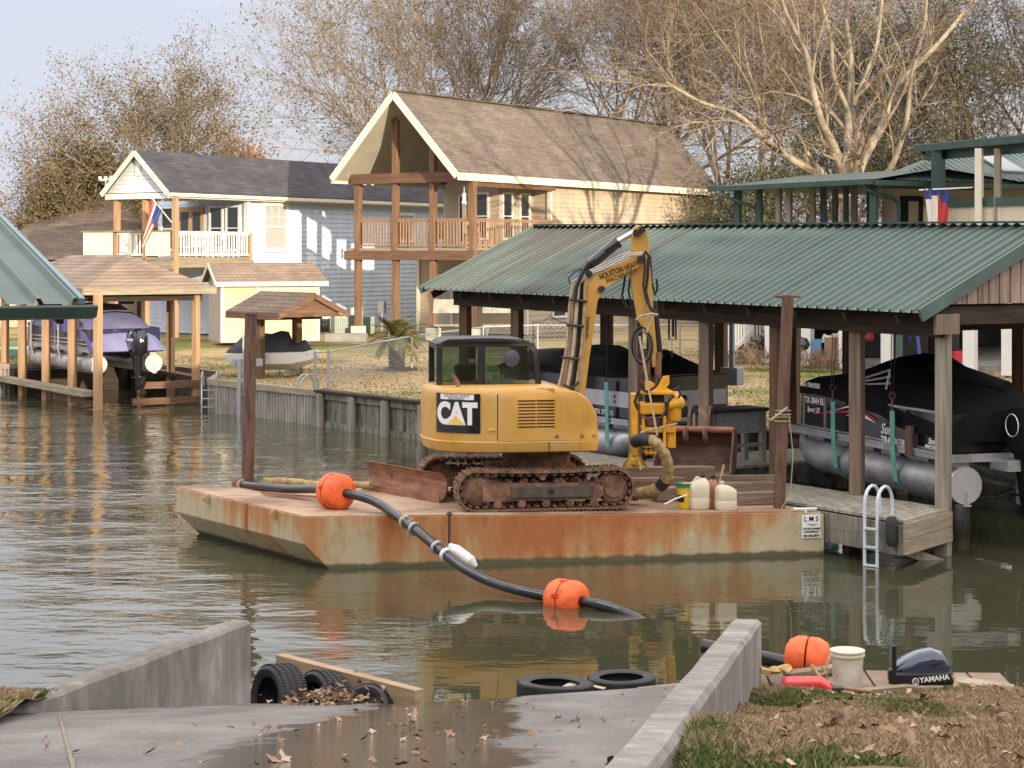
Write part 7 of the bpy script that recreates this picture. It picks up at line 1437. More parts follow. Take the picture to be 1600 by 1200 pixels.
def grow(p, d, L, r, lev, P, rg, lines, tips):
    n = P['seg'][lev]; pts = [p]; rs = [r]; dirs = []
    rend = r * P.get('taper', .5)
    for i in range(n):
        d = unit(d + rg.normal(size=3) * P['wob'] + np.array([0, 0, P['up'][lev]])); p = p + d * L / n; pts.append(p); rs.append(r + (rend - r) * (i + 1) / n); dirs.append(d)
    lines.append((np.array(pts), np.array(rs), 7 if r > .12 else (5 if r > .05 else 3)))
    if lev + 1 >= len(P['seg']): tips.append((pts[-1], dirs[-1])); tips.append((pts[len(pts) // 2], dirs[-1])); return
    nc = P['kids'][lev]
    for k in range(nc):
        f_ = P['from'][lev] + (1 - P['from'][lev]) * (k + rg.random() * .8) / nc if k < nc - 1 else 1.0; f_ = min(f_, 1.0); x = f_ * n; i = min(int(x), n - 1); q = pts[i] + (pts[i + 1] - pts[i]) * (x - i)
        ang = rg.uniform(*P['ang'][lev]) * (.5 if k == nc - 1 else 1); dd = side_dir(dirs[i], ang, rg); dd = unit(dd * np.array([1, 1, P.get('flat', 1)]))
        grow(q, dd, L * rg.uniform(*P['len'][lev]), max((r + (rend - r) * f_) * rg.uniform(.5, .72), P['rmin']), lev + 1, P, rg, lines, tips)
def leaves(tips, n, spread, size, rg, lo=0.0):
    T = np.array([t[0] for t in tips]); T = T[rg.random(len(T)) >= lo]; T = np.repeat(T, n, axis=0); c = T + rg.normal(size=T.shape) * spread; k = len(c)
    u = rg.normal(size=(k, 3)); u /= np.linalg.norm(u, axis=1, keepdims=True); v = np.cross(u, rg.normal(size=(k, 3))); v /= np.linalg.norm(v, axis=1, keepdims=True) + 1e-9
    s = size * rg.uniform(.6, 1.3, size=(k, 1)); V = np.stack([c - u * s, c - v * s * .55, c + u * s, c + v * s * .55], axis=1).reshape(-1, 3); return V, np.arange(k * 4).reshape(-1, 4)
BARE = dict(seg=[5, 6, 5, 4, 4, 3], kids=[5, 6, 6, 5, 5], ang=[(.35, .8), (.4, .9), (.4, 1.0), (.4, 1.0), (.3, .9)], len=[(.65, .85), (.55, .8), (.5, .75), (.45, .7), (.4, .65)], up=[.05, .07, .05, .04, .03, .02], wob=.13, rmin=.011)
BARE['from'] = [.55, .25, .2, .2, .2]
def tree(name, label, x, y, z0, L, r, P, seed, twig, bark, leaf=None, nleaf=0, lsp=.3, lsz=.12, llo=0.0, lines0=None, group='trees behind the houses', drop=0.0):
    rg = np.random.default_rng(seed); lines, tips = [], []
    if lines0 is None: grow(np.array([x, y, z0 - .3]), unit(np.array([rg.normal() * .04, rg.normal() * .04, 1])), L, r, 0, P, rg, lines, tips); big = [l for l in lines if l[1][0] > r * .33]
    else:
        big = []
        for pts, r0, r1 in lines0:
            pts = [np.array(p) for p in smoothp([Vector(p) for p in pts], 3)]; n = len(pts); big.append((np.array(pts), np.linspace(r0 * .85, r1 * .85, n), 8))
            P2 = P; k0 = int(n * .30)
            for i in range(k0, n, 2):
                for _ in range(1 if i < n - 2 else 3):
                    d = unit(pts[min(i + 1, n - 1)] - pts[i - 1]); dd = side_dir(d, rg.uniform(.35, 1.0), rg); rr = r0 + (r1 - r0) * i / n
                    grow(pts[i], dd, rg.uniform(1.6, 3.2), max(rr * .42, .03), 3, P, rg, lines, tips)
        big2 = [l for l in lines if l[1][0] > .09]; big += big2
    bigids = set(id(l) for l in big); small = [l for l in lines if id(l) not in bigids]
    root = thing(name, label, 'tree', (x, y, z0), 0, group)
    V, Fq = polytubes(big); mesh_np('trunk', V, Fq, bark, parent=root, smooth=True)
    V, Fq = polytubes(small); idx = np.zeros(len(Fq)); mats = [twig]
    if nleaf:
        LV, LF = leaves(tips, nleaf, lsp, lsz, rg, llo); Fq = np.concatenate([Fq, LF + len(V)]); V = np.concatenate([V, LV]); idx = np.concatenate([idx, np.ones(len(LF))]); mats = [twig, leaf]
    mesh_np('crown', V, Fq, mats, idx, parent=root); return root
# the broad half-bare tree over the blue house
LT = dict(seg=[5, 6, 5, 4, 4, 3], kids=[10, 7, 6, 5, 4], ang=[(.7, 1.45), (.4, .9), (.4, 1.0), (.4, 1.0), (.4, 1.0)], len=[(.62, .88), (.50, .7), (.5, .7), (.45, .7), (.45, .65)], up=[.05, .03, .03, .03, .0, .0], wob=.14, rmin=.012); LT['from'] = [.22, .25, .2, .2, .2]
tree('broad_tree', 'broad half bare tree with olive brown leaves rising behind the blue house', U(272, 0, 95).x, 95, 1.3, 6.6, .36, LT, 5, m_twig, m_bark, m_leafbrown, 5, .26, .062, .15)
tree('reddish_tree', 'low rust-leaved tree peeping over the charcoal ridge of the blue house', U(385, 0, 99).x, 99, 1.3, 3.9, .16, LT, 9, m_twig, m_bark, m_leafrust, 4, .25, .09, .0)
tree('dense_tree', 'low dark olive tree left of the blue house, over the brown hip roof', U(110, 0, 93).x, 94, 1.3, 4.0, .2, LT, 19, m_barkdark, m_bark, m_leafbrown, 6, .26, .10, .0)
# bare trees over the tan house and the right half
for x, D, L, sd, lab, lf in ((596, 135, 6.5, 31, 'thin bare grey tree in the gap between the blue and the tan house', 0), (705, 106, 10.5, 32, 'bare brown tree over the front gable of the tan house', 1), (845, 102, 11, 33, 'bare brown tree over the middle of the tan house roof', 0), (985, 108, 11.5, 34, 'bare tree over the right half of the tan house roof', 1),
    (760, 112, 12, 37, 'tall bare tree far behind the ridge of the tan house', 1), (915, 118, 12.5, 38, 'tallest far bare tree behind the middle of the tan roof ridge', 0), (720, 118, 11.5, 39, 'bare tree rising just behind the peak of the tan house gable', 0), (1420, 104, 11.5, 40, 'bare tree far behind the sycamore on its right', 0),
    (1105, 98, 11, 35, 'bare tree just right of the tan house roof end', 0), (1215, 92, 10.5, 36, 'bare tree left of the big pale-limbed sycamore', 0)):
    tree('bare_tree', lab, U(x, 0, D).x, D, 1.3, L, .26, BARE, sd, m_twig, m_bark, m_leafbrown, 1 if lf else 0, .25, .09, .5)
OAK = dict(seg=[5, 6, 5, 4, 4, 3], kids=[6, 6, 6, 5, 4], ang=[(.4, 1.0), (.4, .9), (.4, 1.0), (.4, 1.0), (.4, 1.0)], len=[(.6, .85), (.5, .7), (.5, .7), (.45, .7), (.45, .65)], up=[.05, .03, .03, .03, .0, .0], wob=.16, rmin=.012); OAK['from'] = [.4, .25, .2, .2, .2]
tree('dark_oak', 'dark limbed oak with green leaves above the upper green porch roof', U(1520, 0, 84).x, 84, 1.3, 8.6, .32, OAK, 41, m_barkdark, m_barkdark, m_leafgreen, 2, .28, .09, .5)
tree('dark_oak', 'dark leafy oak behind the big sycamore and the green porch roof', U(1270, 0, 88).x, 90, 1.3, 7.2, .28, OAK, 42, m_barkdark, m_barkdark, m_leafgreen, 2, .28, .085, .55)
tree('dark_oak', 'leafy oak cut by the right edge of the picture', U(1625, 0, 92).x, 92, 1.3, 9.2, .3, OAK, 43, m_barkdark, m_barkdark, m_leafbrown, 2, .28, .09, .5)
tree('dark_oak', 'small dark leafy tree seen low between the tan house and the green porch', U(1160, 0, 84).x, 84, 1.3, 4.0, .14, OAK, 44, m_barkdark, m_barkdark, m_leafgreen, 2, .28, .08, .5)
TD = 66.0
def TU(pts): return [tuple(U(x, y, TD + dd)) for x, y, dd in pts]
limbs = [(TU([(1326, 540, 0), (1326, 440, 0), (1324, 345, 0), (1324, 290, 0)]), .42, .34),
 (TU([(1318, 300, 0), (1285, 276, -.4), (1240, 252, -1), (1195, 218, -2), (1150, 178, -3), (1095, 160, -3.6), (1040, 128, -4)]), .20, .05),
 (TU([(1320, 296, 0), (1308, 240, -.5), (1284, 190, -1), (1268, 130, -1), (1258, 80, -1.5), (1228, 20, -2), (1205, -60, -2)]), .20, .06),
 (TU([(1325, 296, 0), (1325, 230, .5), (1328, 160, 1), (1330, 90, 1), (1322, 20, 1), (1330, -70, 1.5)]), .24, .07),
 (TU([(1330, 296, 0), (1356, 235, .8), (1380, 195, 1.4), (1395, 140, 2), (1440, 95, 2.5), (1490, 40, 3), (1540, -30, 3)]), .22, .06),
 (TU([(1334, 300, 0), (1380, 276, -1), (1402, 240, -1.6), (1418, 180, -2), (1424, 120, -2), (1444, 40, -2.4), (1450, -50, -3)]), .14, .05),
 (TU([(1326, 175, .9), (1302, 118, .4), (1298, 60, 0), (1280, -10, 0)]), .13, .05), (TU([(1332, 165, 1), (1352, 120, 1.6), (1372, 60, 2), (1380, -30, 2)]), .12, .05)]
tree('sycamore', 'big bare sycamore with pale mottled limbs behind the green roofed house', U(1326, 0, TD).x, TD, 1.3, 0, 0, BARE, 51, m_twig, mat('sycamore_bark', (.17, .145, .11), .85, 0, .2, 2.2, .4, 10, (1, 1, .6), (.37, .305, .22), .03, .38, .62), lines0=limbs)
# the evergreens behind the camera that shade the near bank, the barge and the boathouse
def shade_tree(x, y, H, rad, seed, label):
    rg = np.random.default_rng(seed); root = thing('evergreen_tree', label, 'tree', (x, y, 1.5), 0, 'evergreens behind the ramp')
    q = MB(); q.tube([(x, y, -1), (x + .2, y, H * .5), (x, y, H * .9)], [.35, .25, .08], 8); q.build('trunk', m_barkdark, root)
    k = int(130 * rad * rad); th = rg.uniform(0, 2 * np.pi, k); rr = rad * np.sqrt(rg.random(k)); zz = rg.uniform(0, 1, k); c = np.stack([x + rr * np.cos(th), y + rr * np.sin(th), 1.2 + zz * (H - 1.2 - 1.6 * (rr / rad) ** 2)], axis=1)
    u = rg.normal(size=(k, 3)); u /= np.linalg.norm(u, axis=1, keepdims=True); v = np.cross(u, rg.normal(size=(k, 3))); v /= np.linalg.norm(v, axis=1, keepdims=True); s = .42
    mesh_np('crown', np.stack([c - u * s, c - v * s, c + u * s, c + v * s], axis=1).reshape(-1, 3), np.arange(k * 4).reshape(-1, 4), m_leafgreen, parent=root)
for i, (x, H, rad) in enumerate(((4, 14, 4), (10, 14.6, 4), (16, 14.2, 4), (22, 15.0, 4), (28, 14.2, 4), (34, 14.6, 4), (40.5, 14.5, 4), (48, 21, 5), (56, 22, 5), (64, 23, 5.5), (72, 23, 5.5))):
    shade_tree(x, -14 + 1.5 * (i % 3), H, rad, 70 + i, 'dense evergreen tree behind the viewer, number %s from the ramp' % ('one two three four five six seven eight nine ten eleven'.split()[i]) if False else ['dense evergreen nearest behind the ramp', 'dense evergreen second behind the ramp', 'dense evergreen third behind the ramp', 'dense evergreen fourth behind the ramp', 'dense evergreen fifth behind the ramp', 'dense evergreen sixth behind the ramp', 'dense evergreen seventh behind the ramp', 'tall evergreen first of the tall ones far right behind the ramp', 'tall evergreen second of the tall ones far right behind the ramp', 'tallest evergreen but one far right behind the ramp', 'tallest evergreen farthest right behind the ramp'][i])

# ================================================================ YARD THINGS
pm = thing('sago_palm', 'sago palm with arching fronds on the lawn behind the chain-link fence', 'palm', U(620, 577, 55.6)); pc = U(620, 577, 55.6); q = MB(); q.tube([pc, pc + Vector((0, 0, .35)), pc + Vector((0, 0, .7)), pc + Vector((0, 0, .92))], [.17, .21, .20, .12], 12)
for k in range(90):
    a = k * 2.4; z = .02 + .9 * k / 90; e = Vector((math.cos(a), math.sin(a), 0)); b_ = pc + e * .17 + Vector((0, 0, z)); q.beam(b_, b_ + e * .09 + Vector((0, 0, .05)), .07, .04)
q.build('trunk', mat('palm_trunk', (.08, .055, .04), .9, 0, .4, 9), pm)
fv = []; rg = np.random.default_rng(3); tp_ = pc + Vector((0, 0, .93))
for k in range(46):
    a = k * 2.399; el = rg.uniform(.05, 1.25) if k < 38 else rg.uniform(-.3, .1); L_ = rg.uniform(.85, 1.12); e = Vector((math.cos(a), math.sin(a), 0)); p = tp_; d = e * math.cos(el) + Vector((0, 0, math.sin(el))); prev = p; sd_ = Vector((-e.y, e.x, 0))
    for i in range(14):
        nx = prev + d * L_ / 14; d = (d + Vector((0, 0, -.085))).normalized(); ll = .19 * math.sin((i + 1.5) / 16 * PI) + .03
        for s_ in (-1, 1): tip_ = nx + sd_ * s_ * ll + d * ll * .5 + Vector((0, 0, .03)); fv += [prev, nx, tip_, prev.lerp(tip_, .5)]
        prev = nx
mesh_np('fronds', np.array([tuple(v) for v in fv]), np.arange(len(fv)).reshape(-1, 4), m_frond, parent=pm)
q = MB(); q.torus(pc + Vector((.1, 0, .0)), (0, 0, 1), .5, [(.04, 0), (0, .05), (-.04, 0)], 26); tag(q.build('planting_ring', m_black), 'dark edging ring around the foot of the sago palm', 'edging')
# chain-link fence
cf = thing('chain_link_fence', 'silver chain-link fence crossing the lawn behind the seawall and the palm', 'fence', U(513, 600, 49.6)); FPx = [(492, 604, 49.9, 551), (513, 603, 49.6, 550), (643, 577, 55.4, 525), (755, 560, 60, 511), (840, 558, 60.5, 508), (990, 560, 60.5, 508), (1062, 560, 60.5, 508), (1200, 561, 60.5, 509)]
tp2 = []; bt2 = []
for i, (x, y, D, yt) in enumerate(FPx):
    b_ = U(x, y, D); t_ = U(x, yt, D); bt2.append(b_); tp2.append(t_)
    q = MB(); q.tube([b_ - Vector((0, 0, .2)), t_ + Vector((0, 0, .04 if i != 1 else .08))], .038 if i < 2 else .03, 8); q.build('fence_post', m_galv, cf)
q = MB(); q.tube(tp2, .022, 6); q.build('top_rail', m_galv, cf)
wl_ = []
for i in range(1, len(tp2) - 1):
    a_, b_, c_, d_ = [np.array(v) for v in (bt2[i], bt2[i + 1], tp2[i], tp2[i + 1])]; L_ = np.linalg.norm(b_ - a_); n_ = int(L_ / .14)
    for k in range(-7, n_):
        for s_ in (0, 1):
            u0, u1 = k / n_, (k + 8) / n_; v0, v1 = (0., 1.) if s_ == 0 else (1., 0.)
            def cl(u, v, uo, vo):
                if u < 0: v = v + (0 - u) / (uo - u) * (vo - v); u = 0
                if u > 1: v = v + (1 - u) / (uo - u) * (vo - v); u = 1
                return u, v
            (x0, y0), (x1, y1) = cl(u0, v0, u1, v1), cl(u1, v1, u0, v0); P0 = (a_ + (b_ - a_) * x0) * (1 - y0) + (c_ + (d_ - c_) * x0) * y0; P1 = (a_ + (b_ - a_) * x1) * (1 - y1) + (c_ + (d_ - c_) * x1) * y1
            wl_.append((np.array([P0, P1]), np.array([.0045, .0045]), 3))
V, Fq = polytubes(wl_); mesh_np('wire_mesh', V, Fq, m_galv, parent=cf)
def boxthing(name, label, cat, x, y, D, w_, d_, h_, m_, ang=0.0, bev=.02, extra=None, group=None):
    p = U(x, y, D); F_ = Fr(p, ang); q = MB(); q.box(F_, -w_ / 2, w_ / 2, 0, d_, -.03, h_)
    if extra: extra(q, F_)
    return tag(q.build(name, m_, bevel=bev), label, cat, group)
m_ac = mat('ac_green', (.20, .24, .21), .5, .2, .1, 5); 
def acx(q, F_):
    for k in range(9): q.box(F_, -.42 + k * .09, -.40 + k * .09, -.015, 0, .06, .62)
boxthing('air_conditioner', 'grey green air conditioner cabinet against the blue house wall', 'air conditioner', 541, 521, 74.5, .95, .8, .72, m_ac, .3, .02, acx); boxthing('air_conditioner', 'second air conditioner cabinet half behind the tan house corner post', 'air conditioner', 570, 521, 75.5, .8, .8, .68, m_ac, .3, .02, acx)
boxthing('concrete_pad', 'low concrete block pad in front of the air conditioners', 'pad', 540, 533, 70.0, 1.6, .6, .28, m_concrete, 0)
q = MB(); p = U(508, 524, 71.5)
for s_ in (-.28, .28): q.tube([p + Vector((s_, 0, 0)), p + Vector((s_ * .8, .2, .95))], .02, 5)
q.tube([p + Vector((-.2, .2, .9)), p + Vector((.2, .2, .9))], .02, 5); q.lathe(p + Vector((0, .1, .38)), [(.30, -.16), (.30, -.14), (.14, -.14), (.14, .14), (.30, .14), (.30, .16)], axis=(1, 0, 0), n=16); q.torus(p + Vector((0, .1, .38)), (1, 0, 0), .2, [(.06, -.12), (.06, .12), (-.04, .12), (-.04, -.12)], 18); tag(q.build('hose_reel', m_black), 'black garden hose reel cart between the shed and the air conditioners', 'hose reel')
q = MB(); p = U(597, 480, 78.0); q.box(Fr(p, HA), -.2, .2, -.06, .06, -.25, .25); q.beam(p + Vector((0, 0, -1)), p + Vector((0, 0, -.2)), .06, .06); tag(q.build('electric_meter', m_galv), 'grey electric meter box on the blue house wall between the tan house posts', 'meter')
# ground-floor garden furniture behind the fence
for x, D, lab in ((705, 66, 'wooden barbecue bench table under the tan house near the palm'), (782, 66, 'wooden garden table under the tan house left of the iron bench')):
    p = U(x, 545, D); p.z = 1.3; F_ = Fr(p, .2); tt = thing('garden_table', lab, 'table', p, .2); q = MB(); q.box(F_, -.65, .65, -.3, .3, .68, .74); q.build('table_top', m_postgrey, tt)
    for a in (-.5, .5): q = MB(); q.beam(F_.p(a, -.25, 0), F_.p(a, .25, .68), .08, .04); q.beam(F_.p(a, .25, 0), F_.p(a, -.25, .68), .08, .04); q.build('leg', m_postgrey, tt)
    q = MB(); q.prism([F_.p(-.7, -.25, 1.15), F_.p(.7, -.25, 1.15), F_.p(.55, .1, 1.62), F_.p(-.6, .1, 1.62)], Vector((0, .04, .01))); q.build('tilted_panel', m_deckgrey, tt)
ib = thing('iron_bench', 'scrolled black iron bench against the tan house wall behind the fence', 'bench', U(860, 545, 64)); IB = Fr(Vector((U(862, 0, 63).x, 63, 1.28)), .05); q = MB()
for s_ in (-.62, .62):
    q.tube(smoothp([IB.p(s_, -.25, 0), IB.p(s_, -.30, .25), IB.p(s_, -.22, .42)], 3), .02, 5); q.tube(smoothp([IB.p(s_, .3, 0), IB.p(s_, .2, .3), IB.p(s_, .22, .5), IB.p(s_, .32, .95)], 3), .02, 5); q.tube(smoothp([IB.p(s_, .2, .62), IB.p(s_, -.2, .66), IB.p(s_, -.3, .58), IB.p(s_, -.22, .42)], 3), .018, 5)
q.build('side_frame', m_beamdark, ib); q = MB()
for k in range(5): q.tube([IB.p(-.62, -.22 + .1 * k, .43), IB.p(.62, -.22 + .1 * k, .43)], .018, 5)
q.build('seat', m_beamdark, ib); q = MB(); q.tube(smoothp([IB.p(-.62, .32, .92), IB.p(-.3, .32, .95), IB.p(0, .32, 1.12), IB.p(.3, .32, .95), IB.p(.62, .32, .92)], 4), .018, 5); q.tube([IB.p(-.62, .26, .6), IB.p(.62, .26, .6)], .015, 5)
for k in range(6): q.torus(IB.p(-.5 + .2 * k, .30, .78), IB.b, .10, [(.012, 0), (0, .012), (-.012, 0)], 14)
q.build('backrest', m_beamdark, ib)
q = MB(); p = U(1050, 494, 33.5); q.lathe(p, [(.01, 0), (.09, .0), (.09, .02), (.01, .03)], n=12); q.tube([p, p + Vector((0, 0, .35))], .006, 4)
for k in range(5): e = Vector((math.cos(k * 1.26), math.sin(k * 1.26), 0)) * .07; q.tube([p + e - Vector((0, 0, .04)), p + e - Vector((0, 0, .42 - .05 * (k % 3)))], .016, 6)
q.tube([p, p - Vector((0, 0, .62))], .004, 4); q.box(Fr(p, 0), -.02, .02, -.004, .004, -.75, -.62); tag(q.build('wind_chime', m_black), 'black wind chime hanging under the eave of the green boathouse', 'wind chime')
# shrubs along the neighbour's stairs
def shrub(x, y, D, w_, h_, lab, sd, m_=m_twig, n=9):
    rg = np.random.default_rng(sd); p = np.array(U(x, y, D)); p[2] = 1.28; lines, tips = [], []; P = dict(seg=[3, 3, 3], kids=[5, 5], ang=[(.3, .9), (.3, 1.0)], len=[(.5, .8), (.4, .7)], up=[.05, 0, 0], wob=.2, rmin=.006); P['from'] = [.15, .15]
    for k in range(24): grow(p + np.array([rg.uniform(-w_ / 2, w_ / 2), rg.uniform(-.3, .3), 0]), unit(np.array([rg.normal() * .5, rg.normal() * .5, 1])), h_ * rg.uniform(.22, .42), .012, 0, P, rg, lines, tips)
    V, Fq = polytubes(lines); idx = np.zeros(len(Fq)); LV, LF = leaves(tips, 1, .04, .025, rg, .6); Fq = np.concatenate([Fq, LF + len(V)]); V = np.concatenate([V, LV]); idx = np.concatenate([idx, np.ones(len(LF))])
    tag(mesh_np('shrub', V, Fq, [m_, m_leafrust], idx, org=tuple(p)), lab, 'shrub', 'bare shrubs by the neighbour stairs')
shrub(1160, 568, 54.5, 1.6, .9, 'bare reddish shrub at the foot of the white stair railing', 81); shrub(1195, 570, 54, 1.3, .8, 'bare shrub in the middle of the bed by the white stairs', 82); shrub(1245, 572, 53, 1.2, 1.0, 'bare shrub just right of the crossbar pile below the kettle grill', 83); shrub(1285, 572, 52.5, 1.3, 1.05, 'bare twiggy shrub in front of the folding table under the raised house', 84)
q = MB(); p = U(1252, 538, 53.6); q.lathe(p, [(.02, -.22), (.19, -.14), (.26, 0), (.25, .03), (.16, .18), (.02, .22)], n=20)
for k in range(3): e = Vector((math.cos(k * 2.1), math.sin(k * 2.1), 0)); q.tube([p + e * .12 - Vector((0, 0, .15)), p + e * .28 - Vector((0, 0, .72))], .015, 6)
tag(q.build('kettle_grill', mat('grill_enamel', (.03, .035, .05), .25, 0, .1, 4), smooth=True), 'dark kettle grill beside the white post under the raised house', 'grill')
ft = thing('folding_table', 'white folding table with laundry on it under the raised house', 'table', U(1295, 533, 54.5)); T_ = Fr(U(1294, 532, 54.8), .1); q = MB(); q.box(T_, -.85, .6, -.4, .4, -.04, 0); q.build('table_top', m_white, ft)
for a in (-.7, .5): q = MB(); q.beam(T_.p(a, -.3, -.9), T_.p(a, -.3, -.04), .04, .04); q.build('leg', m_galv, ft)
m_cl = mat('blue_cloth', (.15, .35, .6), .9, 0, .2, 5); q = MB(); q.box(T_, -.62, -.30, -.42, -.1, .0, .05); q.box(T_, -.60, -.32, -.43, -.41, -.35, .03); q.box(T_, -.5, -.4, -.435, -.42, -.5, -.3); tag(q.build('towel', m_cl, bevel=.02), 'blue towel hanging over the edge of the white folding table', 'towel')
q = MB()
for k in range(9): c_ = T_.p(-.1 + .55 * RNG.random(), -.25 + .3 * RNG.random(), .05 + .08 * RNG.random()); q.lathe(c_, [(.01, -.05), (.12, -.02), (.1, .05), (.01, .08)], axis=(RNG.normal() * .4, RNG.normal() * .4, 1), n=7)
tag(q.build('laundry_pile', mat('pale_cloth', (.6, .6, .6), .9, 0, .2, 6)), 'pile of white laundry on the folding table', 'laundry')
boxthing('cardboard_box', 'tall brown cardboard box standing beside the white folding table', 'box', 1310, 570, 53.6, .40, .5, .78, mat('cardboard', (.28, .17, .09), .85, 0, .15, 4), .3, .01)
q = MB(); p = U(1355, 560, 55.5); F_ = Fr(p, 0)
q.loft([[F_.p(a, b, z) for a, z in ((-.75, .0), (.75, .0), (.8, .5), (.55, .95), (-.1, 1.05), (-.7, .6))] for b in (0, .7)]); tag(q.build('covered_lump', mat('dark_tarp', (.03, .034, .042), .7, 0, .3, 3, .5, 5), bevel=.08), 'dark tarp covered lump between the white posts under the raised house', 'tarp')
q = MB(); p = U(1356, 533, 55.0); q.lathe(p, [(.02, -.02), (.14, .05), (.12, .2), (.05, .28)], axis=(.4, 0, 1), n=9); tag(q.build('red_jacket', mat('red_cloth', (.45, .05, .05), .9, 0, .2, 6)), 'red jacket lying on the dark tarp under the raised house', 'jacket')
la = thing('step_ladder', 'blue step ladder under the raised house', 'ladder', U(1430, 558, 54)); q = MB()
for s_ in (-1, 1): q.beam(U(1437 + s_ * 1, 557, 54), U(1430, 490, 54.2), .07, .04); q.beam(U(1421 + s_, 534, 54.8), U(1428, 490, 54.2), .06, .04)
q.build('rail', mat('ladder_blue', (.05, .10, .40), .5, 0, .1, 4), la)
q = MB(); p = U(1478, 566, 52.5); F_ = Fr(Vector((p.x, 55, 1.4)), 0); q.loft([[F_.p(a, b, z) for a, z in ((-1.0, .0), (1.0, .0), (1.0, 1.0), (.7, 1.65), (-.7, 1.65), (-1.0, 1.0))] for b in (0, 1.6)]); 
tag(q.build('dark_utility_vehicle', m_black, bevel=.08), 'dark utility cart parked behind the white posts under the raised house', 'cart')
q = MB(); p = U(1497, 555, 53.5); q.lathe(p, [(.16, -.2), (.18, .08), (.1, .12)], n=14); tag(q.build('red_gas_can', m_red), 'small red can on the slab under the raised house', 'can')

# ================================================================ GRASS, LEAVES
rg = np.random.default_rng(99)
def blades(n, xs, zs, h0, h1, name, mat_, wd=.006):
    x, y = xs; k = len(x); z = zs; h = rg.uniform(h0, h1, k); a = rg.uniform(0, 2 * np.pi, k); lx = rg.normal(size=k) * .5 * h; ly = rg.normal(size=k) * .5 * h; w_ = wd * rg.uniform(.6, 1.4, k)
    dx, dy = np.cos(a) * w_, np.sin(a) * w_; V = np.stack([np.stack([x - dx, y - dy, z], 1), np.stack([x + dx, y + dy, z], 1), np.stack([x + lx * .5 + dx * .6, y + ly * .5 + dy * .6, z + h * .7], 1), np.stack([x + lx, y + ly, z + h], 1)], axis=1).reshape(-1, 3)
    o = mesh_np(name, V, np.arange(k * 4).reshape(-1, 4), mat_); o['kind'] = 'stuff'; return o
dep = bpy.context.evaluated_depsgraph_get(); dep.update()
from mathutils.bvhtree import BVHTree
bank = [o for o in COL.objects if o.name.startswith('bank_ground')]
bv = [BVHTree.FromObject(o, dep) for o in bank]
def drop(b, x, y):
    h = b.ray_cast(Vector((x, y, 8)), Vector((0, 0, -1))); return h[0].z if h[0] is not None else None
def scatter(b, n, fx, fy):
    X, Y, Z = [], [], []
    while len(X) < n:
        y = fy(); x = fx(y); z = drop(b, x, y)
        if z is None: n -= 1; continue
        X.append(x); Y.append(y); Z.append(z)
    return np.array(X), np.array(Y), np.array(Z)
X, Y, Z = scatter(bv[0], 230000, lambda y: rg.uniform(curbx(y) + .01, .285 * y + .25), lambda: 6.0 + 9.8 * rg.random() ** .8)
blades(0, (X, Y), Z, .010, .042, 'grass', m_blade, .0022)
X, Y, Z = scatter(bv[1], 30000, lambda y: rg.uniform(-.285 * y - .1, lbx(min(y, 13.9)) - .02), lambda: rg.uniform(10.5, 14.3)); blades(0, (X, Y), Z, .02, .07, 'grass', m_blade, .0035)
def litter(pts, sz, name, label=None):
    V = []; Fq = []
    for (x, y, z) in pts:
        s = sz * rg.uniform(.5, 1.3); a = rg.uniform(0, 6.28); n5 = 9; tilt = rg.normal(size=2) * .45; c = len(V); V.append((x, y, z + .006 + .2 * s))
        for k in range(n5):
            t = a + k * 2 * np.pi / n5; r_ = s * (1.0 if k % 2 == 0 else .45) * rg.uniform(.7, 1.1); dx, dy = math.cos(t) * r_, math.sin(t) * r_; V.append((x + dx, y + dy, max(z + .004, z + .01 + .2 * s + dx * tilt[0] + dy * tilt[1] + rg.normal() * s * .12)))
        for k in range(n5): Fq.append((c, c + 1 + k, c + 1 + (k + 1) % n5, c))
    me = bpy.data.meshes.new(name); me.from_pydata(V, [], [f[:3] for f in Fq]); me.materials.append(m_litter); o = bpy.data.objects.new(name, me); COL.objects.link(o); o['kind'] = 'stuff'; return o
X, Y, Z = scatter(bv[0], 420, lambda y: rg.uniform(curbx(y) + .3, .285 * y + .2), lambda: 6.0 + 9.6 * rg.random()); litter(zip(X, Y, Z + .02), .035, 'fallen_leaves')
pts = [];
for k in range(90): y = 6.4 + 10.2 * rg.random() ** 1.2; x = -.55 + rg.normal() * .55; pts.append((x, y, rampz(x, y)))
for k in range(40): y = rg.uniform(6.5, 16); x = rg.uniform(-.9, curbx(y) - .1); pts.append((x, y, rampz(x, y)))
for k in range(8): y = rg.uniform(7, 14); x = rg.uniform(-2, -.9); pts.append((x, y, rampz(x, y)))
litter(pts, .026, 'fallen_leaves')
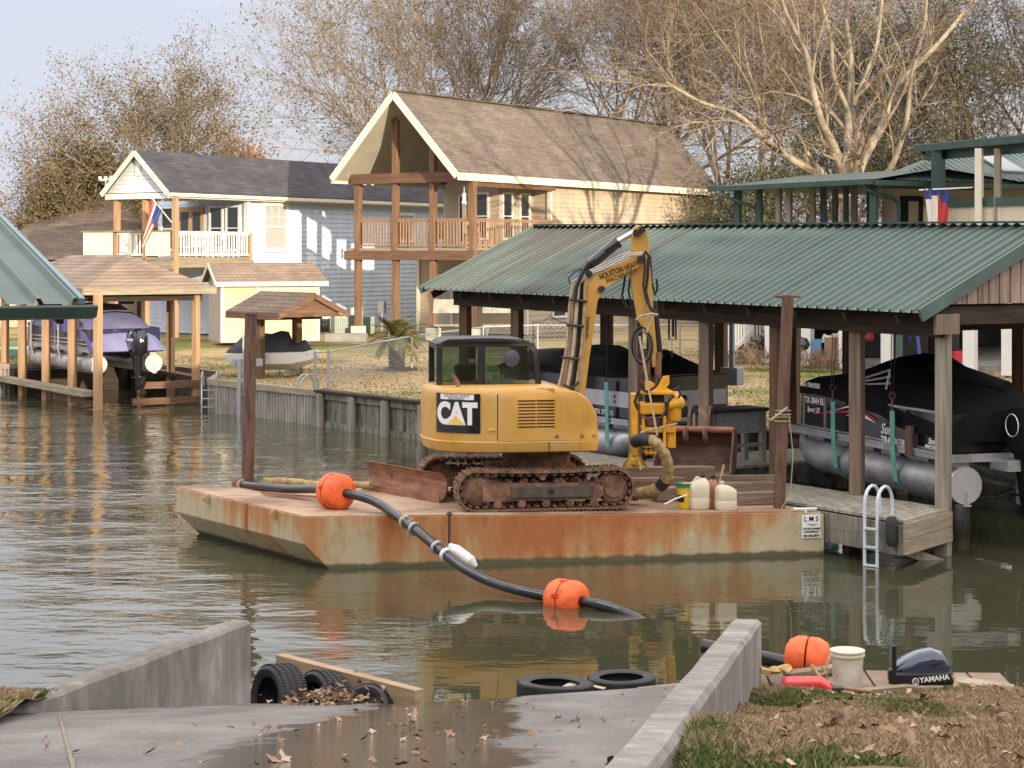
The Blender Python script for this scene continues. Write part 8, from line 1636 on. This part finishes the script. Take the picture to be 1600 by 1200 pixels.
pts = [(U(512, 0, 16.5).x + rg.normal() * .17, 16.5 + rg.normal() * .22, rampz(-1.6, 16.5) + abs(rg.normal()) * .05) for k in range(230)]; litter(pts, .04, 'leaf_pile')
# tufts on the far lawn, denser near the seawall, so the turf does not read as a flat sheet
lawn = [o for o in COL.objects if o.name.startswith('lawn_ground')][0]; lb2 = BVHTree.FromObject(lawn, dep)
X, Y, Z = scatter(lb2, 40000, lambda y: rg.uniform(-.29 * y, .29 * y), lambda: 33 + 32 * rg.random())
def tuft_mat():
    m, n, l, b = new_mat('lawn_tufts'); t = n.new('ShaderNodeTexCoord'); mp = n.new('ShaderNodeMapping'); l.new(t.outputs['Object'], mp.inputs[0]); a = noise(n, l, mp, .28, 4, .55); r = ramp(n, l, a.outputs['Fac'], [(.47, 0.0), (.62, 1.0)]); g = n.new('ShaderNodeNewGeometry')
    s = ramp(n, l, g.outputs['Random Per Island'], [(0, (.22, .16, .08)), (.5, (.38, .29, .16)), (1, (.50, .40, .24))]); gr = ramp(n, l, g.outputs['Random Per Island'], [(0, (.06, .10, .02)), (1, (.17, .20, .06))])
    mx = n.new('ShaderNodeMix'); mx.data_type = 'RGBA'; l.new(r.outputs['Color'], mx.inputs['Factor']); l.new(s.outputs['Color'], mx.inputs['A']); l.new(gr.outputs['Color'], mx.inputs['B']); l.new(mx.outputs['Result'], b.inputs['Base Color']); b.inputs['Roughness'].default_value = .9; return m
blades(0, (X, Y), Z, .015, .05, 'lawn_grass', tuft_mat(), .03)

jr = []
for k in range(30):
    t = k / 29; x0, y0 = -3.28 + (1.91) * t, 13.4 - 7.6 * t; jr.append([(x0, y0, rampz(x0, y0) + .005), (x0 + .014 + .003 * math.sin(k * 2.3), y0 + .01, rampz(x0 + .014, y0) + .005)])
grid_mesh('ramp_joint', jr, mat('sandy_joint', (.16, .13, .09), .95, 0, .3, 20, 0, 0, (1, 1, 1), (.34, .28, .20)))
jr = [[(x, 13.0 + .05 * math.sin(x * 3), rampz(x, 13.0) + .006), (x, 13.015 + .05 * math.sin(x * 3), rampz(x, 13.015) + .006)] for x in np.linspace(-2.2, 1.55, 30)]
grid_mesh('ramp_joint', jr, m_decal_k)
